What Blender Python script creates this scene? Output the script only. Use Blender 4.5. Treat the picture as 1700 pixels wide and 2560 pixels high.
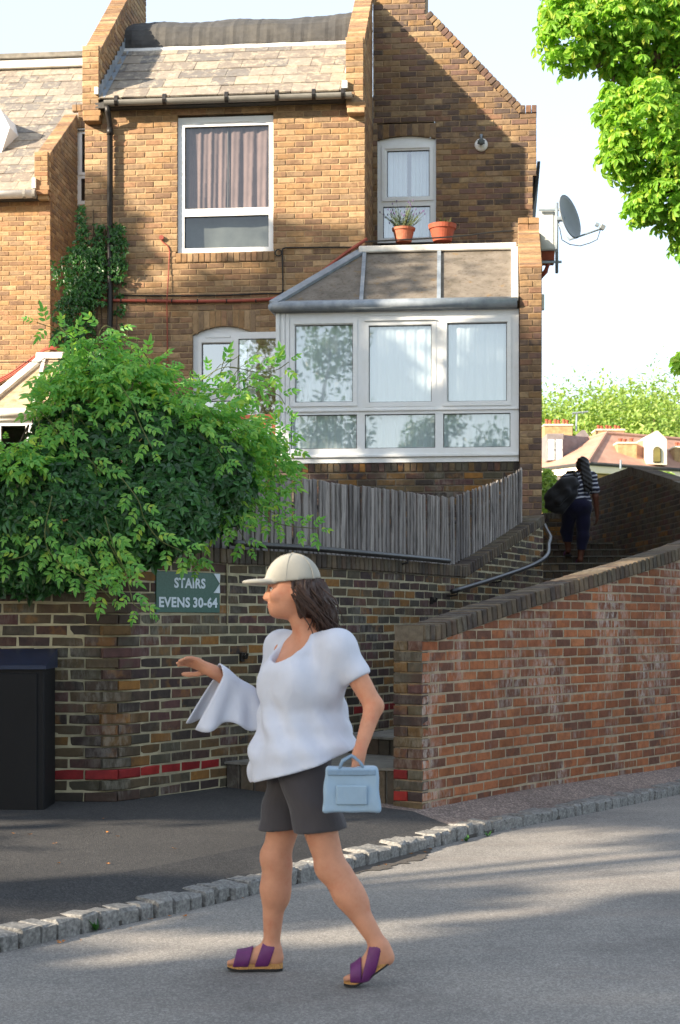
import bpy, math, random
import numpy as np
from mathutils import Vector, Matrix

# ------------------------------------------------------------------ clear
for o in list(bpy.data.objects):
    bpy.data.objects.remove(o, do_unlink=True)
scene = bpy.context.scene
COL = scene.collection
RND = random.Random(7)

# ------------------------------------------------------------------ camera
# photograph is 1700 x 2560; horizon at row 1555, focal length about 4000 px
F, UC, VH, CAMH = 4000.0, 850.0, 1555.0, 1.45
cam_d = bpy.data.cameras.new('camera')
cam = bpy.data.objects.new('camera', cam_d)
COL.objects.link(cam)
cam_d.sensor_fit = 'VERTICAL'
cam_d.sensor_height = 36.0
cam_d.lens = F / 2560.0 * 36.0
cam_d.shift_y = (VH - 1280.0) / 2560.0
cam_d.clip_end = 2000
cam.location = (0, 0, CAMH)
cam.rotation_euler = (math.radians(90), 0, 0)
cam_d.dof.use_dof = True
cam_d.dof.focus_distance = 11.0
cam_d.dof.aperture_fstop = 6.3
scene.camera = cam

# ------------------------------------------------------------------ light
SUN_EL = math.radians(22.5)
SUN_AZ = Vector((-0.872, -0.489))            # horizontal direction towards the sun
world = bpy.data.worlds.new('World')
scene.world = world
world.use_nodes = True
wn = world.node_tree
wn.nodes.clear()
sky = wn.nodes.new('ShaderNodeTexSky')
sky.sky_type = 'NISHITA'
sky.sun_disc = False
sky.sun_elevation = SUN_EL
sky.sun_rotation = math.atan2(SUN_AZ.x, SUN_AZ.y)
sky.air_density = 1.0
sky.dust_density = 1.2
sky.ozone_density = 1.0
bg = wn.nodes.new('ShaderNodeBackground')
bg.inputs[1].default_value = 0.125
wo = wn.nodes.new('ShaderNodeOutputWorld')
veil = wn.nodes.new('ShaderNodeMix')          # thin, even high haze over the whole sky
veil.data_type = 'RGBA'
veil.inputs[0].default_value = 0.6
veil.inputs[7].default_value = (2.05, 2.15, 2.25, 1)
wn.links.new(sky.outputs[0], veil.inputs[6])
wn.links.new(veil.outputs[2], bg.inputs[0])
wn.links.new(bg.outputs[0], wo.inputs[0])
sun_d = bpy.data.lights.new('sun', 'SUN')
sun_d.energy = 3.9
sun_d.angle = math.radians(0.6)
sun_d.color = (1.0, 0.85, 0.66)
sun = bpy.data.objects.new('sun', sun_d)
COL.objects.link(sun)
tow = Vector((SUN_AZ.x * math.cos(SUN_EL), SUN_AZ.y * math.cos(SUN_EL), math.sin(SUN_EL)))
sun.rotation_euler = tow.to_track_quat('Z', 'Y').to_euler()
sun.location = (-30, -20, 40)
scene.view_settings.view_transform = 'Standard'
scene.view_settings.look = 'None'
scene.view_settings.gamma = 1.0
scene.view_settings.exposure = 2.02
scene.render.engine = 'CYCLES'

# ------------------------------------------------------------------ helpers
def lin(c):
    c = c / 255.0
    return c / 12.92 if c <= 0.04045 else ((c + 0.055) / 1.055) ** 2.4

def rgb(r, g, b):
    return (lin(r), lin(g), lin(b), 1.0)

def tag(o, label=None, cat=None, group=None, kind=None):
    if label: o['label'] = label
    if cat: o['category'] = cat
    if group: o['group'] = group
    if kind: o['kind'] = kind
    return o

def empty(name, loc=(0, 0, 0), rz=0.0, parent=None):
    o = bpy.data.objects.new(name, None)
    o.empty_display_size = 0.2
    COL.objects.link(o)
    o.location = loc
    o.rotation_euler = (0, 0, rz)
    if parent: o.parent = parent
    return o

def link(name, me, mat=None, parent=None, loc=(0, 0, 0)):
    o = bpy.data.objects.new(name, me)
    COL.objects.link(o)
    o.location = loc
    if mat is not None and len(me.materials) == 0:
        me.materials.append(mat)
    if parent is not None:
        o.parent = parent
    return o

class MB:
    """collects polygons, builds one mesh object"""
    def __init__(self):
        self.v = []; self.f = []
    def add(self, vs, fs):
        n = len(self.v)
        self.v.extend([tuple(p) for p in vs])
        self.f.extend([tuple(i + n for i in f) for f in fs])
        return self
    def quad(self, a, b, c, d):
        return self.add([a, b, c, d], [(0, 1, 2, 3)])
    def poly(self, pts):
        return self.add(pts, [tuple(range(len(pts)))])
    def box(self, x0, x1, y0, y1, z0, z1):
        return self.add([(x0, y0, z0), (x1, y0, z0), (x1, y1, z0), (x0, y1, z0),
                         (x0, y0, z1), (x1, y0, z1), (x1, y1, z1), (x0, y1, z1)],
                        [(0, 3, 2, 1), (4, 5, 6, 7), (0, 1, 5, 4), (1, 2, 6, 5), (2, 3, 7, 6), (3, 0, 4, 7)])
    def bbox(self, x0, x1, y0, y1, z0, z1, b=0.005, mat=None):
        """chamfered box"""
        vs, fs = cham(x0, x1, y0, y1, z0, z1, b)
        if mat is not None:
            vs = [mat @ Vector(p) for p in vs]
        return self.add(vs, fs)
    def prism(self, pts, d, cap=True):
        """extrude polygon pts (3d list) by vector d"""
        n = len(pts)
        d = Vector(d)
        a = [Vector(p) for p in pts]; b = [p + d for p in a]
        fs = [(i, (i + 1) % n, n + (i + 1) % n, n + i) for i in range(n)]
        if cap:
            fs += [tuple(reversed(range(n))), tuple(range(n, 2 * n))]
        return self.add(a + b, fs)
    def tube(self, pts, r, n=8, caps=True):
        pts = [Vector(p) for p in pts]
        rs = r if isinstance(r, (list, tuple)) else [r] * len(pts)
        vs = []
        up = Vector((0.13, 0.31, 1)).normalized()
        for i, p in enumerate(pts):
            a = pts[max(i - 1, 0)]; b = pts[min(i + 1, len(pts) - 1)]
            t = (b - a).normalized() if (b - a).length > 1e-9 else Vector((0, 0, 1))
            s = t.cross(up)
            if s.length < 1e-3: s = t.cross(Vector((1, 0, 0)))
            s.normalize(); w = s.cross(t)
            for k in range(n):
                an = 2 * math.pi * k / n
                vs.append(p + (s * math.cos(an) + w * math.sin(an)) * rs[i])
        fs = []
        for i in range(len(pts) - 1):
            for k in range(n):
                fs.append((i * n + k, i * n + (k + 1) % n, (i + 1) * n + (k + 1) % n, (i + 1) * n + k))
        if caps:
            fs.append(tuple(reversed(range(n))))
            fs.append(tuple(range((len(pts) - 1) * n, len(pts) * n)))
        return self.add(vs, fs)
    def lathe(self, prof, c=(0, 0, 0), n=20, closed=False):
        vs = []
        for r, z in prof:
            for k in range(n):
                a = 2 * math.pi * k / n
                vs.append((c[0] + r * math.cos(a), c[1] + r * math.sin(a), c[2] + z))
        fs = []
        m = len(prof)
        for i in range(m - 1):
            for k in range(n):
                fs.append((i * n + k, i * n + (k + 1) % n, (i + 1) * n + (k + 1) % n, (i + 1) * n + k))
        fs.append(tuple(reversed(range(n)))); fs.append(tuple(range((m - 1) * n, m * n)))
        return self.add(vs, fs)
    def mesh(self, name, smooth=False):
        me = bpy.data.meshes.new(name)
        me.from_pydata(self.v, [], self.f)
        if smooth:
            me.polygons.foreach_set('use_smooth', [True] * len(me.polygons))
        me.update()
        return me
    def build(self, name, mat, parent=None, smooth=False, loc=(0, 0, 0)):
        return link(name, self.mesh(name, smooth), mat, parent, loc)

def cham(x0, x1, y0, y1, z0, z1, b):
    c = [(x0 + x1) / 2, (y0 + y1) / 2, (z0 + z1) / 2]
    h = [abs(x1 - x0) / 2, abs(y1 - y0) / 2, abs(z1 - z0) / 2]
    b = min(b, min(h) * 0.8)
    vs = []; idx = {}
    for sx in (-1, 1):
        for sy in (-1, 1):
            for sz in (-1, 1):
                for ax in range(3):
                    p = [sx * h[0], sy * h[1], sz * h[2]]
                    s = (sx, sy, sz)
                    for k in range(3):
                        if k != ax: p[k] = s[k] * (h[k] - b)
                    idx[(sx, sy, sz, ax)] = len(vs)
                    vs.append((c[0] + p[0], c[1] + p[1], c[2] + p[2]))
    fs = []
    for ax in range(3):
        o1, o2 = (ax + 1) % 3, (ax + 2) % 3
        for s in (-1, 1):
            q = []
            for a, bb in ((-1, -1), (1, -1), (1, 1), (-1, 1)):
                k = [0, 0, 0]; k[ax] = s; k[o1] = a; k[o2] = bb
                q.append(idx[(k[0], k[1], k[2], ax)])
            fs.append(tuple(q) if s > 0 else tuple(reversed(q)))
    for ax in range(3):                       # edges running along ax
        o1, o2 = (ax + 1) % 3, (ax + 2) % 3
        for a in (-1, 1):
            for bb in (-1, 1):
                def I(t, which):
                    k = [0, 0, 0]; k[ax] = t; k[o1] = a; k[o2] = bb
                    return idx[(k[0], k[1], k[2], which)]
                q = (I(-1, o1), I(1, o1), I(1, o2), I(-1, o2))
                fs.append(q if a * bb < 0 else tuple(reversed(q)))
    for sx in (-1, 1):
        for sy in (-1, 1):
            for sz in (-1, 1):
                q = tuple(idx[(sx, sy, sz, k)] for k in range(3))
                fs.append(q if sx * sy * sz > 0 else tuple(reversed(q)))
    return vs, fs

# pixel -> place.  A vertical plane frame: local x along the wall, y into it, z up
class Frame:
    def __init__(self, u, S, k):
        self.Y0 = F / S; self.X0 = (u - UC) / S; self.k = k
        self.L = math.sqrt(1 + k * k); self.rz = math.atan(k)
    def at(self, u, v, y=0.0):
        px = self.X0 - self.k / self.L * y; py = self.Y0 + y / self.L
        t = (u - UC) / F
        Y = (py - self.k * px) / (1 - self.k * t); X = t * Y
        x = ((X - px) + self.k * (Y - py)) / self.L
        return x, CAMH - (v - VH) / F * Y
    def x(self, u, y=0.0): return self.at(u, VH, y)[0]
    def world(self, x, y, z=0.0):
        c, s = math.cos(self.rz), math.sin(self.rz)
        return Vector((self.X0 + c * x - s * y, self.Y0 + s * x + c * y, z))

def pix(u, v, Y):
    return Vector(((u - UC) / F * Y, Y, CAMH - (v - VH) / F * Y))

def proj(p):
    if p[1] < 0.2: return (-9999, -9999, 0)
    return (UC + F * p[0] / p[1], VH - F * (p[2] - CAMH) / p[1], F / p[1])

class Path:
    """smoothed plan polyline, arc-length parametrised (front face of a wall)"""
    def __init__(self, pts, smooth=True, n=14):
        P = [Vector(p) for p in pts]
        out = []
        if smooth:
            for i in range(len(P) - 1):
                p0 = P[i - 1] if i else P[0] * 2 - P[1]
                p1, p2 = P[i], P[i + 1]
                p3 = P[i + 2] if i + 2 < len(P) else P[-1] * 2 - P[-2]
                for j in range(n):
                    t = j / n
                    out.append(0.5 * (2 * p1 + (p2 - p0) * t + (2 * p0 - 5 * p1 + 4 * p2 - p3) * t * t + (3 * p1 - p0 - 3 * p2 + p3) * t ** 3))
            out.append(P[-1])
        else:
            out = P
        self.p = out
        self.s = [0.0]
        for a, b in zip(out, out[1:]): self.s.append(self.s[-1] + (b - a).length)
        self.L = self.s[-1]
    def at(self, s):
        s = max(-5.0, s)
        i = 0
        while i < len(self.s) - 2 and self.s[i + 1] < s: i += 1
        a, b = self.p[i], self.p[i + 1]
        t = (s - self.s[i]) / max(1e-9, self.s[i + 1] - self.s[i])
        d = (b - a).normalized()
        return a + (b - a) * t, d
    def ang(self, s):
        a, _ = self.at(s - 0.06); b, _ = self.at(s + 0.06)
        return math.atan2(b.y - a.y, b.x - a.x)
    def s_at_u(self, u):
        best, bs = 1e9, 0
        for i in range(int(self.L / 0.005)):
            p, _ = self.at(i * 0.005)
            if p.y < 0.5: continue
            e = abs(UC + F * p.x / p.y - u)
            if e < best: best, bs = e, i * 0.005
        return bs

# ------------------------------------------------------------------ materials
def new_mat(name):
    m = bpy.data.materials.new(name); m.use_nodes = True
    nt = m.node_tree
    return m, nt, nt.nodes['Principled BSDF']

def nd(nt, typ, **kw):
    n = nt.nodes.new(typ)
    for k, v in kw.items(): setattr(n, k, v)
    return n

def ramp(nt, stops, interp='LINEAR'):
    r = nd(nt, 'ShaderNodeValToRGB')
    cr = r.color_ramp; cr.interpolation = interp
    while len(cr.elements) < len(stops): cr.elements.new(0.5)
    for e, (p, c) in zip(cr.elements, stops):
        e.position = p; e.color = c
    return r

def math_node(nt, op, a=None, b=None):
    n = nd(nt, 'ShaderNodeMath', operation=op)
    for i, v in enumerate((a, b)):
        if v is None: continue
        if isinstance(v, (int, float)): n.inputs[i].default_value = v
        else: nt.links.new(v, n.inputs[i])
    return n.outputs[0]

def noise(nt, scale, detail=4.0, vec=None, rough=0.6):
    n = nd(nt, 'ShaderNodeTexNoise')
    n.inputs['Scale'].default_value = scale
    n.inputs['Detail'].default_value = detail
    n.inputs['Roughness'].default_value = rough
    if vec is not None: nt.links.new(vec, n.inputs['Vector'])
    return n.outputs['Fac']

def mixc(nt, fac, a, b, mode='MIX'):
    n = nd(nt, 'ShaderNodeMix', data_type='RGBA', blend_type=mode)
    for i, v in ((0, fac), (6, a), (7, b)):
        if isinstance(v, (int, float)): n.inputs[i].default_value = v
        elif isinstance(v, tuple): n.inputs[i].default_value = v
        else: nt.links.new(v, n.inputs[i])
    return n.outputs[2]

def worldpos(nt):
    return nd(nt, 'ShaderNodeNewGeometry').outputs['Position']

def bumpn(nt, bsdf, height, strength=0.4, dist=0.004):
    b = nd(nt, 'ShaderNodeBump')
    b.inputs['Strength'].default_value = strength
    b.inputs['Distance'].default_value = dist
    nt.links.new(height, b.inputs['Height'])
    nt.links.new(b.outputs[0], bsdf.inputs['Normal'])

def rand_id(nt):
    oi = nd(nt, 'ShaderNodeObjectInfo').outputs['Random']
    ri = nd(nt, 'ShaderNodeNewGeometry').outputs['Random Per Island']
    return math_node(nt, 'FRACT', math_node(nt, 'ADD', math_node(nt, 'MULTIPLY', oi, 7.31), ri))

def plain(name, col, rough=0.7, var=0.18, scale=6.0, bump=0.0, bscale=80.0, metal=0.0, spec=0.4, dirt=None, dirt_amt=0.5, dscale=2.0):
    m, nt, b = new_mat(name)
    pos = worldpos(nt)
    f = noise(nt, scale, 6.0, pos)
    lo = tuple(c * (1 - var) for c in col[:3]) + (1,)
    hi = tuple(min(1, c * (1 + var)) for c in col[:3]) + (1,)
    r = ramp(nt, [(0.3, lo), (0.7, hi)])
    nt.links.new(f, r.inputs[0])
    c = r.outputs[0]
    if dirt is not None:
        d = ramp(nt, [(0.45, (0, 0, 0, 1)), (0.68, (1, 1, 1, 1))])
        nt.links.new(noise(nt, dscale, 8.0, pos, 0.7), d.inputs[0])
        c = mixc(nt, math_node(nt, 'MULTIPLY', d.outputs[0], dirt_amt), c, dirt)
    nt.links.new(c, b.inputs['Base Color'])
    b.inputs['Roughness'].default_value = rough
    b.inputs['Metallic'].default_value = metal
    b.inputs['Specular IOR Level'].default_value = spec
    if bump > 0:
        bumpn(nt, b, noise(nt, bscale, 5.0, pos), bump, 0.006)
    return m

def brickmat(name, cols, stain=None, stain_amt=0.5, sscale=1.3, soot=None, soot_amt=0.5, rough=0.9, bump=0.5):
    m, nt, b = new_mat(name)
    pos = worldpos(nt)
    rid = rand_id(nt)
    n = len(cols)
    r = ramp(nt, [((i + 0.0) / n, c) for i, c in enumerate(cols)], 'CONSTANT')
    nt.links.new(rid, r.inputs[0])
    # mottle inside each brick: offset the noise by the brick's own number
    comb = nd(nt, 'ShaderNodeCombineXYZ')
    off = math_node(nt, 'MULTIPLY', rid, 53.0)
    for i in range(3): nt.links.new(off, comb.inputs[i])
    va = nd(nt, 'ShaderNodeVectorMath', operation='ADD')
    nt.links.new(pos, va.inputs[0]); nt.links.new(comb.outputs[0], va.inputs[1])
    f1 = noise(nt, 16.0, 5.0, va.outputs[0], 0.65)
    m1 = ramp(nt, [(0.25, (0.6, 0.58, 0.57, 1)), (0.5, (1, 1, 1, 1)), (0.78, (1.36, 1.3, 1.22, 1))])
    nt.links.new(f1, m1.inputs[0])
    c = mixc(nt, 1.0, r.outputs[0], m1.outputs[0], 'MULTIPLY')
    # second colour blushing across part of the brick
    f2 = noise(nt, 7.0, 3.0, va.outputs[0])
    r2 = ramp(nt, [(0.52, (0, 0, 0, 1)), (0.64, (1, 1, 1, 1))])
    nt.links.new(f2, r2.inputs[0])
    rb = ramp(nt, [((i + 0.0) / n, cols[(i * 3 + 2) % n]) for i in range(n)], 'CONSTANT')
    nt.links.new(math_node(nt, 'FRACT', math_node(nt, 'MULTIPLY', rid, 3.7)), rb.inputs[0])
    c = mixc(nt, math_node(nt, 'MULTIPLY', r2.outputs[0], 0.55), c, rb.outputs[0])
    # pits
    pr = ramp(nt, [(0.28, (0.35, 0.33, 0.32, 1)), (0.36, (1, 1, 1, 1))])
    nt.links.new(noise(nt, 110.0, 3.0, pos), pr.inputs[0])
    c = mixc(nt, 0.6, c, pr.outputs[0], 'MULTIPLY')
    if soot is not None:
        sr = ramp(nt, [(0.42, (0, 0, 0, 1)), (0.66, (1, 1, 1, 1))])
        nt.links.new(noise(nt, 0.9, 5.0, pos, 0.6), sr.inputs[0])
        c = mixc(nt, math_node(nt, 'MULTIPLY', sr.outputs[0], soot_amt), c, soot)
    if stain is not None:
        s1 = ramp(nt, [(0.5, (0, 0, 0, 1)), (0.66, (1, 1, 1, 1))])
        nt.links.new(noise(nt, sscale, 4.0, pos), s1.inputs[0])
        s2 = ramp(nt, [(0.44, (0, 0, 0, 1)), (0.6, (1, 1, 1, 1))])
        mp = nd(nt, 'ShaderNodeMapping'); mp.inputs['Scale'].default_value = (1, 1, 0.35)
        nt.links.new(pos, mp.inputs[0])
        nt.links.new(noise(nt, 26.0, 5.0, mp.outputs[0], 0.7), s2.inputs[0])
        fac = math_node(nt, 'MULTIPLY', math_node(nt, 'MULTIPLY', s1.outputs[0], s2.outputs[0]), stain_amt)
        c = mixc(nt, fac, c, stain)
    nt.links.new(c, b.inputs['Base Color'])
    b.inputs['Roughness'].default_value = rough
    b.inputs['Specular IOR Level'].default_value = 0.25
    bumpn(nt, b, noise(nt, 130.0, 6.0, pos, 0.7), bump, 0.004)
    return m

def leafmat(name, cols, rough=0.5, trans=0.35, spec=0.35, dead=None):
    m, nt, b = new_mat(name)
    rid = rand_id(nt)
    n = len(cols)
    r = ramp(nt, [(i / max(1, n - 1), c) for i, c in enumerate(cols)])
    nt.links.new(rid, r.inputs[0])
    nt.links.new(r.outputs[0], b.inputs['Base Color'])
    b.inputs['Roughness'].default_value = rough
    b.inputs['Specular IOR Level'].default_value = spec
    tr = nd(nt, 'ShaderNodeBsdfTranslucent')
    hc = mixc(nt, 1.0, r.outputs[0], (1.5, 1.5, 0.7, 1), 'MULTIPLY')
    nt.links.new(hc, tr.inputs[0])
    mx = nd(nt, 'ShaderNodeMixShader'); mx.inputs[0].default_value = trans
    nt.links.new(b.outputs[0], mx.inputs[1]); nt.links.new(tr.outputs[0], mx.inputs[2])
    nt.links.new(mx.outputs[0], nt.nodes['Material Output'].inputs[0])
    return m

def glassmat(name, tint, refl=0.12):
    m, nt, b = new_mat(name)
    nt.nodes.remove(b)
    t = nd(nt, 'ShaderNodeBsdfTransparent'); t.inputs[0].default_value = tint
    g = nd(nt, 'ShaderNodeBsdfGlossy'); g.inputs['Roughness'].default_value = 0.015
    fr = nd(nt, 'ShaderNodeFresnel')              # thin pane: same reflectance from either side
    bf = nd(nt, 'ShaderNodeNewGeometry').outputs['Backfacing']
    nt.links.new(math_node(nt, 'ADD', math_node(nt, 'MULTIPLY', bf, 1 / 1.52 - 1.52), 1.52), fr.inputs[0])
    pos = worldpos(nt)
    bp = nd(nt, 'ShaderNodeBump'); bp.inputs['Strength'].default_value = 0.25; bp.inputs['Distance'].default_value = 0.002
    nt.links.new(noise(nt, 2.2, 2.0, pos), bp.inputs['Height'])
    nt.links.new(bp.outputs[0], g.inputs['Normal'])
    fac = math_node(nt, 'MINIMUM', math_node(nt, 'ADD', fr.outputs[0], refl), 1.0)
    mx = nd(nt, 'ShaderNodeMixShader')
    nt.links.new(fac, mx.inputs[0]); nt.links.new(t.outputs[0], mx.inputs[1]); nt.links.new(g.outputs[0], mx.inputs[2])
    nt.links.new(mx.outputs[0], nt.nodes['Material Output'].inputs[0])
    return m

HOUSE = [rgb(147, 121, 91), rgb(161, 134, 102), rgb(137, 111, 86), rgb(169, 142, 110), rgb(127, 103, 82),
         rgb(151, 118, 91), rgb(143, 114, 82), rgb(137, 116, 93), rgb(157, 126, 91), rgb(122, 99, 81)]
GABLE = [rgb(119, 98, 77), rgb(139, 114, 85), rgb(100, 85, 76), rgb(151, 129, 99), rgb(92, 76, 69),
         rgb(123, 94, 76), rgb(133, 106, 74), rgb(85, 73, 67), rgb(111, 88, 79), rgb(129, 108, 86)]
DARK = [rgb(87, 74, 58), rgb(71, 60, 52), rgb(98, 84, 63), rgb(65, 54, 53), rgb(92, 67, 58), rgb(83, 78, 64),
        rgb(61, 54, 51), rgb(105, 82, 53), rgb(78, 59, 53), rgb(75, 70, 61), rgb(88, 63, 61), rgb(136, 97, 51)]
ORANGE = [rgb(148, 92, 60), rgb(132, 79, 51), rgb(158, 102, 68), rgb(112, 70, 52), rgb(140, 86, 59), rgb(127, 79, 50),
          rgb(101, 67, 53), rgb(152, 95, 63), rgb(118, 75, 56), rgb(95, 65, 53)]
MT = dict(
    house=brickmat('house_stock_brick', HOUSE, soot=rgb(96, 70, 46), soot_amt=0.35),
    gable=brickmat('gable_stock_brick', GABLE, soot=rgb(70, 58, 48), soot_amt=0.4),
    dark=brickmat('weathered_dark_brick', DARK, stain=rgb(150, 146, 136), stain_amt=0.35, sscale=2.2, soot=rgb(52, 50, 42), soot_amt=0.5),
    orange=brickmat('orange_red_brick', ORANGE, stain=rgb(176, 170, 162), stain_amt=0.8, sscale=1.5, soot=rgb(92, 60, 42), soot_amt=0.45),
    cope=brickmat('sooty_coping_brick', [rgb(92, 82, 68), rgb(78, 70, 62), rgb(104, 90, 74), rgb(70, 62, 58), rgb(98, 86, 72), rgb(86, 72, 62)],
                  stain=rgb(130, 128, 116), stain_amt=0.4, sscale=3.0, soot=rgb(60, 60, 48), soot_amt=0.4),
    red=brickmat('painted_red_brick', [rgb(128, 34, 34), rgb(112, 30, 32), rgb(142, 40, 36), rgb(120, 32, 34)], rough=0.6, bump=0.25),
    mortar_h=plain('house_mortar', rgb(166, 141, 107), 0.95, 0.2, 30, 0.5, 200),
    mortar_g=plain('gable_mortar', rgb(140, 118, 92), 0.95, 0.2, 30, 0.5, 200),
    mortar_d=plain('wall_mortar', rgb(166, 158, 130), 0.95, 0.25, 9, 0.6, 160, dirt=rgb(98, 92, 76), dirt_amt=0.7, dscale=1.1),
    mortar_o=plain('orange_wall_mortar', rgb(152, 137, 114), 0.95, 0.25, 12, 0.6, 160, dirt=rgb(96, 84, 72), dirt_amt=0.6),
    mortar_c=plain('coping_mortar', rgb(104, 96, 84), 0.95, 0.25, 20, 0.6, 160),
    upvc=plain('white_window_plastic', rgb(226, 228, 228), 0.35, 0.04, 3, dirt=rgb(188, 184, 172), dirt_amt=0.35, dscale=3.0),
    glass=glassmat('window_glass', (0.94, 0.96, 0.96, 1), 0.05),
    glassd=glassmat('door_glass', (0.95, 0.97, 0.98, 1), 0.4),
    glassb=glassmat('bay_window_glass', (0.95, 0.985, 1.0, 1), 0.27),
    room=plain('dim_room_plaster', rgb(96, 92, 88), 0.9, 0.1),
    lead=plain('lead_sheet', rgb(132, 142, 152), 0.55, 0.2, 8, 0.3, 30, metal=0.15, dirt=rgb(180, 184, 186), dirt_amt=0.4),
    whitelead=plain('pale_painted_flashing', rgb(214, 212, 206), 0.7, 0.1, 6, 0.3, 20, dirt=rgb(160, 156, 148), dirt_amt=0.5, dscale=4),
    felt=plain('dark_roofing_felt', rgb(62, 62, 62), 0.85, 0.25, 10, 0.6, 60, dirt=rgb(96, 92, 84), dirt_amt=0.4),
    pipe=plain('black_painted_iron', rgb(30, 28, 27), 0.45, 0.3, 20, 0.2, 40, dirt=rgb(64, 58, 52), dirt_amt=0.3, dscale=8),
    gutter=plain('grey_gutter_plastic', rgb(128, 126, 120), 0.5, 0.15, 8),
    cable_r=plain('red_oxide_conduit', rgb(150, 74, 58), 0.6, 0.2, 14),
    cable_b=plain('black_cable', rgb(22, 22, 22), 0.5, 0.1),
    terracotta=plain('terracotta', rgb(160, 94, 70), 0.8, 0.2, 14, 0.2, 60, dirt=rgb(196, 150, 124), dirt_amt=0.4, dscale=9),
    terracotta2=plain('red_terracotta', rgb(146, 74, 52), 0.75, 0.15, 14, 0.2, 60),
    soil=plain('potting_soil', rgb(52, 42, 34), 0.95, 0.3, 40, 0.5, 60),
    stem=plain('green_brown_stem', rgb(98, 104, 58), 0.7, 0.2, 30),
    bark=plain('grey_brown_bark', rgb(92, 76, 60), 0.9, 0.3, 14, 0.8, 40),
    dark_leaf=leafmat('dark_climber_leaf', [rgb(30, 66, 32), rgb(44, 88, 40), rgb(36, 76, 40), rgb(66, 118, 54), rgb(48, 94, 46)], 0.38, 0.2, 0.5),
    jasmine=leafmat('jasmine_leaf', [rgb(104, 166, 84), rgb(128, 184, 94), rgb(92, 154, 80), rgb(150, 196, 98), rgb(116, 176, 88), rgb(172, 194, 84)], 0.45, 0.4, 0.35),
    ivy=leafmat('ivy_leaf', [rgb(30, 70, 26), rgb(44, 92, 34), rgb(62, 112, 40), rgb(36, 78, 34)], 0.35, 0.2, 0.5),
    chestnut=leafmat('chestnut_leaf', [rgb(104, 150, 54), rgb(130, 174, 68), rgb(114, 158, 58), rgb(150, 188, 80), rgb(162, 176, 72)], 0.5, 0.5, 0.3),
    shade_leaf=leafmat('street_tree_leaf', [rgb(56, 92, 34), rgb(74, 110, 40), rgb(64, 98, 38)], 0.5, 0.3),
    far_leaf=leafmat('far_tree_leaf', [rgb(104, 138, 62), rgb(130, 158, 78), rgb(148, 166, 92), rgb(116, 146, 70)], 0.5, 0.4),
    lavender=leafmat('lavender_leaf', [rgb(92, 112, 84), rgb(110, 128, 98), rgb(80, 98, 76)], 0.6, 0.2),
    lav_fl=plain('lavender_flower', rgb(96, 78, 120), 0.8, 0.2, 40),
)
# the yellow-flecked grime on the slates is lichen, part of the surface
def slatemat():
    m, nt, b = new_mat('lichened_slate')
    pos = worldpos(nt); rid = rand_id(nt)
    r = ramp(nt, [(0, rgb(118, 110, 101)), (0.3, rgb(134, 125, 114)), (0.55, rgb(106, 102, 98)), (0.8, rgb(142, 132, 118)), (1, rgb(124, 116, 106))], 'CONSTANT')
    nt.links.new(rid, r.inputs[0])
    l = ramp(nt, [(0.5, (0, 0, 0, 1)), (0.62, (1, 1, 1, 1))])
    nt.links.new(noise(nt, 9.0, 8.0, pos, 0.75), l.inputs[0])
    c = mixc(nt, math_node(nt, 'MULTIPLY', l.outputs[0], 0.75), r.outputs[0], rgb(172, 162, 142))
    d = ramp(nt, [(0.54, (0, 0, 0, 1)), (0.66, (1, 1, 1, 1))])
    nt.links.new(noise(nt, 14.0, 6.0, pos, 0.7), d.inputs[0])
    c = mixc(nt, math_node(nt, 'MULTIPLY', d.outputs[0], 0.6), c, rgb(92, 80, 66))
    nt.links.new(c, b.inputs['Base Color'])
    b.inputs['Roughness'].default_value = 0.85
    bumpn(nt, b, noise(nt, 60, 6, pos), 0.5, 0.005)
    return m
MT['slate'] = slatemat()

# ------------------------------------------------------------------ bricks
def brick_meshes(mat, key, n=7, depth=0.1):
    """unit bricks: x -.5...5 (scaled to length), z -.5...5 (scaled to height), y 0..depth metres"""
    out = []
    r = random.Random(hash(key) % 1000 if False else sum(map(ord, key)))
    for i in range(n):
        bx, bz = 0.0065 / 0.215, 0.0065 / 0.065
        yb = 0.005
        o = [(-.5, -.5), (.5, -.5), (.5, .5), (-.5, .5)]
        fr = []; mid = []; bk = []
        for sx, sz in o:
            jx = r.uniform(-1, 1) * 0.006; jz = r.uniform(-1, 1) * 0.025
            jy = r.uniform(-0.0015, 0.0022)
            fr.append((sx - math.copysign(bx * r.uniform(.6, 1.5), sx) + jx, jy, sz - math.copysign(bz * r.uniform(.6, 1.5), sz) + jz))
            mid.append((sx + jx, yb + jy, sz + jz))
            bk.append((sx, depth, sz))
        vs = fr + mid + bk
        fs = [(0, 1, 2, 3)]
        for a in range(4):
            b = (a + 1) % 4
            fs.append((a, 4 + a, 4 + b, b))
            fs.append((4 + a, 8 + a, 8 + b, 4 + b))
        me = bpy.data.meshes.new('brick')
        me.from_pydata(vs, [], fs)
        me.materials.append(mat)
        out.append(me)
    return out

def w_of(parent, p):
    c, s = math.cos(parent.rotation_euler[2]), math.sin(parent.rotation_euler[2])
    x, y, z = p
    return (parent.location[0] + c * x - s * y, parent.location[1] + s * x + c * y, parent.location[2] + z)

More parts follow.
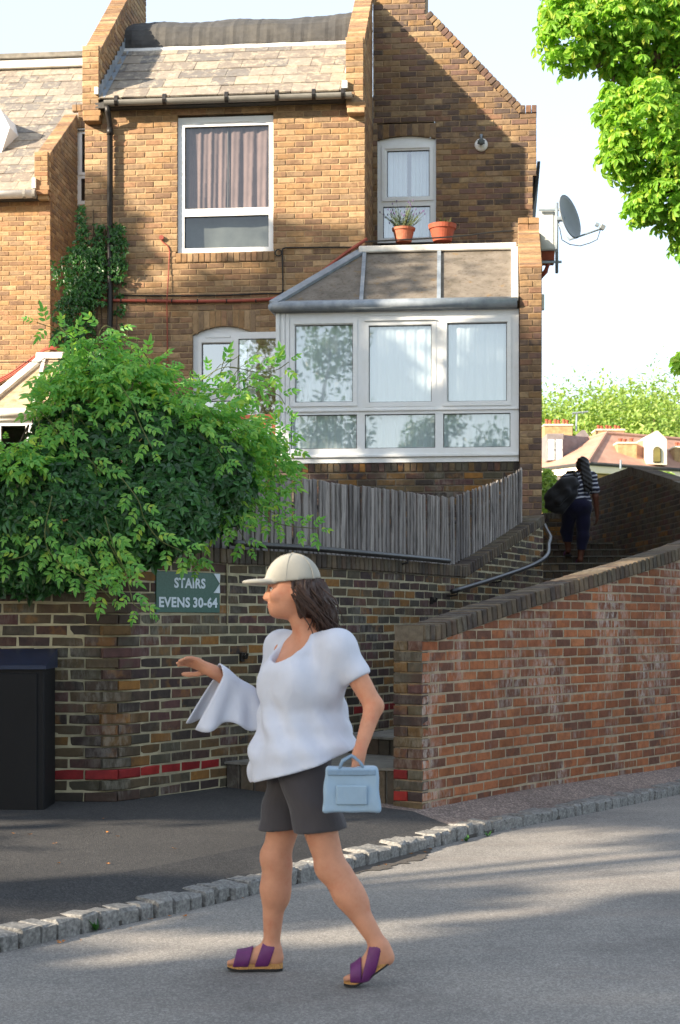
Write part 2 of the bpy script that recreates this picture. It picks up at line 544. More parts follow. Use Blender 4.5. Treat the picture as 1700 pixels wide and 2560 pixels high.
def emit(parent, specs, mat, nobj, name='brick', stuff='brickwork', frame_parent=None, depth=0.1, jit=0.0018, hide=None):
    """specs: (x,y,z,ang,L,h) in parent's local space.  The nobj that show largest become objects, the rest one 'stuff' part"""
    fp = frame_parent or parent
    meshes = brick_meshes(mat, name + mat.name, depth=depth)
    r = random.Random(11 + len(specs))
    sc = []
    for i, (x, y, z, a, L, h) in enumerate(specs):
        u, v, S = proj(w_of(fp, (x, y, z)))
        vis = 1.0 if (-5 < u < 1705 and -5 < v < 2565) else 0.0
        if hide and vis and hide(u, v): vis = 0.05
        sc.append((vis * S * S * L * h, i))
    sc.sort(reverse=True)
    chosen = set(i for s, i in sc[:nobj] if s > 0)
    mb = MB()
    for i, (x, y, z, a, L, h) in enumerate(specs):
        me = r.choice(meshes)
        yo = y + r.uniform(-jit, jit)
        da = r.uniform(-0.006, 0.006); 
        if i in chosen:
            o = link(name, me, None, parent, (x, yo, z))
            o.rotation_euler = (0, 0, a + da)
            o.scale = (L, 1, h)
        else:
            c, s = math.cos(a + da), math.sin(a + da)
            vs = [(x + c * p.co.x * L - s * p.co.y, yo + s * p.co.x * L + c * p.co.y, z + p.co.z * h) for p in me.vertices]
            mb.add(vs, [tuple(q.vertices) for q in me.polygons])
    if mb.v:
        o = mb.build(stuff, mat, parent)
        o['kind'] = 'stuff'
    return len(chosen)

BL, BH, CO = 0.215, 0.065, 0.075          # brick length, height, course

def rows(z0, z1, intervals, y=0.0, ang=0.0, org=(0.0, 0.0), seed=1, core=None, coreoff=0.008, minl=0.03):
    """straight wall: returns brick specs; core (MB) collects the mortar face"""
    r = random.Random(seed)
    out = []
    c, s = math.cos(ang), math.sin(ang)
    n = int(round((z1 - z0) / CO))
    for i in range(n):
        za = z0 + i * CO; zm = za + CO / 2
        for (a, b) in intervals(zm):
            if core is not None:
                P = lambda x, z: (org[0] + c * x - s * (y + coreoff), org[1] + s * x + c * (y + coreoff), z)
                core.quad(P(a, za), P(b, za), P(b, za + CO), P(a, za + CO))
            off = (i % 2) * 0.1125 + r.uniform(-.006, .006)
            k = math.floor((a - off) / 0.225)
            x = off + k * 0.225
            while x < b:
                x0 = max(x + 0.005, a); x1 = min(x + 0.22, b)
                if x1 - x0 > minl:
                    xm = (x0 + x1) / 2
                    out.append((org[0] + c * xm - s * y, org[1] + s * xm + c * y, zm + r.uniform(-.0015, .0015), ang,
                                x1 - x0 + r.uniform(-.003, .002), BH + r.uniform(-.003, .002)))
                x += 0.225
    return out

def sub(iv, a, b):
    """remove [a,b] from a list of intervals"""
    out = []
    for p, q in iv:
        if b <= p or a >= q: out.append((p, q)); continue
        if a > p: out.append((p, a))
        if b < q: out.append((b, q))
    return out

def soldiers(x0, x1, zb, zt, y=0.0, w=0.075, seed=3, hb=None):
    """bricks on end/edge in a row; zb may be a function of x"""
    r = random.Random(seed); out = []
    n = max(1, int(round((x1 - x0) / w)))
    w = (x1 - x0) / n
    for i in range(n):
        xm = x0 + (i + .5) * w
        b = zb(xm) if callable(zb) else zb
        out.append((xm, y, (b + zt) / 2, 0.0, w - 0.01 + r.uniform(-.002, .002), zt - b - 0.008))
    return out
# ================================================================== SETTING: ground, road, pavement, kerb
def asphalt(name, col, speck, sc=90.0, bump=0.8, patch=None, pamt=0.4):
    m, nt, b = new_mat(name)
    pos = worldpos(nt)
    v = nd(nt, 'ShaderNodeTexVoronoi'); v.inputs['Scale'].default_value = sc
    nt.links.new(pos, v.inputs['Vector'])
    r = ramp(nt, [(0.0, tuple(c * 0.78 for c in col[:3]) + (1,)), (0.5, col), (1.0, speck)])
    sep = nd(nt, 'ShaderNodeSeparateColor'); nt.links.new(v.outputs['Color'], sep.inputs[0])
    nt.links.new(sep.outputs[0], r.inputs[0])
    c = r.outputs[0]
    big = ramp(nt, [(0.32, (0.72, 0.72, 0.73, 1)), (0.5, (0.98, 0.98, 0.98, 1)), (0.68, (1.18, 1.16, 1.13, 1))])
    nt.links.new(noise(nt, 0.9, 6.0, pos, 0.65), big.inputs[0])
    c = mixc(nt, 1.0, c, big.outputs[0], 'MULTIPLY')
    fine = ramp(nt, [(0.3, (0.84, 0.84, 0.84, 1)), (0.7, (1.14, 1.14, 1.14, 1))])
    nt.links.new(noise(nt, 260.0, 3.0, pos, 0.7), fine.inputs[0])
    c = mixc(nt, 1.0, c, fine.outputs[0], 'MULTIPLY')
    if patch is not None:
        pr = ramp(nt, [(0.55, (0, 0, 0, 1)), (0.7, (1, 1, 1, 1))])
        mp = nd(nt, 'ShaderNodeMapping'); mp.inputs['Rotation'].default_value = (0, 0, math.radians(57)); mp.inputs['Scale'].default_value = (0.25, 1.6, 1)
        nt.links.new(pos, mp.inputs[0])
        nt.links.new(noise(nt, 1.4, 6.0, mp.outputs[0], 0.7), pr.inputs[0])
        c = mixc(nt, math_node(nt, 'MULTIPLY', pr.outputs[0], pamt), c, patch)
    nt.links.new(c, b.inputs['Base Color'])
    b.inputs['Roughness'].default_value = 0.85
    b.inputs['Specular IOR Level'].default_value = 0.3
    h = math_node(nt, 'ADD', v.outputs['Distance'], math_node(nt, 'MULTIPLY', noise(nt, 180, 3, pos), 0.7))
    bumpn(nt, b, h, bump, 0.004)
    return m
MT['road'] = asphalt('worn_grey_asphalt', rgb(125, 122, 118), rgb(152, 149, 144), 140, 0.45, rgb(126, 114, 106), 0.3)
MT['pave'] = asphalt('fresh_dark_asphalt', rgb(57, 57, 58), rgb(78, 77, 76), 150, 0.7)
MT['path'] = asphalt('pinkish_gravel_asphalt', rgb(118, 106, 100), rgb(166, 148, 138), 90, 1.0, rgb(96, 84, 74), 0.5)
MT['sett'] = plain('granite_sett', rgb(128, 127, 124), 0.8, 0.45, 60, 0.9, 140, dirt=rgb(58, 58, 58), dirt_amt=0.65, dscale=34)
MT['earth'] = plain('garden_earth', rgb(84, 72, 52), 0.95, 0.3, 3, 0.6, 20)
MT['grassy'] = plain('rough_grass', rgb(86, 108, 48), 0.9, 0.35, 2.0, 0.8, 30, dirt=rgb(150, 140, 84), dirt_amt=0.5, dscale=1.0)
MT['silt'] = plain('gutter_silt', rgb(74, 70, 66), 0.95, 0.35, 20, 0.8, 90)
MT['concrete'] = plain('worn_step_concrete', rgb(122, 118, 110), 0.9, 0.25, 10, 0.6, 70, dirt=rgb(84, 80, 72), dirt_amt=0.5, dscale=4)

g = MB(); g.quad((-400, -400, -.12), (400, -400, -.12), (400, 600, -.12), (-400, 600, -.12))
tag(g.build('ground', MT['earth']), kind='structure')

KERB = Path([(-11.0, -7.6), (-4.0, 3.15), (-1.49, 7.01), (-.683, 8.15), (.118, 9.44), (.894, 10.78), (1.27, 11.3), (2.85, 13.45), (5.2, 16.9), (9.5, 23.4)], True, 10)
def kerb_off(s, d):
    p, t = KERB.at(s); a = KERB.ang(s)
    return p.x - math.sin(a) * d, p.y + math.cos(a) * d        # d>0: pavement side
def pave_z(d):
    ks = [(0, .07), (.16, .072), (.45, .15), (2.1, .235), (8, .3)]
    for (a, za), (b, zb) in zip(ks, ks[1:]):
        if d <= b: return za + (zb - za) * (d - a) / (b - a)
    return ks[-1][1]
# road
m = MB()
N = 60
for i in range(N):
    s0, s1 = KERB.L * i / N, KERB.L * (i + 1) / N
    ds = [0.0, 0.5, 1.5, 3, 6, 10, 16]
    for a, b in zip(ds, ds[1:]):
        q = [kerb_off(s0, -b), kerb_off(s1, -b), kerb_off(s1, -a), kerb_off(s0, -a)]
        m.quad(*[(x, y, 0.0) for x, y in q])
tag(m.build('road', MT['road']), kind='structure')
SPL = KERB.s_at_u(1178)
def strip(name, sa, sb, mat, dmax):
    m = MB(); n = max(2, int((sb - sa) / 0.35))
    ds = [0.10, .2, .32, .45, .8, 1.2, 1.6, 2.1, 3, 4.5, 7]
    ds = [d for d in ds if d <= dmax]
    for i in range(n):
        s0, s1 = sa + (sb - sa) * i / n, sa + (sb - sa) * (i + 1) / n
        for a, b in zip(ds, ds[1:]):
            q = [(kerb_off(s0, a), a), (kerb_off(s1, a), a), (kerb_off(s1, b), b), (kerb_off(s0, b), b)]
            m.quad(*[(x, y, pave_z(d)) for (x, y), d in q])
    return tag(m.build(name, mat), kind='structure')
strip('pavement', 0, SPL, MT['pave'], 7)
strip('footpath', SPL, KERB.L, MT['path'], 1.2)
# setts
def sett_mesh(seed):
    r = random.Random(seed)
    vs, fs = cham(-.5, .5, -.5, .5, -.5, .5, 0.09)
    vs = [(x + r.uniform(-.045, .045), y + r.uniform(-.05, .05), z + r.uniform(-.04, .05)) for x, y, z in vs]
    me = bpy.data.meshes.new('sett'); me.from_pydata(vs, [], fs); me.materials.append(MT['sett']); return me
SETT = [sett_mesh(i) for i in range(9)]
kb = MB()
kerb = None
ks = MB()
for i in range(60):
    s0, s1 = KERB.L * i / 60, KERB.L * (i + 1) / 60
    a0, b0 = kerb_off(s0, .012), kerb_off(s1, .012); a1, b1 = kerb_off(s0, .17), kerb_off(s1, .17)
    ks.quad((*a0, .02), (*b0, .02), (*b1, .02), (*a1, .02))
    ks.quad((*a0, -.05), (*b0, -.05), (*b0, .02), (*a0, .02))
kerb = tag(ks.build('kerb', MT['silt']), kind='structure')
s = 6.0
rr = random.Random(5)
while s < KERB.L - 6:
    L = rr.choice([.105, .115, .12, .13, .14, .155])
    p = kerb_off(s + L / 2, .085)
    h = .075 + rr.uniform(-.008, .01)
    o = link('sett', rr.choice(SETT), None, kerb, (p[0], p[1], h - .07))
    o.rotation_euler = (rr.uniform(-.05, .05), rr.uniform(-.04, .04), KERB.ang(s) + rr.uniform(-.05, .05) + rr.choice([0, math.pi]))
    o.scale = (L - .006, .165 + rr.uniform(-.012, .012), .145)
    s += L
# silt in the gutter where the road edge has broken away
m = MB(); sa, sb = KERB.s_at_u(820), KERB.s_at_u(1075)
n = 40
pts0, pts1 = [], []
for i in range(n + 1):
    t = i / n; s = sa + (sb - sa) * t
    w = (.16 * math.sin(math.pi * t) ** .7 + .01) * rr.uniform(.75, 1.2)
    pts0.append((*kerb_off(s, .01), .006)); pts1.append((*kerb_off(s, -w), .004))
for i in range(n): m.quad(pts1[i], pts1[i + 1], pts0[i + 1], pts0[i])
tag(m.build('gutter_silt', MT['silt']), kind='stuff')

# ================================================================== RETAINING WALL (dark, curving back up the stairs)
LW = Path([(-6, 10.81), (-3, 10.81), (-1.85, 10.81), (-1.52, 10.83), (-1.28, 11.17), (-.843, 11.83), (.15, 13.33), (1.235, 15.6), (2.30, 18.1)], True, 12)
LWZ0 = 0.08
SE = LW.s_at_u(1165)
def lw_top(s):                       # underside of the coping
    return 1.88 if s < SE - .05 else 1.88 + (s - SE + .05) * (0.66 / (LW.L - SE))
def path_core(path, sa, sb, z0, ztop, th, mat, name, off=.008, ds=.06):
    m = MB(); n = int((sb - sa) / ds)
    def ring(s):
        p, _ = path.at(s); a = path.ang(s); nx, ny = -math.sin(a), math.cos(a)
        o_ = off + .03 * abs((path.ang(s + .12) - path.ang(s - .12) + math.pi) % (2 * math.pi) - math.pi)     # stay behind the flat bricks where the wall bends
        f = (p.x + nx * o_, p.y + ny * o_); b = (p.x + nx * th, p.y + ny * th); zt = ztop(s) + .03
        return [(f[0], f[1], z0), (f[0], f[1], zt), (b[0], b[1], zt), (b[0], b[1], z0)]
    R = [ring(sa + (sb - sa) * i / n) for i in range(n + 1)]
    for a, b in zip(R, R[1:]):
        for k in range(3): m.quad(a[k], b[k], b[k + 1], a[k + 1])
    m.poly(R[0][::-1]); m.poly(R[-1])
    return m.build(name, mat)
def path_rows(path, sa, sb, z0, ztop, seed=2):
    r = random.Random(seed); out = []; i = 0
    zmax = max(ztop(sa + (sb - sa) * t / 50) for t in range(51))
    while z0 + i * CO < zmax:
        za = z0 + i * CO
        off = (i % 2) * .1125 + r.uniform(-.006, .006)
        x = sa - .225 + off
        while x < sb:
            x0, x1 = max(x + .005, sa), min(x + .22, sb)
            if x1 - x0 > .03:
                sm = (x0 + x1) / 2
                zt = min(za + BH + .005, ztop(sm) + .006)
                if zt - za > .02:
                    p, _ = path.at(sm)
                    h = zt - za - .005
                    out.append((p.x, p.y, za + .005 + h / 2 + r.uniform(-.0015, .0015), path.ang(sm), x1 - x0 + r.uniform(-.003, .002), h + r.uniform(-.003, .002), i, sm))
            x += .225
        i += 1
    return out
wall = path_core(LW, 0, LW.L, -.1, lw_top, .3, MT['mortar_d'], 'retaining_wall', off=.003)
tag(wall, 'long dark brown brick retaining wall carrying the sign and the grey fence', 'wall')
specs = path_rows(LW, 0, LW.L, LWZ0, lw_top)
SD = LW.s_at_u(870)
red = [q for q in specs if q[6] == 4 and q[7] < LW.s_at_u(566) or (q[6] == 8 and SD < q[7] < LW.s_at_u(1010))]
redset = set(id(q) for q in red)
hid = lambda u, v: (u < 560 and v < 1400) or u > 1365 or (u > 1000 and v > 1560) or (u < 125 and v > 1625)
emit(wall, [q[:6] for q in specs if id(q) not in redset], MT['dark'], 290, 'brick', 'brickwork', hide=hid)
for o in [emit(wall, [q[:6] for q in red], MT['red'], 60, 'painted_brick', 'painted_brickwork')]: pass

CMESH = {}
def coping_mesh(mat, w, d, h, k):
    key = (mat.name, w, d, h, k)
    if key not in CMESH:
        r = random.Random(k * 7 + 1)
        vs, fs = cham(-w / 2, w / 2, -d / 2, d / 2, -h / 2, h / 2, .006)
        vs = [(x + r.uniform(-.002, .002), y + r.uniform(-.003, .003), z + r.uniform(-.002, .002)) for x, y, z in vs]
        me = bpy.data.meshes.new('coping_brick'); me.from_pydata(vs, [], fs); me.materials.append(mat)
        CMESH[key] = me
    return CMESH[key]
def coping(path, sa, sb, zb, th, mat, parent, h=.108, over=.022, seed=4, nobj=300):
    r = random.Random(seed); n = int((sb - sa) / .0755); out = []
    for i in range(n):
        s = sa + (i + .5) * (sb - sa) / n
        p, _ = path.at(s); a = path.ang(s)
        c = (p.x - math.sin(a) * (th / 2 - over / 2), p.y + math.cos(a) * (th / 2 - over / 2))
        pitch = math.atan2(zb(s + .1) - zb(s - .1), .2)
        me = coping_mesh(mat, .066, th + over, h, r.randrange(6))
        z = zb(s) + h / 2 + .004 + r.uniform(-.002, .002)
        u, v, S = proj((c[0], c[1], z))
        out.append(((S if -5 < u < 1705 else 0), c, z, a, pitch, me))
    order = sorted(range(n), key=lambda i: -out[i][0])
    keep = set(order[:nobj])
    for i in range(n):
        S, c, z, a, pitch, me = out[i]
        if i not in keep: continue
        o = link('coping_brick', me, None, parent, (c[0], c[1], z))
        o.rotation_euler = (r.uniform(-.006, .006), -pitch + r.uniform(-.004, .004), a + r.uniform(-.01, .01))
    # bedding mortar between the coping bricks
    m = MB()
    def ring(s):
        p, _ = path.at(s); a = path.ang(s); nx, ny = -math.sin(a), math.cos(a)
        z0, z1 = zb(s) - .004, zb(s) + h - .006
        f = (p.x + nx * (-over / 2 + .008), p.y + ny * (-over / 2 + .008)); b = (p.x + nx * th, p.y + ny * th)
        return [(f[0], f[1], z0), (f[0], f[1], z1), (b[0], b[1], z1), (b[0], b[1], z0)]
    k = int((sb - sa) / .08); R = [ring(sa + (sb - sa) * i / k) for i in range(k + 1)]
    for a, b in zip(R, R[1:]):
        for q in range(4): m.quad(a[q], b[q], b[(q + 1) % 4], a[(q + 1) % 4])
    m.poly(R[0][::-1]); m.poly(R[-1])
    m.build('coping_bedding', MT['mortar_c'], parent)
coping(LW, 2.5, LW.L - .01, lw_top, .3, MT['cope'], wall)

# movement joint in the wall, a few fixings on its face
def on_lw(u, v, out=0.0):
    s = LW.s_at_u(u); p, _ = LW.at(s); a = LW.ang(s)
    z = CAMH - (v - VH) / F * p.y
    return Vector((p.x + math.sin(a) * out, p.y - math.cos(a) * out, z)), a
j0, ja = on_lw(565, 1385, 0.004); j1, _ = on_lw(567, 1560, 0.004)
m = MB(); m.tube([j0, (j0 + j1) / 2 + Vector((.003, 0, 0)), j1], .007, 6)
m.build('movement_joint', MT['mortar_d'], wall)
for (u, v) in ((603, 1643), (1077, 1502)):
    p, a = on_lw(u, v, 0.0)
    m = MB(); d = Vector((math.sin(a), -math.cos(a), 0))
    m.tube([p - d * .02, p + d * .05, p + d * .06 + Vector((0, 0, .03))], [.02, .016, .012], 8)
    m.tube([p + d * .005 + Vector((0, 0, -.03)), p + d * .012 + Vector((0, 0, .035))], .022, 8)
    m.build('rail_bracket', MT['pipe'], wall)

# ================================================================== ORANGE WALL (outer wall of the stairs)
OP = [(.57, 11.1), (1.5, 12.46), (3.07, 14.5), (4.1, 16.3), (4.6, 18.2), (4.62, 20.3), (4.42, 23.4), (4.2, 26), (4.1, 28.5)]
OW = Path(OP, True, 12)
OWZ0 = 1.32 - 17 * CO
SPK = 13.3                                   # where the top levels out
def ow_top(s):
    if s < .22: return 1.32
    if s < SPK: return 1.32 + (s - .22) * .1735
    return 1.32 + (SPK - .22) * .1735
ow = path_core(OW, 0.006, OW.L, -.1, ow_top, .217, MT['mortar_o'], 'stair_wall', off=.003)
tag(ow, 'orange red brick wall rising along the outside of the stairs, streaked white', 'wall')
specs = [q[:6] for q in path_rows(OW, 0, OW.L, OWZ0, ow_top, 9)]
emit(ow, specs, MT['orange'], 285, 'brick', 'brickwork', hide=lambda u, v: v < 1380)
# dark quoin bricks on the end of the wall
a0 = OW.ang(.05); ea = a0 - math.pi / 2
bx, by = .57 - math.sin(a0) * .225, 11.1 + math.cos(a0) * .225
dx, dy = (.57 - bx) / .225, (11.1 - by) / .225
ea = math.atan2(dy, dx)
q1, q2 = [], []
for i in range(17):
    zc = OWZ0 + (i + .5) * CO
    if i % 2: cells = [(.108, .232)]
    else: cells = [(.05, .112), (.168, .112)]
    for c, L in cells:
        sp = (bx + dx * c - math.cos(a0) * .01, by + dy * c - math.sin(a0) * .01, zc, ea, L, BH)
        (q2 if (.2 < zc < .45 and c < .1) else q1).append(sp)
emit(ow, q1, MT['dark'], 60, 'end_brick', 'x', depth=.09)
emit(ow, q2, MT['red'], 10, 'painted_brick', 'x', depth=.09)
# inner (stair side) face, seen where the wall swings back into view
back = []
for i in range(0, int(OW.L / .15)):
    s = i * .15; p, _ = OW.at(s); a = OW.ang(s)
    back.append((p.x - math.sin(a) * .225, p.y + math.cos(a) * .225))
OWI = Path(back[::-1], False)
def owi_top(s): return ow_top(OW.L - s)
mI = path_core(OWI, 0, OWI.L, -.1, owi_top, .04, MT['mortar_c'], 'inner_mortar', off=.004)
mI.parent = ow
specs = [q[:6] for q in path_rows(OWI, 0, OWI.L - .05, .045, owi_top, 12)]
emit(ow, specs, MT['dark'], 10, 'inner_brick', 'inner_brickwork', hide=lambda u, v: v > 1390)
coping(OW, 0.0, OW.L - .02, ow_top, .225, MT['cope'], ow, nobj=200)

# ================================================================== STAIRS
LB = Path([(-.843, 11.83), (.15, 13.33), (1.235, 15.6), (2.28, 18.1), (2.62, 21.0), (2.9, 25.5)], True, 10)
RBp = []
for i in range(0, 200):
    s = .05 + i * .085
    if s > OW.L - 2: break
    p, _ = OW.at(s); a = OW.ang(s); RBp.append((p.x - math.sin(a) * .2, p.y + math.cos(a) * .2))
RB = Path(RBp, False)
def y_to_s(path, y):
    return min((i * .02 for i in range(int(path.L / .02))), key=lambda t: abs(path.at(t)[0].y - y))
NST = 19
zst, yl, yr = [], [], []
for i in range(NST):
    if i < 3:
        zst.append([.40, .52, .64][i]); yl.append([11.83, 13.0, 14.2][i]); yr.append([11.25, 12.1, 13.4][i])
    else:
        t = (i - 2) / 16.0
        zst.append(.64 + 1.99 * t); yl.append(14.2 + (24.3 - 14.2) * t); yr.append(13.4 + (24.2 - 13.4) * t)
stairs = empty('stairs', (0, 0, 0))
tag(stairs, 'dark brick steps climbing between the retaining wall and the orange wall', 'stairs')
L_ = [LB.at(y_to_s(LB, y))[0] for y in yl] + [Vector((2.95, 27.5))]
R_ = [RB.at(y_to_s(RB, y))[0] for y in yr] + [Vector((4.2, 27.5))]
rb = random.Random(21)
for i in range(NST):
    m = MB()
    d = (R_[i] - L_[i]); ln = d.length; d = d / ln
    nrm = Vector((-d.y, d.x))                 # up the stairs
    fl, fr = L_[i] + nrm * .02 - d * .05, R_[i] + nrm * .02 + d * .05
    bl, br = L_[i + 1] + nrm * .1 - d * .05, R_[i + 1] + nrm * .1 + d * .05
    m.prism([(fl.x, fl.y, 0), (fr.x, fr.y, 0), (br.x, br.y, 0), (bl.x, bl.y, 0)], (0, 0, zst[i] - .004))
    st = m.build('step', MT['concrete'], stairs)
    if i < 4 or i > 12:
        n = int(ln / .1125)
        r0 = zst[i - 1] if i else .16
        hgt = zst[i] - r0 + .03
        for k in range(n):
            c = L_[i] + d * (ln * (k + .5) / n)
            me = coping_mesh(MT['cope'], .1, .21, .125, rb.randrange(6))
            o = link('riser_brick', me, None, st, (c.x + nrm.x * .1, c.y + nrm.y * .1, zst[i] - hgt / 2 + rb.uniform(-.003, .002)))
            o.rotation_euler = (0, 0, math.atan2(d.y, d.x))
            o.scale = (ln / n / .1125, 1, hgt / .125)
        te = MB(); qa, qb = L_[i] - d * .04, R_[i] + d * .04
        te.prism([(qa.x - nrm.x * .016, qa.y - nrm.y * .016, zst[i] + .001), (qb.x - nrm.x * .016, qb.y - nrm.y * .016, zst[i] + .001), (qb.x + nrm.x * .3, qb.y + nrm.y * .3, zst[i] + .001), (qa.x + nrm.x * .3, qa.y + nrm.y * .3, zst[i] + .001)], (0, 0, .018))
        te.build('tread_edge', MT['concrete'], st)
# parapet across the far end of the landing
lw2 = MB(); lw2.box(2.6, 4.3, 26.6, 26.83, 1.5, 3.16)
pw = lw2.build('landing_parapet', MT['mortar_c'])
tag(pw, 'low dark brick parapet across the top landing of the stairs', 'wall')
sp = rows(2.6 - .015, 3.16, lambda z: [(2.6, 4.3)], y=26.59, seed=31)
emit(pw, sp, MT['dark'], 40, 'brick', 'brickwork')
for k in range(22):
    me = coping_mesh(MT['cope'], .066, .25, .1, k % 6)
    link('coping_brick', me, None, pw, (2.64 + k * .0755, 26.71, 3.21))

# terrain behind the walls
m = MB()
for a, b in zip(range(0, 40), range(1, 41)):
    s0, s1 = LW.L * a / 40, LW.L * b / 40
    p0, _ = LW.at(s0); p1, _ = LW.at(s1); a0_, a1_ = LW.ang(s0), LW.ang(s1)
    q0 = (p0.x - math.sin(a0_) * .2, p0.y + math.cos(a0_) * .2); q1 = (p1.x - math.sin(a1_) * .2, p1.y + math.cos(a1_) * .2)
    z0, z1 = lw_top(s0) + .02, lw_top(s1) + .02
    m.quad((*q0, z0), (*q1, z1), (q1[0] - 1.5, 19.5, 2.3), (q0[0] - 1.5, 19.5, 2.3))
m.quad((-9, 19.5, 2.3), (2.2, 19.5, 2.3), (2.4, 34, 2.3), (-9, 34, 2.3))
tag(m.build('garden_terrace', MT['earth']), kind='structure')
m = MB()
for j in range(30):
    for i in range(24):
        def hp(ii, jj):
            x = 3.9 + ii * 4.0 + (0 if ii else -1.2); y = 26.9 + jj * 4
            x = x - 6 * 0 ; z = 2.2 + max(0, (jj - 3)) * .16 + math.sin(ii * 1.7 + jj) * .15
            return (x if ii else 2.6, y, z)
        m.quad(hp(i, j), hp(i + 1, j), hp(i + 1, j + 1), hp(i, j + 1))
tag(m.build('hillside', MT['grassy']), kind='structure')

# ================================================================== FENCE on the retaining wall
MT['wood'] = None
def woodmat():
    m, nt, b = new_mat('weathered_grey_timber')
    pos = worldpos(nt); rid = rand_id(nt)
    r = ramp(nt, [(0, rgb(120, 115, 112)), (.3, rgb(146, 141, 137)), (.6, rgb(100, 96, 95)), (.8, rgb(158, 153, 149)), (1, rgb(132, 126, 121))])
    nt.links.new(rid, r.inputs[0])
    comb = nd(nt, 'ShaderNodeCombineXYZ'); off = math_node(nt, 'MULTIPLY', rid, 31.0)
    for i in range(3): nt.links.new(off, comb.inputs[i])
    va = nd(nt, 'ShaderNodeVectorMath', operation='ADD'); nt.links.new(pos, va.inputs[0]); nt.links.new(comb.outputs[0], va.inputs[1])
    mp = nd(nt, 'ShaderNodeMapping'); mp.inputs['Scale'].default_value = (1, 1, .06); nt.links.new(va.outputs[0], mp.inputs[0])
    gr = noise(nt, 120, 5, mp.outputs[0], .65)
    r2 = ramp(nt, [(.3, (.5, .49, .48, 1)), (.7, (1.35, 1.34, 1.32, 1))]); nt.links.new(gr, r2.inputs[0])
    c = mixc(nt, 1.0, r.outputs[0], r2.outputs[0], 'MULTIPLY')
    mp2 = nd(nt, 'ShaderNodeMapping'); mp2.inputs['Scale'].default_value = (1, 1, .25); nt.links.new(va.outputs[0], mp2.inputs[0])
    r3 = ramp(nt, [(.52, (0, 0, 0, 1)), (.66, (1, 1, 1, 1))]); nt.links.new(noise(nt, 11, 4, mp2.outputs[0], .6), r3.inputs[0])
    c = mixc(nt, math_node(nt, 'MULTIPLY', r3.outputs[0], .7), c, rgb(46, 42, 40))
    nt.links.new(c, b.inputs['Base Color']); b.inputs['Roughness'].default_value = .85
    bumpn(nt, b, gr, .6, .003)
    return m
MT['wood'] = woodmat()
def interp(x, tab):
    if x <= tab[0][0]: return tab[0][1]
    for (a, ya), (b, yb) in zip(tab, tab[1:]):
        if x <= b: return ya + (yb - ya) * (x - a) / (b - a)
    return tab[-1][1]
FT = [(480, 1172), (600, 1178), (747, 1194), (859, 1211), (992, 1227), (1126, 1245), (1171, 1227), (1238, 1205), (1292, 1180), (1321, 1149), (1360, 1110)]
FB = [(480, 1352), (680, 1364), (1104, 1407), (1126, 1411), (1193, 1384), (1260, 1357), (1321, 1299), (1360, 1285)]
fence = empty('board_fence', (*LW.at(LW.s_at_u(500))[0], 2.0))
tag(fence, 'weathered grey close board timber fence standing on the retaining wall', 'fence')
s = LW.s_at_u(480); s1 = LW.s_at_u(1335); rf = random.Random(8)
fl = fence.location
while s < s1:
    p, _ = LW.at(s); a = LW.ang(s); c = (p.x - math.sin(a) * .13, p.y + math.cos(a) * .13)
    u = UC + F * c[0] / c[1]
    zb = CAMH - (interp(u, FB) - VH) / F * c[1]; zt = CAMH - (interp(u, FT) - VH) / F * c[1] + rf.uniform(-.003, .003)
    zb = min(zb, lw_top(s) + .12)
    w = rf.choice([.07, .085, .092, .1, .105]); h = zt - zb + rf.uniform(-.004, .004)
    m = MB(); th = .018
    vs, fs = cham(-w / 2, w / 2, -th / 2, th / 2, 0, h, .004)
    vs = [(x, y + (x / w) * .012, z + (rf.uniform(-.004, .004) if z > h / 2 else 0)) for x, y, z in vs]
    m.add(vs, fs)
    o = m.build('board', MT['wood'], fence, loc=(c[0] - fl[0], c[1] - fl[1], zb - fl[2]))
    o.rotation_euler = (rf.uniform(-.02, .02), rf.uniform(-.006, .006), a + rf.uniform(.05, .09))
    s += w - .013
for dz in (.12, .4):
    pts = []
    for i in range(25):
        s = LW.s_at_u(480) + (s1 - LW.s_at_u(480)) * i / 24
        p, _ = LW.at(s); a = LW.ang(s)
        pts.append((p.x - math.sin(a) * .175 - fl[0], p.y + math.cos(a) * .175 - fl[1], lw_top(s) + .11 + dz - fl[2]))
    m = MB(); m.tube(pts, .022, 5); m.build('arris_rail', MT['wood'], fence)

# ================================================================== HANDRAILS
def rail(pts, name, label, brackets, closed_end=True):
    o = pts[0]
    e = empty(name, o); tag(e, label, 'handrail')
    # smooth
    P = [Vector(p) - Vector(o) for p in pts]; out = []
    for i in range(len(P) - 1):
        p0 = P[i - 1] if i else 2 * P[0] - P[1]; p1, p2 = P[i], P[i + 1]; p3 = P[i + 2] if i + 2 < len(P) else 2 * P[-1] - P[-2]
        for j in range(8):
            t = j / 8
            out.append(0.5 * (2 * p1 + (p2 - p0) * t + (2 * p0 - 5 * p1 + 4 * p2 - p3) * t * t + (3 * p1 - p0 - 3 * p2 + p3) * t ** 3))
    out.append(P[-1])
    m = MB(); m.tube(out, .024, 12); m.build('rail', MT['railpaint'], e, True)
    for a, b in brackets:
        m = MB(); a = Vector(a) - Vector(o); b = Vector(b) - Vector(o)
        m.tube([a, a + Vector((0, 0, -.05)), (a + b) / 2 + Vector((0, 0, -.06)), b + Vector((0, 0, -.06))], .009, 6)
        m.build('bracket', MT['pipe'], e)
MT['railpaint'] = plain('worn_black_rail_paint', rgb(24, 24, 25), .38, .4, 30, .35, 60, spec=.5, dirt=rgb(88, 84, 82), dirt_amt=.3, dscale=26)
pts = [on_lw(u, v, .075)[0] for u, v in ((560, 1357), (640, 1364), (750, 1371), (900, 1384), (1010, 1394), (1103, 1403))]
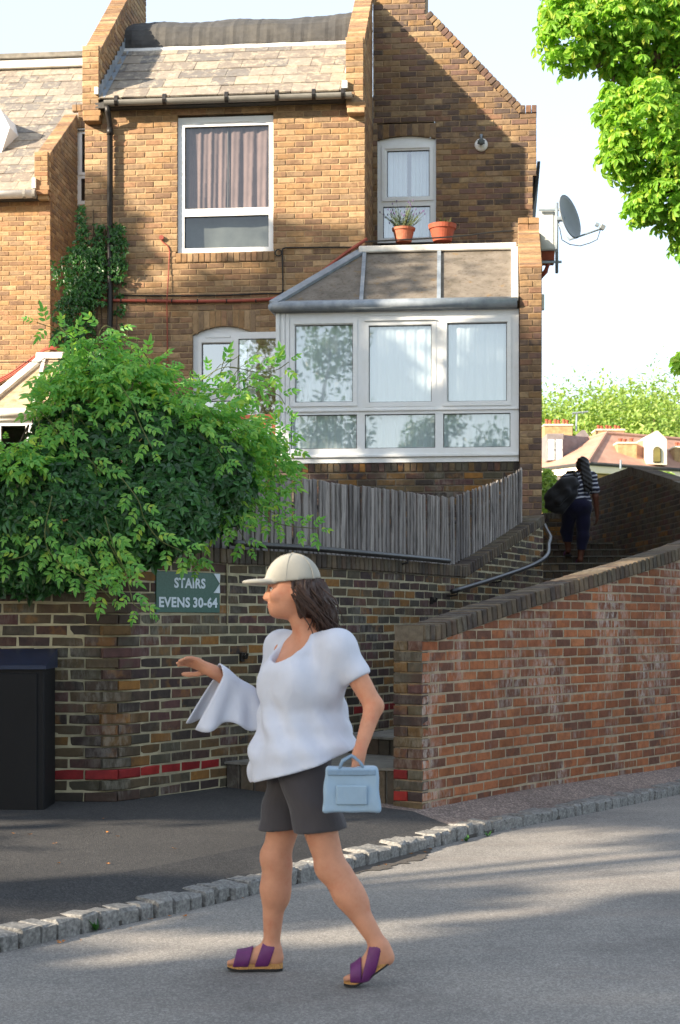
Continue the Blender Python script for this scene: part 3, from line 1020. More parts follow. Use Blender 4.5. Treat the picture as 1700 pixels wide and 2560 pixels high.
rail(pts, 'handrail', 'straight black handrail fixed along the coping under the grey fence', [(on_lw(u, v, .075)[0], on_lw(u, v, -.03)[0]) for u, v in ((700, 1368), (1000, 1393))])
pts = [on_lw(u, v, .1)[0] for u, v in ((1106, 1479), (1216, 1446), (1305, 1415), (1345, 1390))] + [pix(1372, 1361, 18.9), pix(1376, 1343, 19.6), pix(1367, 1325, 20.4), pix(1362, 1312, 21.2)]
rail(pts, 'handrail', 'worn black handrail curving up round the inside of the stairs', [(on_lw(u, v, .1)[0], on_lw(u, v, -.02)[0]) for u, v in ((1118, 1474), (1230, 1441), (1330, 1402))])

# ================================================================== SIGN
def sign():
    u0, u1 = 389, 548
    pa, _ = on_lw(u0, 1427, .004); pb, _ = on_lw(u1, 1432, .004)
    d = Vector((pb.x - pa.x, pb.y - pa.y)); W = d.length; ang = math.atan2(d.y, d.x)
    zt = CAMH - (1427 - VH) / F * pa.y; zb = CAMH - (1531 - VH) / F * pa.y; H = zt - zb
    n = Vector((math.sin(ang), -math.cos(ang)))
    mx = 0
    for i in range(11):                       # stand clear of the curving face
        uu = u0 + (u1 - u0) * i / 10; q, _ = on_lw(uu, 1480, 0)
        mx = max(mx, (Vector((q.x, q.y)) - Vector((pa.x, pa.y))).dot(n))
    base = Vector((pa.x, pa.y)) + n * (mx + .004)
    MT['sign'] = plain('dark_green_sign_enamel', rgb(40, 84, 72), .45, .22, 120, spec=.5, dirt=rgb(70, 104, 94), dirt_amt=.4, dscale=60)
    MT['signw'] = plain('pale_grey_lettering', rgb(196, 208, 216), .5, .06, 30)
    m = MB(); m.bbox(0, W, 0, .012, 0, H, .002)
    o = m.build('street_sign', MT['sign'], None, loc=(base.x, base.y, zb)); o.rotation_euler = (0, 0, ang)
    tag(o, 'green sign reading STAIRS EVENS 30-64 on the dark brick wall', 'sign')
    m = MB(); m.box(-.008, W + .008, .012, .018, -.008, H + .008); m.build('backing', MT['lead'], o)
    for pts in ([(W, H - .004), (W - .105 * W, H - .004), (W - .004, H * .742)], [(W, H * .50), (W - .105 * W, H * .50), (W - .004, H * .728)]):
        m = MB(); P = [(x - .002, -.0035, z) for x, z in pts]
        m.prism(P, (0, .0035, 0)); m.build('arrow_corner', MT['signw'], o)
    for txt, x0, x1, z0, z1 in (('STAIRS', .265 * W, .76 * W, .60 * H, .855 * H), ('EVENS 30-64', .035 * W, .955 * W, .125 * H, .385 * H)):
        cu = bpy.data.curves.new('t', 'FONT'); cu.body = txt; cu.size = 1; cu.offset = .036; cu.resolution_u = 3
        cu.space_character = 1.06; cu.space_word = .75
        to = bpy.data.objects.new('t', cu); COL.objects.link(to)
        bpy.context.view_layer.update()
        me = bpy.data.meshes.new_from_object(to.evaluated_get(bpy.context.evaluated_depsgraph_get()))
        bpy.data.objects.remove(to, do_unlink=True)
        xs = [v.co.x for v in me.vertices]; ys = [v.co.y for v in me.vertices]
        ax, bx_ = min(xs), max(xs); ay, by_ = min(ys), max(ys)
        for v in me.vertices:
            x = x0 + (v.co.x - ax) / (bx_ - ax) * (x1 - x0); z = z0 + (v.co.y - ay) / (by_ - ay) * (z1 - z0)
            v.co = (x, -.0025, z)
        me.materials.clear()
        link('lettering', me, MT['signw'], o)
sign()

# ================================================================== UTILITY CABINET
MT['cab'] = plain('dark_cabinet_paint', rgb(13, 14, 17), .6, .2, 4, .1, 40, spec=.25)
MT['cabtop'] = plain('blue_black_cabinet_lid', rgb(22, 36, 62), .4, .2, 5, spec=.4)
cab = empty('utility_cabinet', (-2.46, 10.33, .17)); tag(cab, 'dark blue black metal utility cabinet standing against the brick wall', 'cabinet')
m = MB(); m.bbox(-.55, .55, 0, .4, 0, .98, .006); m.build('body', MT['cab'], cab)
m = MB(); m.bbox(-.53, .505, -.012, -.001, .05, .95, .004); m.build('door', MT['cab'], cab)
m = MB()
m.prism([(-.565, -.02, .975), (-.565, .41, .975), (-.565, .41, 1.1), (-.565, -.02, 1.0)], (1.13, 0, 0)); m.build('lid', MT['cabtop'], cab)
for z_ in (.15, .5, .85):
    m = MB(); m.tube([(-.535, -.014, z_ - .04), (-.535, -.014, z_ + .04)], .009, 8); m.build('hinge', MT['cab'], cab)
m = MB(); m.box(-.5, .5, .02, .38, -.08, .0); m.build('plinth', MT['cab'], cab)
# ================================================================== HOUSE
HF = Frame(560, 198.6, -.1)
hx = lambda u, y=0.0: HF.x(u, y)
hz = lambda u, v, y=0.0: HF.at(u, v, y)[1]
house = empty('brick_house', (HF.X0, HF.Y0, 0), HF.rz)
tag(house, 'two storey yellow brown brick house with slate roof, white bay window and gable', 'house')

def ring(m, x0, x1, z0, z1, w, y0, y1):
    m.box(x0, x0 + w, y0, y1, z0, z1); m.box(x1 - w, x1, y0, y1, z0, z1)
    m.box(x0 + w, x1 - w, y0, y1, z0, z0 + w); m.box(x0 + w, x1 - w, y0, y1, z1 - w, z1)

def frame_mesh(x0, x1, z0, z1, y, panes, depth=.06):
    m = MB()
    xs = sorted(set([x0, x1] + [p[i] for p in panes for i in (0, 1)])); zs = sorted(set([z0, z1] + [p[i] for p in panes for i in (2, 3)]))
    for xa, xb in zip(xs, xs[1:]):
        for za, zb in zip(zs, zs[1:]):
            cx, cz = (xa + xb) / 2, (za + zb) / 2
            if any(p[0] < cx < p[1] and p[2] < cz < p[3] for p in panes): continue
            m.quad((xa, y, za), (xb, y, za), (xb, y, zb), (xa, y, zb))
            m.quad((xb, y + depth, za), (xa, y + depth, za), (xa, y + depth, zb), (xb, y + depth, zb))
    def hole(a, b, c, d, flip):
        P = [(a, c), (b, c), (b, d), (a, d)]
        for i in range(4):
            p, q = P[i], P[(i + 1) % 4]
            f = [(p[0], y, p[1]), (q[0], y, q[1]), (q[0], y + depth, q[1]), (p[0], y + depth, p[1])]
            m.quad(*(f if flip else f[::-1]))
    hole(x0, x1, z0, z1, False)
    for p in panes: hole(*p, True)
    return m

def curtain(x0, x1, z0, z1, y, amp, waves, name, mat, parent, seed=1, nx=60, taper=0.0):
    r = random.Random(seed); m = MB(); ph = [r.uniform(0, 6) for _ in range(4)]
    def P(i, j):
        t = i / nx; x = x0 + (x1 - x0) * t; z = z1 + (z0 - z1) * j / 6
        yy = y + amp * (math.sin(t * waves * 6.28 + ph[0]) + .5 * math.sin(t * waves * 13.1 + ph[1] + j * .3) + .3 * math.sin(t * waves * 3.3 + ph[2] + j * .5)) * (.6 + .4 * j / 6)
        return (x + taper * j / 6 * (t - .5), yy, z)
    for i in range(nx):
        for j in range(6): m.quad(P(i, j + 1), P(i + 1, j + 1), P(i + 1, j), P(i, j))
    return m.build(name, mat, parent, True)

def room(x0, x1, z0, z1, y0, y1, parent, mat, name='room_lining'):
    m = MB()
    m.quad((x0, y1, z0), (x1, y1, z0), (x1, y1, z1), (x0, y1, z1))
    m.quad((x0, y0, z0), (x0, y1, z0), (x0, y1, z1), (x0, y0, z1)); m.quad((x1, y1, z0), (x1, y0, z0), (x1, y0, z1), (x1, y1, z1))
    m.quad((x0, y0, z0), (x1, y0, z0), (x1, y1, z0), (x0, y1, z0)); m.quad((x0, y1, z1), (x1, y1, z1), (x1, y0, z1), (x0, y0, z1))
    return m.build(name, mat, parent)

MT['lilac'] = plain('mauve_grey_curtain', rgb(108, 92, 90), .9, .15, 5)
def netmat():
    m, nt, b = new_mat('white_net_curtain'); b.inputs['Base Color'].default_value = rgb(228, 238, 240); b.inputs['Roughness'].default_value = .95
    tr = nd(nt, 'ShaderNodeBsdfTranslucent'); tr.inputs[0].default_value = rgb(228, 238, 240)
    mx = nd(nt, 'ShaderNodeMixShader'); mx.inputs[0].default_value = .2
    nt.links.new(b.outputs[0], mx.inputs[1]); nt.links.new(tr.outputs[0], mx.inputs[2]); nt.links.new(mx.outputs[0], nt.nodes['Material Output'].inputs[0]); return m
MT['net'] = netmat()
MT['shadowgap'] = plain('dark_gasket', rgb(40, 40, 42), .6, .1)  # gasket colour, also used for the painted shade between the curtains
MT['blind'] = plain('grey_fabric', rgb(84, 90, 90), .9, .2, 4)

# ---- front wall -------------------------------------------------
X0, X1 = hx(212), hx(912)
W1 = (hx(443), hx(683), hz(560, 630), hz(560, 289))
D1 = (hx(481), hx(640), 2.35, hz(560, 836))
D1TOP = hz(560, 776)
W1S = hz(560, 655)
core = MB()
def iv_front(z):
    iv = [(X0, X1)]
    if W1S < z < W1[3]: iv = sub(iv, W1[0] if z > W1[2] else W1[0] - .02, W1[1] if z > W1[2] else W1[1] + .02)
    if D1[2] < z < D1TOP: iv = sub(iv, D1[0], D1[1])
    return iv
ZB = 8.0 - 76 * CO
sp_front = rows(ZB, 8.0, iv_front, seed=41, core=core)
cx = (D1[0] + D1[1]) / 2; hw = (D1[1] - D1[0]) / 2; rise = hz(560, 815) - D1[3]
arch = lambda x: D1[3] + rise * (1 - ((x - cx) / hw) ** 2)
sp_front += soldiers(D1[0], D1[1], arch, D1TOP, seed=5)
sp_front += soldiers(W1[0] - .02, W1[1] + .02, W1S, W1[2], seed=6, y=-.012)
for a, b, zt, zb_ in ((D1[0], D1[1], D1TOP, None), (W1[0] - .02, W1[1] + .02, W1[2], W1S)):
    n = 16
    for i in range(n):
        xa, xb = a + (b - a) * i / n, a + (b - a) * (i + 1) / n
        za, zb2 = (arch(xa), arch(xb)) if zb_ is None else (zb_, zb_)
        core.quad((xa, .008, za), (xb, .008, zb2), (xb, .008, zt), (xa, .008, zt))
# right hand return of the front block
core.quad((X1 - .008, .1, ZB), (X1 - .008, 1.32, ZB), (X1 - .008, 1.32, 9.4), (X1 - .008, .1, 8.0))
core.quad((X0 + .008, 1.7, ZB), (X0 + .008, .1, ZB), (X0 + .008, .1, 8.0), (X0 + .008, 1.7, 9.4))
front = core.build('front_wall', MT['mortar_h'], house)
sp_side = rows(ZB, 8.0, lambda z: [(.1, 1.3)], ang=math.pi / 2, org=(X1, 0), seed=43)
hideF = lambda u, v: v > 900 or (u < 300 and v > 540)
emit(front, sp_front + sp_side, MT['house'], 170, 'brick', 'brickwork', frame_parent=house, hide=hideF)

# ---- big upper window -------------------------------------------
def mkwindow(name, rect, panes, y, parent, sash=(), depth=.06, vents=(), glass='glass', label=None):
    m = frame_mesh(*rect, y, panes, depth)
    for (a, b, c, d) in vents: m.box(a, b, y - .012, y - .0005, c, d)
    w = m.build(name, MT['upvc'], parent)
    if label: w['label'] = label
    for p in panes:
        g = MB(); yy = y + .035; g.quad((p[0], yy, p[2]), (p[1], yy, p[2]), (p[1], yy, p[3]), (p[0], yy, p[3]))
        g.build('pane', MT[glass], w)
        s = MB(); ring(s, p[0] + .0005, p[1] - .0005, p[2] + .0005, p[3] - .0005, .007, y + .022, y + .033); s.build('gasket', MT['shadowgap'], w)
    for p in sash:
        s = MB(); ring(s, *p, .045, y - .018, y - .0008); s.build('sash', MT['upvc'], w)
    return w
P = lambda u0, u1, v0, v1, y=0.0: (hx(u0, y), hx(u1, y), hz((u0 + u1) / 2, v1, y), hz((u0 + u1) / 2, v0, y))
w1 = mkwindow('window', W1, [P(460, 671, 312, 518), P(459, 670, 537, 617)], .045, house, vents=[(hx(500), hx(630), hz(560, 303), hz(560, 297))])
curtain(hx(455), hx(566), hz(560, 522), hz(560, 305), .13, .016, 4, 'curtain', MT['lilac'], w1, 3)
curtain(hx(568), hx(676), hz(560, 522), hz(560, 305), .13, .018, 3, 'curtain', MT['lilac'], w1, 4)
m = MB(); m.tube([(hx(566), .125, hz(560, 306)), (hx(567), .125, hz(560, 420)), (hx(566), .125, hz(560, 520))], .012, 6); m.build('curtain_gap', MT['shadowgap'], w1)  # dark tube stands in for the shade where the two curtains meet
curtain(hx(455), hx(676), hz(560, 625), hz(560, 522), .2, .006, 2, 'blind', MT['blind'], w1, 6)
room(W1[0], W1[1], W1[2], W1[3], .1, .85, w1, MT['room'])

# ---- back door seen behind the bay, and its open leaf -------------
ya = .05
pan = [P(505, 576, 858, 970, ya), P(492, 576, 1002, 1120, ya), P(590, 628, 858, 970, ya), P(590, 628, 1002, 1120, ya)]
dr = (D1[0], D1[1], hz(560, 1180, ya), D1[3] + .001)
d1 = mkwindow('door', dr, pan, ya, house, sash=[P(495, 630, 847, 1130, ya)], vents=[(hx(513), hx(575), hz(560, 842), hz(560, 837))], label='white glazed door under a brick arch', glass='glassd')
m = MB(); n = 12
for i in range(n):
    xa, xb = D1[0] + (D1[1] - D1[0]) * i / n, D1[0] + (D1[1] - D1[0]) * (i + 1) / n
    m.quad((xa, ya + .004, D1[3] - .01), (xb, ya + .004, D1[3] - .01), (xb, ya + .004, arch(xb)), (xa, ya + .004, arch(xa)))
m.build('arch_panel', MT['upvc'], d1)
room(D1[0], D1[1], 2.4, D1[3], .12, .85, d1, MT['room'])
yl_ = -.55
leaf = P(578, 700, 830, 1180, yl_)
lf = mkwindow('open_door_leaf', leaf, [P(596, 694, 846, 1060, yl_), P(596, 694, 1075, 1150, yl_)], yl_, house, depth=.05, glass='glassd')

# ---- roof ---------------------------------------------------------
RA = math.atan2(1.30, 1.64); RL = math.hypot(1.30, 1.64)
ex, ez = -.14, 8.03
xl, xr = hx(254), hx(868)
m = MB()
m.quad((xl - .05, ex + .03, ez - .03), (xr + .05, ex + .03, ez - .03), (xr + .05, ex + .03 + 1.5, ez + 1.16), (xl - .05, ex + .03 + 1.5, ez + 1.16))
m.box(xl - .05, xr + .05, -.12, 0.02, 7.93, 8.0)
m.box(xl - .05, xr + .05, 1.5, 6, 8.7, 9.12)
roof = m.build('roof', MT['felt'], house)
def slates(parent, xl, xr, ex, ez, ang, rowsn, w, exp, seed, clip=None):
    r = random.Random(seed); meshes = []
    for k in range(5):
        vs, fs = cham(-.5, .5, 0, 1, -.5, .5, .02)
        vs = [(x + (r.uniform(-.012, .012)), y + (r.uniform(-.015, .015) if y < .5 else 0), z) for x, y, z in vs]
        me = bpy.data.meshes.new('slate'); me.from_pydata(vs, [], fs); me.materials.append(MT['slate']); meshes.append(me)
    for j in range(rowsn):
        off = (j % 2) * w / 2 + r.uniform(-.01, .01)
        x = xl - off
        while x < xr - .02:
            a, b = max(x, xl), min(x + w, xr)
            if b - a > .04:
                d0 = j * exp
                yy, zz = ex + d0 * math.cos(ang), ez + d0 * math.sin(ang)
                if clip is None or clip((a + b) / 2, yy):
                    n = (-math.sin(ang), math.cos(ang))
                    lift = .016 + r.uniform(-.002, .004)
                    o = link('slate', r.choice(meshes), None, parent, ((a + b) / 2, yy + n[0] * lift, zz + n[1] * lift))
                    o.rotation_euler = (ang - .028 + r.uniform(-.006, .006), 0, r.uniform(-.006, .006))
                    o.scale = (b - a - .005, exp * 1.18, .02)
            x += w
slates(roof, xl, xr, ex, ez, RA, 6, .305, .305, 51)
# flashing and the felt roll along the top
n_ = (-math.sin(RA), math.cos(RA))
def onroof(d, h=0.0): return (ex + d * math.cos(RA) + n_[0] * h, ez + d * math.sin(RA) + n_[1] * h)
m = MB(); a = onroof(1.70, .03); b = onroof(1.86, .034); c = onroof(1.9, .0)
m.add([(xl, a[0], a[1]), (xr, a[0], a[1]), (xr, b[0], b[1]), (xl, b[0], b[1]), (xl, a[0], a[1] - .02), (xr, a[0], a[1] - .02)], [(0, 1, 2, 3), (4, 5, 1, 0)])
m.build('top_flashing', MT['whitelead'], roof)
m = MB(); nx = 70; rr = random.Random(3)
prof = [(1.79, .04), (1.81, .07), (1.86, .12), (1.93, .17), (2.02, .21), (2.2, .2), (2.6, .1)]
wav = [rr.uniform(-1, 1) for _ in range(nx + 1)]
def FP(i, k):
    d, h = prof[k]; y, z = onroof(d, h)
    t = i / nx; x = xl - .04 + (xr - xl + .08) * t
    z += .012 * math.sin(t * 17 + k) * (k > 0) + .004 * wav[i] * (k > 0) + .06 * max(0, t - .85) / .15 * (k > 2)
    y += .008 * math.sin(t * 31 + k * .9 + 2 * math.sin(t * 9)) + .006 * wav[(i * 7) % nx]
    return (x, y, z)
for i in range(nx):
    for k in range(len(prof) - 1): m.quad(FP(i, k), FP(i + 1, k), FP(i + 1, k + 1), FP(i, k + 1))
m.build('ridge_felt', MT['felt'], roof, True)

# ---- raking parapets ----------------------------------------------
def parapet(xa, xb, front_z, rake, y1, zlow, seed, name='parapet', y0=-.12, parent=house, F_=None, stub_bottom=7.9):
    """party wall standing above the roof: brick stub in front, bricks on edge up the rake"""
    m = MB(); b_ = .008
    y_r = .02
    prof = [(y0 + b_, zlow), (y0 + b_, front_z - .02), (y_r, front_z - .02), (y1, front_z + rake * (y1 - y_r) - .02), (y1, zlow)]
    m.prism([(xa + b_, y, z) for y, z in prof], (xb - xa - 2 * b_, 0, 0))
    o = m.build(name, MT['mortar_h'], parent)
    sp = []
    n = int(round((front_z - stub_bottom) / CO)); w = xb - xa
    for i in range(n):
        zc = front_z - (i + .5) * CO
        if i % 2 == 0: sp.append(((xa + xb) / 2, y0, zc, 0, w - .004, BH))
        else:
            sp.append((xa + w * .25, y0, zc, 0, w / 2 - .008, BH)); sp.append((xa + w * .75, y0, zc, 0, w / 2 - .008, BH))
    # side facing right
    nside = int((front_z + rake * (y1 - y_r) - zlow) / CO)
    for i in range(nside):
        zc = zlow + (i + .5) * CO
        ya_ = y0 + .11 if zc < front_z - .03 else y_r + (zc - front_z) / rake + .05
        yy = ya_ + (i % 2) * .1
        while yy < y1 - .05:
            L = min(.215, y1 - yy); sp.append((xb, yy + L / 2, zc, math.pi / 2, L, BH)); yy += .225
    emit(o, sp, MT['house'], 24, 'brick', 'brickwork', frame_parent=parent, depth=.09)
    r = random.Random(seed); L = math.hypot(y1 - y_r, rake * (y1 - y_r)); k = int(L / .076); an = math.atan(rake)
    me_ = [coping_mesh(MT['house'], w + .006, .066, .1, q) for q in range(6)]
    for i in range(k):
        d = (i + .5) * .076
        c = link('rake_brick', r.choice(me_), None, o, ((xa + xb) / 2, y_r + d * math.cos(an) + .02, front_z + d * math.sin(an) - .03))
        c.rotation_euler = (an + r.uniform(-.02, .02), 0, 0)
    # corbel at the foot
    for q, (dy, dz) in enumerate(((.05, 0), (.02, -CO))):
        c = link('corbel_brick', coping_mesh(MT['house'], w + .01 - .02 * q, .16, BH, q), None, o, ((xa + xb) / 2 + .02, y0 - .02 + dy + .04, stub_bottom - .03 + dz))
    return o
pl = parapet(hx(211), hx(253), hz(230, 121), .82, 2.6, 7.85, 61)
pr = parapet(hx(866), hx(911), hz(890, 100), .82, 1.32, 7.85, 62)
# stepped lead at the left verge of the roof
m = MB(); xa = hx(253)
for i in range(12):
    d0, d1 = RL * i / 12, RL * (i + 1) / 12
    a, b = onroof(d0, .02), onroof(d1, .02); at_, bt = onroof(d0, .17), onroof(d0, .17)
    m.quad((xa + .012, a[0], a[1]), (xa + .012, b[0], b[1]), (xa + .012, b[0], b[1] + .12), (xa + .012, a[0], a[1] + .17))
    m.quad((xa + .012, a[0], a[1] + .001), (xa + .085, a[0], a[1] + .012), (xa + .085, b[0], b[1] + .012), (xa + .012, b[0], b[1] + .001))
m.build('stepped_flashing', MT['lead'], roof)
m = MB(); xb_ = hx(867)
for i in range(8):
    d0, d1 = .55 + (RL - .55) * i / 8, .55 + (RL - .55) * (i + 1) / 8
    a, b = onroof(d0, .03), onroof(d1, .03); w_ = .05 + .06 * i / 8
    m.quad((xb_ - w_, a[0], a[1]), (xb_ - .004, a[0], a[1] + .05), (xb_ - .004, b[0], b[1] + .05), (xb_ - w_ - .01, b[0], b[1]))
m.build('side_flashing', MT['lead'], roof)
m = MB(); m.bbox(hx(244), hx(254), -.17, -.1, hz(250, 246), hz(250, 228), .004); m.bbox(hx(858), hx(872), -.17, -.1, hz(866, 231), hz(866, 212), .004); m.build('verge_cap', MT['whitelead'], roof)

# ---- gutter and downpipe ------------------------------------------
m = MB(); gx0, gx1 = hx(262, -.2), hx(880, -.2); gz = 7.985
nseg = 10
for k in range(nseg):
    a0, a1 = math.pi + math.pi * k / nseg, math.pi + math.pi * (k + 1) / nseg
    p0, p1 = (-.2 + .062 * math.cos(a0), gz + .062 * math.sin(a0)), (-.2 + .062 * math.cos(a1), gz + .062 * math.sin(a1))
    q0, q1 = (-.2 + .055 * math.cos(a0), gz + .055 * math.sin(a0)), (-.2 + .055 * math.cos(a1), gz + .055 * math.sin(a1))
    m.quad((gx0, *p0), (gx1, *p0), (gx1, *p1), (gx0, *p1)); m.quad((gx0, *q1), (gx1, *q1), (gx1, *q0), (gx0, *q0))
for gx in (gx0, gx1):
    m.poly([(gx, -.2 + .062 * math.cos(math.pi + math.pi * k / nseg), gz + .062 * math.sin(math.pi + math.pi * k / nseg)) for k in range(nseg + 1)])
gut = m.build('gutter', MT['gutter'], house, False)
for u in (292, 412, 567, 693, 785, 858):
    xx = hx(u, -.2); b = MB()
    b.tube([(xx - .022, -.2, gz), (xx + .022, -.2, gz)], .07, 12); b.box(xx - .012, xx + .012, -.15, .0, gz - .05, gz - .02)
    b.build('bracket', MT['pipe'], gut)
m = MB(); dx_ = hx(275, -.07)
m.tube([(dx_, -.2, 7.94), (dx_, -.19, 7.86), (dx_, -.07, 7.74), (dx_, -.07, 6.0), (dx_, -.07, 4.2), (dx_, -.07, 2.3)], .036, 12)
for z in (7.6, 5.9, 4.1): m.tube([(dx_, -.07, z), (dx_, -.07, z + .09)], .043, 12)
m.build('downpipe', MT['pipe'], house, True)

# ---- gable wall, set back to the right ----------------------------
YG = 1.3
gxl, gxr, gxr2 = X1, hx(1342, YG), hx(1333, YG)
A_ = (hx(1064, YG), hz(1064, 38, YG)); B_ = (hx(1301, YG), hz(1301, 283, YG))
ZC = hz(1340, 440, YG)
W2 = (hx(943, YG), hx(1090, YG), hz(1016, 604, YG), hz(1016, 348, YG)); W2T = hz(1016, 309, YG)
ZG0 = 8.0 - 30 * CO
def iv_gable(z):
    if z > A_[1]: r_ = A_[0]
    elif z > B_[1]: r_ = A_[0] + (B_[0] - A_[0]) * (A_[1] - z) / (A_[1] - B_[1])
    elif z > ZC: r_ = gxr
    else: r_ = gxr2
    iv = [(gxl, r_ - .005)]
    if W2[2] - .05 < z < W2T: iv = sub(iv, W2[0], W2[1])
    return iv
core = MB()
ztop = 8.0 + 32 * CO
spg = rows(ZG0, ztop, iv_gable, y=YG, seed=71, core=core)
c2 = (W2[0] + W2[1]) / 2; h2 = (W2[1] - W2[0]) / 2; r2_ = .05
arch2 = lambda x: W2[3] + r2_ * (1 - ((x - c2) / h2) ** 2)
spg += soldiers(W2[0], W2[1], arch2, W2T, y=YG, seed=72)
for i in range(12):
    xa, xb = W2[0] + (W2[1] - W2[0]) * i / 12, W2[0] + (W2[1] - W2[0]) * (i + 1) / 12
    core.quad((xa, YG + .008, arch2(xa)), (xb, YG + .008, arch2(xb)), (xb, YG + .008, W2T), (xa, YG + .008, W2T))
core.quad((gxr2 - .01, YG + .05, 2.3), (gxr2 - .01, YG + 5, 2.3), (gxr2 - .01, YG + 5, ZC), (gxr2 - .01, YG + .05, ZC))
core.quad((gxr - .01, YG + .05, ZC), (gxr - .01, YG + 5, ZC), (gxr - .01, YG + 5, B_[1]), (gxr - .01, YG + .05, B_[1]))
core.quad((A_[0] - .01, YG + .05, A_[1]), (A_[0] - .01, YG + 1, A_[1]), (A_[0] - .01, YG + 1, ztop), (A_[0] - .01, YG + .05, ztop))
core.quad((gxl, YG + .2, ztop), (A_[0], YG + .2, ztop), (A_[0], YG + 1, ztop), (gxl, YG + 1, ztop))
gable = core.build('gable_wall', MT['mortar_g'], house)
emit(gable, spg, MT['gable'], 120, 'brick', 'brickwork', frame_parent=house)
ga = math.atan2(B_[1] - A_[1], B_[0] - A_[0]); gl = math.hypot(B_[1] - A_[1], B_[0] - A_[0]); n = int(gl / .0757); rv = random.Random(6)
for i in range(n):
    t = (i + .5) / n
    o = link('verge_brick', coping_mesh(MT['gable'], .066, .24, .1, rv.randrange(6)), None, gable,
             (A_[0] + (B_[0] - A_[0]) * t - math.sin(ga) * .035, YG + .1, A_[1] + (B_[1] - A_[1]) * t + math.cos(ga) * .035))
    o.rotation_euler = (0, -ga + rv.uniform(-.02, .02), 0)
for i in range(3):
    link('verge_brick', coping_mesh(MT['gable'], .066, .24, .1, i), None, gable, (B_[0] + .03 + i * .0755, YG + .1, B_[1] + .05))
# slate verge and gutter end at the back corner
m = MB(); m.prism([(hx(1343, YG + .3), YG + .3, hz(1343, 403, YG + .3)), (hx(1351, YG + .3), YG + .3, hz(1351, 403, YG + .3)), (hx(1348, YG + .3), YG + .3, hz(1348, 440, YG + .3)), (hx(1334, YG + .3), YG + .3, hz(1334, 515, YG + .3)), (hx(1331, YG + .3), YG + .3, hz(1331, 515, YG + .3))], (0, 4.0, 0)); m.build('eaves_box', MT['felt'], house)
w2 = mkwindow('window', W2, [P(967, 1073, 373, 489, YG), P(957, 1075, 513, 592, YG)], YG + .05, house, sash=[P(954, 1083, 360, 500, YG)], vents=[(hx(975, YG), hx(1060, YG), hz(1016, 361, YG), hz(1016, 356, YG))], glass='glassb')
m = MB()
for i in range(12):
    xa, xb = W2[0] + (W2[1] - W2[0]) * i / 12, W2[0] + (W2[1] - W2[0]) * (i + 1) / 12
    m.quad((xa, YG + .054, W2[3] - .01), (xb, YG + .054, W2[3] - .01), (xb, YG + .054, arch2(xb)), (xa, YG + .054, arch2(xa)))
m.build('arch_panel', MT['upvc'], w2)
curtain(hx(955, YG), hx(1016, YG), hz(1016, 600, YG), hz(1016, 365, YG), YG + .17, .01, 5, 'net_curtain', MT['net'], w2, 8)
curtain(hx(1026, YG), hx(1080, YG), hz(1016, 600, YG), hz(1016, 365, YG), YG + .17, .01, 5, 'net_curtain', MT['net'], w2, 9)
room(W2[0], W2[1], W2[2], W2[3], YG + .1, YG + .7, w2, MT['room'])
# dark mass inside so no daylight leaks behind the brick skins
m = MB(); m.box(X0 + .02, X1 - .02, .86, 6, 2.3, 7.92); m.box(X1 - .01, gxr2 - .02, YG + .72, 6, 2.3, B_[1] - .3)
m.box(X1 - .01, A_[0] - .02, YG + .15, 2.3, B_[1] - .3, ztop - .05)
m.build('inner_block', MT['room'], house)

# ---- bay ----------------------------------------------------------
YB = -1.34
bz = lambda u, v: hz(u, v, YB); bx_ = lambda u: hx(u, YB)
bl, br_ = bx_(690), bx_(1297)
zs, zt_ = bz(1000, 1143), bz(1000, 778)
bp = lambda u0, u1, v0, v1: P(u0, u1, v0, v1, YB)
panes = [bp(738, 882, 812, 1005), bp(922, 1079, 813, 1005), bp(1119, 1267, 807, 1003), bp(727, 892, 1037, 1122), bp(912, 1088, 1035, 1120), bp(1108, 1276, 1033, 1118)]
bay = mkwindow('bay_window', (bl, br_, zs, zt_), panes, YB, house, depth=.07, glass='glassb',
               sash=[bp(726, 893, 800, 1016), bp(1107, 1278, 796, 1014)], vents=[(bx_(928), bx_(1072), bz(1000, 788), bz(1000, 784))], label='white framed bay window of six panes with net curtains')
ins = MB(); q = bp(912, 1090, 802, 1016); ring(ins, *q, .045, YB - .006, YB - .0008)
ins.box(q[0], q[1], YB - .03, YB - .0008, q[3] + .002, q[3] + .012); ins.build('sash', MT['upvc'], bay)
m = MB()
for u in (690, 703, 714): m.bbox(bx_(u), bx_(u) + .045, YB - .022 + .004 * (u - 690) / 12, YB - .001, zs, zt_, .004)
m.bbox(bl, br_, YB - .03, YB - .001, zs - .0, zs + .035, .006)
m.bbox(bl, br_, YB - .02, YB - .001, bz(1000, 1027), bz(1000, 1022), .002)
m.build('corner_post', MT['upvc'], bay)
for k, (ua, ub) in enumerate(((728, 895), (905, 1095), (1104, 1285))):
    curtain(bx_(ua), bx_(ub), zs + .05, zt_ - .05, YB + .058, .007, 7, 'net_curtain', MT['net'], bay, 20 + k, 80)
room(bl + .05, br_ - .02, zs, zt_, YB + .08, -.06, bay, MT['upvc'])
m = MB(); m.box(bl, bl + .05, YB + .07, -.001, zs, zt_); m.box(bl, br_, YB + .0, -.06, zs - .06, zs - .002); m.build('side_panel', MT['upvc'], bay)
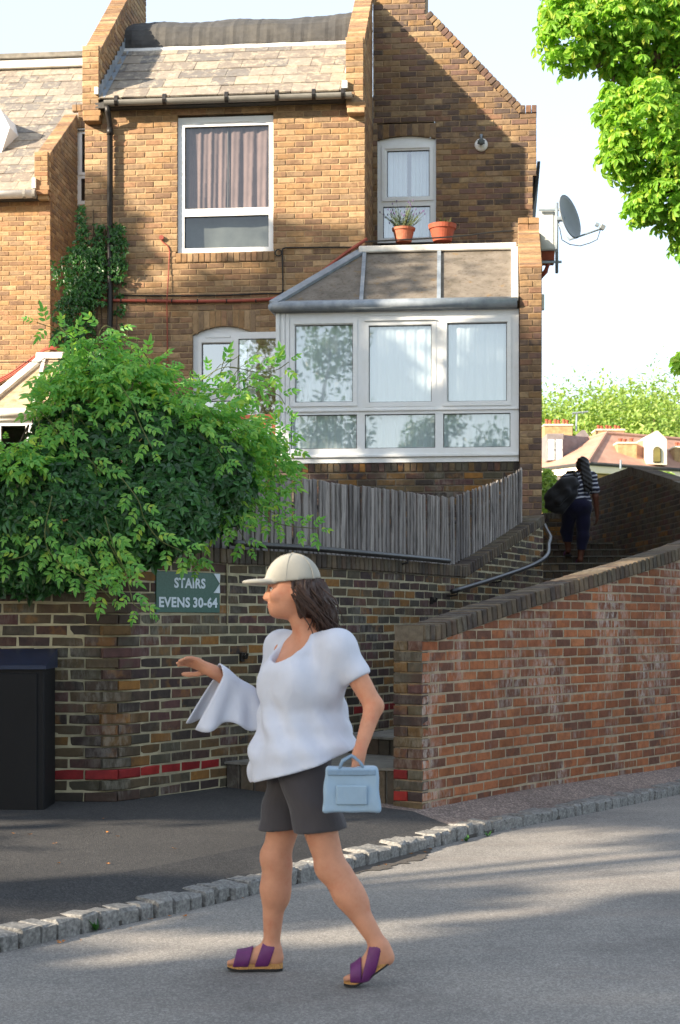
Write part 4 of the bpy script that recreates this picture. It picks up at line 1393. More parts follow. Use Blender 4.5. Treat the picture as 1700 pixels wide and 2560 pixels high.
# bay roof
MT['poly'] = None
def polymat():
    m, nt, b = new_mat('dirty_roof_sheet')
    pos = worldpos(nt)
    r = ramp(nt, [(.3, rgb(82, 76, 66)), (.5, rgb(108, 101, 92)), (.7, rgb(124, 117, 107))])
    nt.links.new(noise(nt, 5, 8, pos, .7), r.inputs[0])
    k = ramp(nt, [(.55, (0, 0, 0, 1)), (.64, (1, 1, 1, 1))]); nt.links.new(noise(nt, 22, 6, pos, .7), k.inputs[0])
    c = mixc(nt, math_node(nt, 'MULTIPLY', k.outputs[0], .75), r.outputs[0], rgb(70, 58, 46))
    k2 = ramp(nt, [(.6, (0, 0, 0, 1)), (.68, (1, 1, 1, 1))]); nt.links.new(noise(nt, 6, 5, pos, .7), k2.inputs[0])
    c = mixc(nt, math_node(nt, 'MULTIPLY', k2.outputs[0], .6), c, rgb(118, 92, 48))
    nt.links.new(c, b.inputs['Base Color']); b.inputs['Roughness'].default_value = .8
    bumpn(nt, b, noise(nt, 40, 6, pos), .5, .006)
    return m
MT['poly'] = polymat()
ye, ze = YB - .06, bz(1000, 757)
YR, ZR = .02, hz(1100, 622, .02)
broof = empty('bay_roof', (0, 0, 0), 0, house)
def rp(x, t): return (x, ye + (YR - ye) * t, ze + (ZR - ze) * t)
xa0 = hx(915, YR); xr0 = hx(1291, YB)
x_b1b, x_b1t = hx(903, ye), hx(912, YR); x_b2b, x_b2t = hx(1097, ye), hx(1098, YR)
xr_t = hx(1288, YR)
def sheet(pts, name='roof_sheet'):
    m = MB(); m.prism(pts, (0, -.012, -.014)); return m.build(name, MT['poly'], broof)
sheet([rp(bl - .02, 0), rp(x_b1b, 0), rp(x_b1t, 1)])
sheet([rp(x_b1b, 0), rp(x_b2b, 0), rp(x_b2t, 1), rp(x_b1t, 1)])
sheet([rp(x_b2b, 0), rp(xr0, 0), rp(xr_t, 1), rp(x_b2t, 1)])
def bar(p, q, w, h, name, mat):
    p, q = Vector(p), Vector(q); d = (q - p).normalized(); s_ = d.cross(Vector((0, -.5, 1))).normalized(); n = s_.cross(d)
    pts = [p - s_ * w / 2, p + s_ * w / 2, p + s_ * w / 2 + n * h, p - s_ * w / 2 + n * h]
    m = MB(); m.prism(pts, q - p); return m.build(name, mat, broof)
bar(rp(x_b1b, 0), rp(x_b1t, 1), .045, .03, 'glazing_bar', MT['lead'])
bar(rp(x_b2b, 0), rp(x_b2t, 1), .045, .03, 'glazing_bar', MT['lead'])
bar(rp(bl - .02, 0), rp(x_b1t, 1), .12, .035, 'hip_flashing', MT['lead'])
bar(rp(xr0 - .02, -.02), rp(xr_t - .01, .98), .08, .05, 'side_flashing', MT['whitelead'])
m = MB(); m.bbox(xa0 - .08, xr_t + .02, YR - .14, YR + .05, ZR - .055, ZR + .028, .012); m.build('ridge_flashing', MT['whitelead'], broof)
m = MB()
for k in range(40):
    t = k / 40; xx = xa0 + (xr_t - xa0) * t
    m.bbox(xx, xx + (xr_t - xa0) / 40 - .003, YR + .051, YR + .2, ZR - .03, ZR + .05 + rr.uniform(-.012, .012), .012)
m.build('ledge_tiles', MT['terracotta'], broof)
m = MB(); m.box(xa0 - .05, xr_t + .05, YR + .06, YG - .002, ZR - .1, ZR + .02); m.build('flat_roof', MT['felt'], broof)
# lead gutter roll
m = MB(); gx0, gx1 = hx(681, ye), hx(1293, ye)
m.tube([(gx0, ye - .02, ze - .035), (gx1, ye - .02, ze - .035)], .058, 14); m.tube([(gx0 + .01, ye + .01, ze + .016), (gx1, ye + .01, ze + .016)], .022, 10)
m.box(gx0 + .02, gx1, ye + .0, YB + .06, ze - .1, ze - .0)
m.tube([(gx0, ye - .02, ze - .035), (gx0 + .02, ye + .5, ze - .03)], .05, 12)
m.build('bay_gutter', MT['lead'], broof, True)
# wall under the bay
core = MB(); ZW0 = zs - .03 - 14 * CO; bw0, bw1 = bx_(676), bx_(1300)
spw = rows(ZW0, zs - .03 - CO * 1.0 - .04, lambda z: [(bw0, bw1)], y=YB + .02, seed=81, core=core)
ztp = zs - .062; zbt = ZW0 + 12 * CO
spw = [q for q in spw if q[2] < ztp - .12]
spw += soldiers(bw0, bw1, ztp - .11, ztp, y=YB + .012, seed=82)
core.quad((bw0, YB + .028, ZW0), (bw1, YB + .028, ZW0), (bw1, YB + .028, ztp), (bw0, YB + .028, ztp))
core.f = core.f[-1:]
base = core.build('bay_base_wall', MT['mortar_c'], house)
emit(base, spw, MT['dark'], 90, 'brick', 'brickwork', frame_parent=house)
# party pier on the right of the bay, its top raking with the bay roof
px0, px1 = bx_(1298), bx_(1355)
pzf = bz(1326, 672); pzb = hz(1313, 575, 0)
m = MB(); bb = .008
m.prism([(px0 + bb, YB - .08 + bb, 2.0), (px0 + bb, YB - .08 + bb, pzf - .02), (px0 + bb, .0, pzb - .02), (px0 + bb, 1.3, pzb - .02), (px0 + bb, 1.3, 2.0)], (px1 - px0 - 2 * bb, 0, 0))
pier = m.build('party_pier', MT['mortar_g'], house)
sp = []; w = px1 - px0; yp = YB - .08
n = int((pzf - 2.05) / CO)
for i in range(n):
    zc = pzf - (i + .5) * CO
    a = .4 if i % 2 else .6
    sp.append((px0 + w * a / 2, yp, zc, 0, w * a - .01, BH)); sp.append((px0 + w * a + w * (1 - a) / 2, yp, zc, 0, w * (1 - a) - .01, BH))
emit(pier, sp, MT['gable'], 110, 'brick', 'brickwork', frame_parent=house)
an = math.atan2(pzb - pzf, -YB + .08); L = math.hypot(pzb - pzf, -YB + .08); n = int(L / .076)
for i in range(n):
    d = (i + .5) * .076
    o = link('rake_brick', coping_mesh(MT['house'], w + .004, .066, .1, i % 6), None, pier, ((px0 + px1) / 2, yp + d * math.cos(an) + .02, pzf + d * math.sin(an) - .03))
    o.rotation_euler = (an, 0, 0)
for i in range(2):
    for k in range(2):
        link('cap_brick', coping_mesh(MT['house'], w / 2 - .006, .2, .075, i + k * 3), None, pier, (px0 + w * (.25 + .5 * k), .05, pzb + .02 + i * .085))
# outer side of the party wall
m = MB(); m.box(px1 - .02, px1 - .001, YB + .02, YG + .1, 2.0, pzf - .05); m.build('side_wall', MT['mortar_g'], house)
m = MB(); m.bbox(px1 - .001, px1 + .035, YB + .25, YB + .35, bz(1358, 762), bz(1358, 724), .006); m.build('meter_box', MT['upvc'], house)

# ---- cables and pipes on the front --------------------------------
def cable(pts, r, name, mat, parent=house, sub_=6, kind=None):
    P_ = [Vector(p) for p in pts]; out = []
    for i in range(len(P_) - 1):
        p0 = P_[i - 1] if i else 2 * P_[0] - P_[1]; p1, p2 = P_[i], P_[i + 1]; p3 = P_[i + 2] if i + 2 < len(P_) else 2 * P_[-1] - P_[-2]
        for j in range(sub_):
            t = j / sub_
            out.append(0.5 * (2 * p1 + (p2 - p0) * t + (2 * p0 - 5 * p1 + 4 * p2 - p3) * t * t + (3 * p1 - p0 - 3 * p2 + p3) * t ** 3))
    out.append(P_[-1])
    m = MB(); m.tube(out, r, 8); return m.build(name, mat, parent, True)
f = lambda u, v, y=-.03: (hx(u, y), y, hz(u, v, y))
cond = cable([f(238, 751), f(300, 751), f(420, 753), f(520, 753), f(620, 751), f(690, 745), f(740, 722, -.06), f(800, 683, -.06), f(860, 636, -.06), f(918, 597, -.06)], .021, 'cable_conduit', MT['cable_r'])
for u in (303, 366, 430, 494, 567, 640):
    t = MB(); c = f(u, 752); t.tube([(c[0] - .008, c[1], c[2]), (c[0] + .008, c[1], c[2])], .026, 8); t.build('cable_tie', MT['cable_b'], cond)
cable([f(302, 738, -.015), f(430, 739, -.015), f(560, 738, -.015), f(650, 734, -.015), f(700, 733, -.015), f(707, 728, -.015)], .009, 'black_cable', MT['cable_b'])
cable([f(707, 733, -.016), f(707, 690, -.016), f(706, 645, -.016), f(706, 630, -.016), f(712, 620, -.016), f(760, 619, -.016), f(860, 618, -.016), f(915, 618, -.02)], .009, 'black_cable', MT['cable_b'])
cable([(hx(690 + 8 * math.cos(t / 8 * 6.28), -.02) + .03, -.02, hz(690, 632 + 8 * math.sin(t / 8 * 6.28), -.02)) for t in range(9)], .008, 'cable_coil', MT['cable_b'])
ff = lambda u, v: (hx(u, YR), YR - .16, hz(u, v, YR))
cable([ff(915, 612), ff(990, 608), ff(1080, 603), ff(1160, 597), ff(1235, 588), ff(1285, 585)], .01, 'black_cable', MT['cable_b'])
cable([f(404, 594, -.012), f(405, 603, -.012), f(422, 620, -.012), f(423, 650, -.012), f(418, 740, -.045), f(417, 760, -.045), f(418, 800, -.012), f(419, 960, -.012)], .008, 'thin_pipe', MT['cable_r'], sub_=4)
m = MB(); c = f(404, 594, -.02); m.tube([(c[0], -.001, c[2]), (c[0], -.035, c[2])], .03, 12); m.build('pipe_cap', MT['cable_r'], house)

# ---- red balustrade between foliage and door ------------------------
bal = empty('balustrade', (*HF.world(hx(600, -.8), -.8)[:2], 2.6), HF.rz)
tag(bal, 'low red brown painted timber balustrade in front of the white door', 'railing')
MT['redwood'] = plain('red_brown_paint', rgb(150, 78, 56), .6, .2, 20, .2, 60)
ox, oz = hx(600, -.8), 2.6
m = MB(); m.bbox(hx(490, -.8) - ox, hx(692, -.8) - ox, -.04, .04, hz(600, 1050, -.8) - oz, hz(600, 1038, -.8) - oz, .008); m.build('handrail', MT['redwood'], bal)
for k in range(9):
    x = hx(496 + k * 23.5, -.8) - ox
    m = MB(); m.bbox(x - .02, x + .02, -.02, .02, -.2, hz(600, 1050, -.8) - oz + .002, .004); m.build('baluster', MT['redwood'], bal)
m = MB(); m.bbox(hx(490, -.8) - ox, hx(692, -.8) - ox, -.03, .03, -.25, -.2, .006); m.build('bottom_rail', MT['redwood'], bal)

# ---- wall lamp, pots, satellite dish --------------------------------
def at_house(u, v, y):
    x, z = HF.at(u, v, y); w_ = HF.world(x, y, z); return w_
p = at_house(1203, 362, YG - .02)
lamp = empty('wall_lamp', p, HF.rz); tag(lamp, 'small round white bulkhead lamp on the gable wall', 'lamp')
MT['white'] = plain('white_enamel', rgb(224, 224, 220), .4, .05)
m = MB(); m.lathe([(0.0, .0), (.085, .0), (.088, .02), (.07, .05), (.0, .06)], n=24)
o = m.build('reflector_dish', MT['white'], lamp, True); o.rotation_euler = (math.radians(90), 0, 0); o.location = (0, .02, 0)
m = MB(); m.lathe([(.0, -.01), (.04, -.01), (.042, .05), (.035, .1), (.0, .11)], n=16); o = m.build('lamp_glass', MT['blind'], lamp, True); o.rotation_euler = (math.radians(115), 0, 0); o.location = (0, -.05, .03)
m = MB(); m.tube([(0, .02, .07), (0, -.02, .11), (0, -.07, .09), (0, -.09, .05)], .014, 8); m.tube([(0, .02, .1), (0, .0, .14)], .02, 8); m.build('lamp_arm', MT['lead'], lamp, True)
for zz in (-.012, .006, .024):
    m = MB(); m.tube([(.05 * math.cos(a_), -.1 + .02 * math.sin(a_), zz) for a_ in [i / 10 * 6.28 for i in range(11)]], .004, 5); m.build('guard_ring', MT['cable_b'], lamp)

def pot(u, v, y, rt, h, name, label, mat, rim):
    p = at_house(u, v, y)
    e = empty(name, p, HF.rz); tag(e, label, 'plant pot')
    m = MB(); m.lathe([(rt * .68, 0), (rt * .92, h - rim), (rt, h - rim), (rt * 1.04, h), (rt * .92, h), (rt * .88, h - .03), (.01, h - .035)], n=28); m.build('pot', mat, e, False)
    m = MB(); m.lathe([(.0, h - .04), (rt * .87, h - .034), (0, h - .03)], n=16); m.build('soil', MT['soil'], e)
    return e
p1 = pot(1009, 606, .34, .145, .175, 'plant_pot', 'weathered terracotta pot of lavender on the ledge below the small window', MT['terracotta'], .03)
p2 = pot(1106, 604, .34, .172, .21, 'plant_pot', 'wide red terracotta pot with sparse green sprouts on the ledge', MT['terracotta2'], .055)
rl = random.Random(4)
m = MB(); fl_ = MB(); lv = MB()
for k in range(70):
    a = rl.uniform(0, 6.28); t = rl.random() ** .7; le = rl.uniform(.1, .3)
    d = Vector((math.cos(a) * t * .85, math.sin(a) * t * .5, 1 - .45 * t)).normalized()
    b0 = Vector((math.cos(a) * .06 * rl.random() - .01, math.sin(a) * .05, .15))
    tip = b0 + d * le
    m.tube([b0, (b0 + tip) / 2 + Vector((0, 0, -.01)), tip], .0022, 4, False)
    for q in range(int(le / .011)):
        tt = .15 + .85 * q / (le / .011); c = b0 + (tip - b0) * tt; aa = rl.uniform(0, 6.28)
        e1 = (Vector((math.cos(aa), math.sin(aa), .7)) + d * .6).normalized() * rl.uniform(.018, .034); sd = e1.cross(d).normalized() * .004
        lv.quad(c - sd, c + sd, c + e1 + sd * .3, c + e1 - sd * .3)
    if rl.random() < .55:
        t2 = tip + d * rl.uniform(.05, .1)
        m.tube([tip, t2], .0013, 3, False); fl_.bbox(t2.x - .006, t2.x + .006, t2.y - .006, t2.y + .006, t2.z - .012, t2.z + .014, .003)
m.build('stems', MT['stem'], p1); o = lv.build('lavender_leaves', MT['lavender'], p1); o['kind'] = 'stuff'; o = fl_.build('flower_heads', MT['lav_fl'], p1); o['kind'] = 'stuff'
lv = MB(); m = MB()
for k in range(16):
    a = rl.uniform(0, 6.28); b0 = Vector((rl.uniform(-.12, .12), rl.uniform(-.08, .08), .18)); tip = b0 + Vector((rl.uniform(-.04, .04), rl.uniform(-.03, .03), rl.uniform(.04, .12)))
    m.tube([b0, tip], .002, 4, False)
    for q in range(5):
        aa = rl.uniform(0, 6.28); e1 = Vector((math.cos(aa), math.sin(aa), rl.uniform(0, .6))) * rl.uniform(.018, .03); sd = Vector((-math.sin(aa), math.cos(aa), 0)) * .009; c = b0 + (tip - b0) * rl.uniform(.5, 1)
        lv.add([c, c + e1 * .5 + sd, c + e1, c + e1 * .5 - sd], [(0, 1, 2, 3)])
m.build('stems', MT['stem'], p2); lv.build('sprouts', MT['ivy'], p2)

MT['greybox'] = plain('grey_steel_cabinet', rgb(190, 194, 192), .5, .08, 4, dirt=rgb(150, 146, 136), dirt_amt=.3)
MT['dish'] = plain('grey_dish_paint', rgb(132, 138, 142), .5, .1, 5)
MT['galv'] = plain('galvanised_pole', rgb(140, 152, 162), .45, .15, 20, metal=.4)
bxw = HF.world(px1 - .002, -.15, hz(1365, 626, -.15))
gb = empty('equipment_box', bxw, HF.rz); tag(gb, 'pale grey metal equipment box on the side of the house behind the dish', 'box')
bw = hx(1389, -.15) - px1
m = MB(); m.bbox(0, bw, 0, .35, 0, .53, .008); m.build('case', MT['greybox'], gb)
m = MB(); m.bbox(.012, bw - .025, -.008, -.001, .015, .515, .003); m.build('door', MT['greybox'], gb)
m = MB(); m.box(.0, bw - .01, .03, .35, -.11, -.001); m.build('base_tray', MT['terracotta2'], gb)
m = MB(); m.tube([(.1, .12, -.05), (.11, .1, -.14), (.08, .08, -.24), (.0, .04, -.33)], .03, 10); m.build('cable_duct', MT['cable_r'], gb, True)
pw_ = at_house(1392, 683, -.2)
dish = empty('satellite_dish', pw_, HF.rz); tag(dish, 'grey satellite dish on a pole beside the house gable', 'satellite dish')
Sx = lambda u: hx(u, -.2) - hx(1392, -.2); Sz = lambda v: hz(1392, v, -.2) - hz(1392, 683, -.2)
m = MB(); m.tube([(0, 0, 0), (0, 0, Sz(507))], .02, 12); m.build('pole', MT['galv'], dish, True)
m = MB(); m.bbox(hx(1352, -.2) - hx(1392, -.2) - .03, .06, -.012, .012, Sz(658), Sz(652), .003); m.bbox(hx(1352, -.2) - hx(1392, -.2) - .03, .06, -.012, .012, Sz(527), Sz(521), .003); m.build('wall_bracket', MT['galv'], dish)
# dish: paraboloid facing right and slightly towards us
m = MB(); nr, na = 8, 36; R_d = .27
for i in range(nr + 1):
    r_ = R_d * i / nr
    for k in range(na):
        a_ = 6.2832 * k / na
        m.v.append((r_ * math.cos(a_), r_ * 1.02 * math.sin(a_), .22 * (r_ / R_d) ** 2 * .3))
for i in range(nr):
    for k in range(na): m.f.append((i * na + k, i * na + (k + 1) % na, (i + 1) * na + (k + 1) % na, (i + 1) * na + k))
n0 = len(m.v)
for k in range(na):
    a_ = 6.2832 * k / na; m.v.append((R_d * 1.0 * math.cos(a_), R_d * 1.02 * math.sin(a_), .066 - .012))
for k in range(na): m.f.append((nr * na + k, nr * na + (k + 1) % na, n0 + (k + 1) % na, n0 + k))
refl = m.build('reflector', MT['dish'], dish, True)
az = math.radians(62)
nrm = Vector((math.sin(az), -math.cos(az), .22)).normalized()
refl.rotation_mode = 'QUATERNION'; refl.rotation_quaternion = nrm.to_track_quat('Z', 'Y')
dc = Vector((Sx(1421), -.02, Sz(545))); refl.location = dc - nrm * .04
m = MB(); arm0 = Vector((Sx(1424), -.0, Sz(600))); arm1 = Vector((Sx(1500), -.12, Sz(581)))
m.tube([Vector((.02, 0, Sz(560))), arm0, arm1], [.014, .013, .011], 8); m.build('feed_arm', MT['galv'], dish, True)
m = MB(); m.tube([(.0, 0, Sz(548)), dc - nrm * .05], .035, 8); m.build('mount', MT['galv'], dish)
m = MB(); m.bbox(-.03, .03, -.025, .025, -.03, .03, .006); o = m.build('receiver_head', MT['dish'], dish); o.location = arm1 + Vector((.02, 0, .02)); o.rotation_euler = (0, .5, .3)
m = MB(); m.tube([arm1 + Vector((-.02, 0, .04)), arm1 + Vector((-.06, 0, .06))], .026, 10); m.build('receiver_horn', MT['galv'], dish)
m = MB(); m.tube([arm1 + Vector((.0, 0, 0)), Vector((Sx(1492), -.1, Sz(606))), Vector((Sx(1475), -.06, Sz(612))), Vector((Sx(1450), -.04, Sz(618))), Vector((Sx(1425), 0, Sz(612))), Vector((Sx(1405), 0, Sz(600))), Vector((Sx(1399), 0, Sz(570))), Vector((.02, 0, Sz(545)))], .006, 6); m.build('cable', MT['cable_b'], dish, True)
# ================================================================== NEIGHBOURING HOUSE (left)
NF = Frame(60, 165, -.1)
nx_ = lambda u, y=0.0: NF.x(u, y)
nz = lambda u, v, y=0.0: NF.at(u, v, y)[1]
nb = empty('terraced_house', (NF.X0, NF.Y0, 0), NF.rz)
tag(nb, 'sunlit neighbouring brick house with tall slate roof, partly out of view', 'house')
NX0, NXC = nx_(-150), nx_(126)
YRc = 1.6
core = MB()
NZ0 = 7.9 - 70 * CO
sp = rows(NZ0, 7.9, lambda z: [(NX0, NXC)], seed=101, core=core)
zf = nz(108, 384); rk = (nz(155, 285, YRc) - zf) / YRc
core.quad((NXC - .008, .0, NZ0), (NXC - .008, YRc, NZ0), (NXC - .008, YRc, 7.9), (NXC - .008, .0, 7.9))
sps = rows(NZ0, 7.9, lambda z: [(.1, YRc)], ang=math.pi / 2, org=(NXC, 0), seed=102)
nw = core.build('front_wall', MT['mortar_h'], nb)
emit(nw, sp, MT['house'], 150, 'brick', 'brickwork', frame_parent=nb, hide=lambda u, v: v > 1000)
emit(nw, sps, MT['house'], 20, 'return_brick', 'return_brickwork', frame_parent=nb, hide=lambda u, v: v > 900)
nrx = nx_(330, YRc)
rzt = nz(170, 262, YRc)
rw = (nx_(190, YRc), nx_(245, YRc), nz(200, 512, YRc), nz(200, 318, YRc))
core = MB(); zr0 = rzt - .11 - 98 * CO
def ivr(z):
    iv = [(NXC, nrx)]
    if rw[2] < z < rw[3] + .11: iv = sub(iv, rw[0], rw[1])
    return iv
sp = rows(zr0, rzt - .11, ivr, y=YRc, seed=103, core=core)
sp += soldiers(NXC - .1, nrx, rzt - .11, rzt, y=YRc - .01, seed=104)
sp += soldiers(rw[0], rw[1], rw[3], rw[3] + .11, y=YRc, seed=105)
core.quad((NXC - .1, YRc + .004, rzt - .11), (nrx, YRc + .004, rzt - .11), (nrx, YRc + .004, rzt), (NXC - .1, YRc + .004, rzt))
core.quad((rw[0], YRc + .008, rw[3]), (rw[1], YRc + .008, rw[3]), (rw[1], YRc + .008, rw[3] + .11), (rw[0], YRc + .008, rw[3] + .11))
core.quad((NXC - .1, YRc, rzt), (nrx, YRc, rzt), (nrx, YRc + .25, rzt), (NXC - .1, YRc + .25, rzt))
rc = core.build('recess_wall', MT['mortar_h'], nb)
emit(rc, sp, MT['house'], 60, 'brick', 'brickwork', frame_parent=nb, hide=lambda u, v: u > 210 or v > 800)
NP = lambda u0, u1, v0, v1, y: (nx_(u0, y), nx_(u1, y), nz((u0 + u1) / 2, v1, y), nz((u0 + u1) / 2, v0, y))
w = mkwindow('window', rw, [NP(201, 240, 332, 430, YRc), NP(201, 240, 444, 500, YRc)], YRc + .04, nb, sash=[NP(197, 243, 326, 436, YRc)])
room(rw[0], rw[1], rw[2], rw[3], YRc + .1, YRc + .6, w, MT['room'])
parapet(nx_(91), nx_(125), zf, rk, YRc, 7.82, 110, parent=nb, y0=-.12, stub_bottom=nz(108, 470))
# roof
RX0 = nx_(-90, 3.8)
NA = math.atan(.85)
ney, nez = -.14, nz(60, 478, -.14)
m = MB(); ye2 = 3.85; xq = nx_(330, 3.0)
m.quad((RX0, ney + .03, nez - .03), (nx_(100), ney + .03, nez - .03), (nx_(100), YRc, nez - .03 + .85 * (YRc - ney - .03)), (RX0, YRc, nez - .03 + .85 * (YRc - ney - .03)))
m.quad((RX0, YRc, nez - .03 + .85 * (YRc - ney - .03)), (xq, YRc, nez - .03 + .85 * (YRc - ney - .03)), (xq, ye2, nez - .03 + .85 * (ye2 - ney - .03)), (RX0, ye2, nez - .03 + .85 * (ye2 - ney - .03)))
m.box(RX0, nx_(100), -.12, .02, nez - .12, nez - .04)
nroof = m.build('roof', MT['felt'], nb)
slates(nroof, RX0, xq, ney, nez, NA, 16, .305, .3, 111, clip=lambda x, y: y > YRc - .1 or x < nx_(96))
yt = ney + 16 * .3 * math.cos(NA); zt0 = nez + 16 * .3 * math.sin(NA)
m = MB(); m.bbox(RX0, xq, yt - .1, yt + .1, zt0 + .02, nz(100, 152, yt), .01); m.build('top_flashing', MT['whitelead'], nroof)
m = MB(); m.bbox(RX0, xq, yt - .14, yt + .2, nz(100, 151, yt), nz(100, 137, yt), .012); m.build('ridge_coping', MT['concrete'], nroof)
m = MB(); m.tube([(RX0, -.2, nez - .06), (nx_(88, -.2), -.2, nez - .06)], .062, 12); ng = m.build('gutter', MT['whitelead'], nb, True)
for u in (62, 86):
    b = MB(); xx = nx_(u, -.2); b.tube([(xx - .02, -.2, nez - .06), (xx + .02, -.2, nez - .06)], .07, 12); b.build('bracket', MT['gutter'], ng)
m = MB(); m.bbox(nx_(88), nx_(97), -.17, -.1, nz(92, 478), nz(92, 452), .004); m.build('verge_cap', MT['whitelead'], nroof)
# roof window cutting the left edge of the view
wy = .9
pts = [(nx_(-60, wy), nz(0, 270, wy)), (nx_(0, wy), nz(0, 272, wy)), (nx_(24, wy), nz(24, 318, wy)), (nx_(0, wy), nz(0, 392, wy)), (nx_(-60, wy), nz(0, 392, wy))]
m = MB(); m.prism([(x, wy, z) for x, z in pts], (0, 1.2, 0)); dm = m.build('roof_dormer', MT['upvc'], nroof)
m = MB(); cxm = nx_(-25, wy); czm = nz(0, 330, wy)
m.prism([(cxm + (x - cxm) * .78, wy - .01, czm + (z - czm) * .78) for x, z in pts], (0, .006, 0)); m.build('pane', MT['glassb'], dm)
# lean-to bay of the neighbour
YN = -1.5; nye = YN - .05
nze = nz(60, 1022, nye); nzr = nz(120, 893, 0)
nroof2 = empty('lean_to', (0, 0, 0), 0, nb)
def sh2(pts):
    m = MB(); m.prism(pts, (0, -.012, -.014)); return m.build('roof_sheet', MT['poly2'], nroof2)
MT['poly2'] = plain('pale_dirty_roof_sheet', rgb(168, 152, 128), .8, .2, 8, .4, 40, dirt=rgb(134, 104, 66), dirt_amt=.7, dscale=9)
ax, bx2 = nx_(-46, nye), nx_(128, nye); tx, tx2 = nx_(112, -.02), nx_(160, -.02); mb_ = nx_(84, nye)
sh2([(ax, nye, nze), (mb_, nye, nze), (tx, -.02, nzr)]); sh2([(mb_, nye, nze), (bx2, nye, nze), (tx2, -.02, nzr), (tx, -.02, nzr)])
def bar2(p, q, w, h, name, mat):
    p, q = Vector(p), Vector(q); d = (q - p).normalized(); s_ = d.cross(Vector((0, -.5, 1))).normalized(); n = s_.cross(d)
    m = MB(); m.prism([p - s_ * w / 2, p + s_ * w / 2, p + s_ * w / 2 + n * h, p - s_ * w / 2 + n * h], q - p); return m.build(name, mat, nroof2)
bar2((ax, nye, nze), (tx, -.02, nzr), .13, .05, 'hip_flashing', MT['whitelead'])
bar2((mb_, nye, nze), (tx, -.02, nzr), .05, .035, 'glazing_bar', MT['whitelead'])
m = MB(); m.bbox(tx - .1, tx2 + .1, -.16, .04, nzr - .05, nzr + .05, .012); m.build('ridge_flashing', MT['whitelead'], nroof2)
m = MB(); m.tube([(nx_(-60, nye), nye - .02, nze - .05), (bx2, nye - .02, nze - .05)], .06, 12); m.box(nx_(-60, nye), bx2, nye, nye + .06, nze - .16, nze - .02); m.build('gutter', MT['whitelead'], nroof2, True)
wn_ = (nx_(-140, YN), nx_(86, YN), nz(20, 1230, YN), nz(20, 1043, YN))
w = mkwindow('lean_to_window', wn_, [NP(-120, -5, 1064, 1135, YN), NP(2, 64, 1064, 1135, YN), NP(2, 64, 1150, 1215, YN)], YN, nb, glass='glass')
room(wn_[0], wn_[1], wn_[2], wn_[3], YN + .08, -.1, w, MT['room'])
m = MB(); m.bbox(nx_(86, YN) + .002, nx_(150, YN), YN + .06, -.05, 2.3, nz(110, 1000, YN), .005); m.build('pier', MT['mortar_g'], nb)
sp = rows(nz(110, 1000, YN) - 24 * CO, nz(110, 1000, YN), lambda z: [(nx_(87, YN), nx_(150, YN))], y=YN + .05, seed=120); emit(nb, sp, MT['gable'], 0, 'x', 'pier_brickwork', frame_parent=nb)
m = MB(); m.box(NX0, NXC - .02, .1, 6, 2.3, nez - .05); m.box(NX0, nrx, YRc + .7, 6, 2.3, rzt - .3); m.build('inner_block', MT['room'], nb)
fn = lambda u, v, y=-.04: (nx_(u, y), y, nz(u, v, y))
for k, dv in enumerate((0, 5, 9)):
    cable([fn(-40, 966 + dv, -.06 - .02 * k), fn(20, 936 + dv, -.06), fn(70, 902 + dv * 1.2, -.08), fn(105, 876 + dv * .4, -.06), fn(126, 868 + dv * .5, -.05), fn(145, 872 + dv * .4, -.02), fn(160, 890, .1)], .014, 'cable_conduit', MT['cable_r'], nb)
cable([fn(-40, 906, -1.2), fn(60, 905, -1.2), fn(160, 905, -1.2)], .008, 'thin_cable', MT['cable_b'], nb)

# ================================================================== FAR HOUSE AND TREES BEYOND THE STAIRS
MT['rooft'] = plain('pinkish_roof_tile', rgb(168, 130, 112), .85, .2, 3, .4, 12, dirt=rgb(142, 108, 92), dirt_amt=.5, dscale=.8)
MT['render'] = plain('cream_render', rgb(222, 212, 190), .8, .08, 2)
MT['farbrick'] = plain('far_stock_brick', rgb(168, 140, 102), .9, .3, 9, .2, 20, dirt=rgb(128, 104, 74), dirt_amt=.5, dscale=5)
MT['slatey'] = plain('grey_slate_cheek', rgb(124, 116, 116), .85, .2, 6)
fh = empty('far_house', (7.59, 48.2, 0)); tag(fh, 'distant house with hipped pinkish tile roof, dormers and chimneys', 'house')
def W(u, v, Y): p = pix(u, v, Y); return (p.x - 7.59, p.y - 48.2, p.z)
zE = pix(1480, 1160, 48.2).z
C_, Lf, Rt = (7.59, 48.2), (4.6, 52.8), (15.5, 53.1)
Bk = (Lf[0] + Rt[0] - C_[0], Lf[1] + Rt[1] - C_[1])
rel = lambda p, z: (p[0] - 7.59, p[1] - 48.2, z)
A1 = pix(1515, 1084, 51.0); A2 = (A1.x + 4.5, A1.y + 2.8, A1.z)
ov = .35
def off(p, c=(9.5, 51.8)):
    d = Vector((p[0] - c[0], p[1] - c[1])).normalized(); return (p[0] + d.x * ov, p[1] + d.y * ov)
eo = [off(C_), off(Rt), off(Bk), off(Lf)]
a1, a2 = rel((A1.x, A1.y), A1.z), rel(A2[:2], A2[2])
m = MB()
e = [rel(p, zE) for p in eo]
m.poly([e[0], e[1], a2, a1]); m.poly([e[1], e[2], a2]); m.poly([e[2], e[3], a1, a2]); m.poly([e[3], e[0], a1])
m.build('roof', MT['rooft'], fh)
m = MB(); m.tube([a1, Vector(e[0]) + Vector((0, 0, .02))], .07, 6); m.tube([a1, Vector(e[3])], .07, 6); m.tube([a1, a2], .08, 6); m.build('hip_tiles', MT['rooft'], fh)
m = MB(); m.prism([rel(p, zE - .28) for p in eo], (0, 0, .26)); m.build('fascia', MT['render'], fh)
m = MB()
for p, q in zip(eo, eo[1:] + eo[:1]): m.tube([rel(p, zE - .02), rel(q, zE - .02)], .06, 6)
m.build('gutter', MT['felt'], fh)
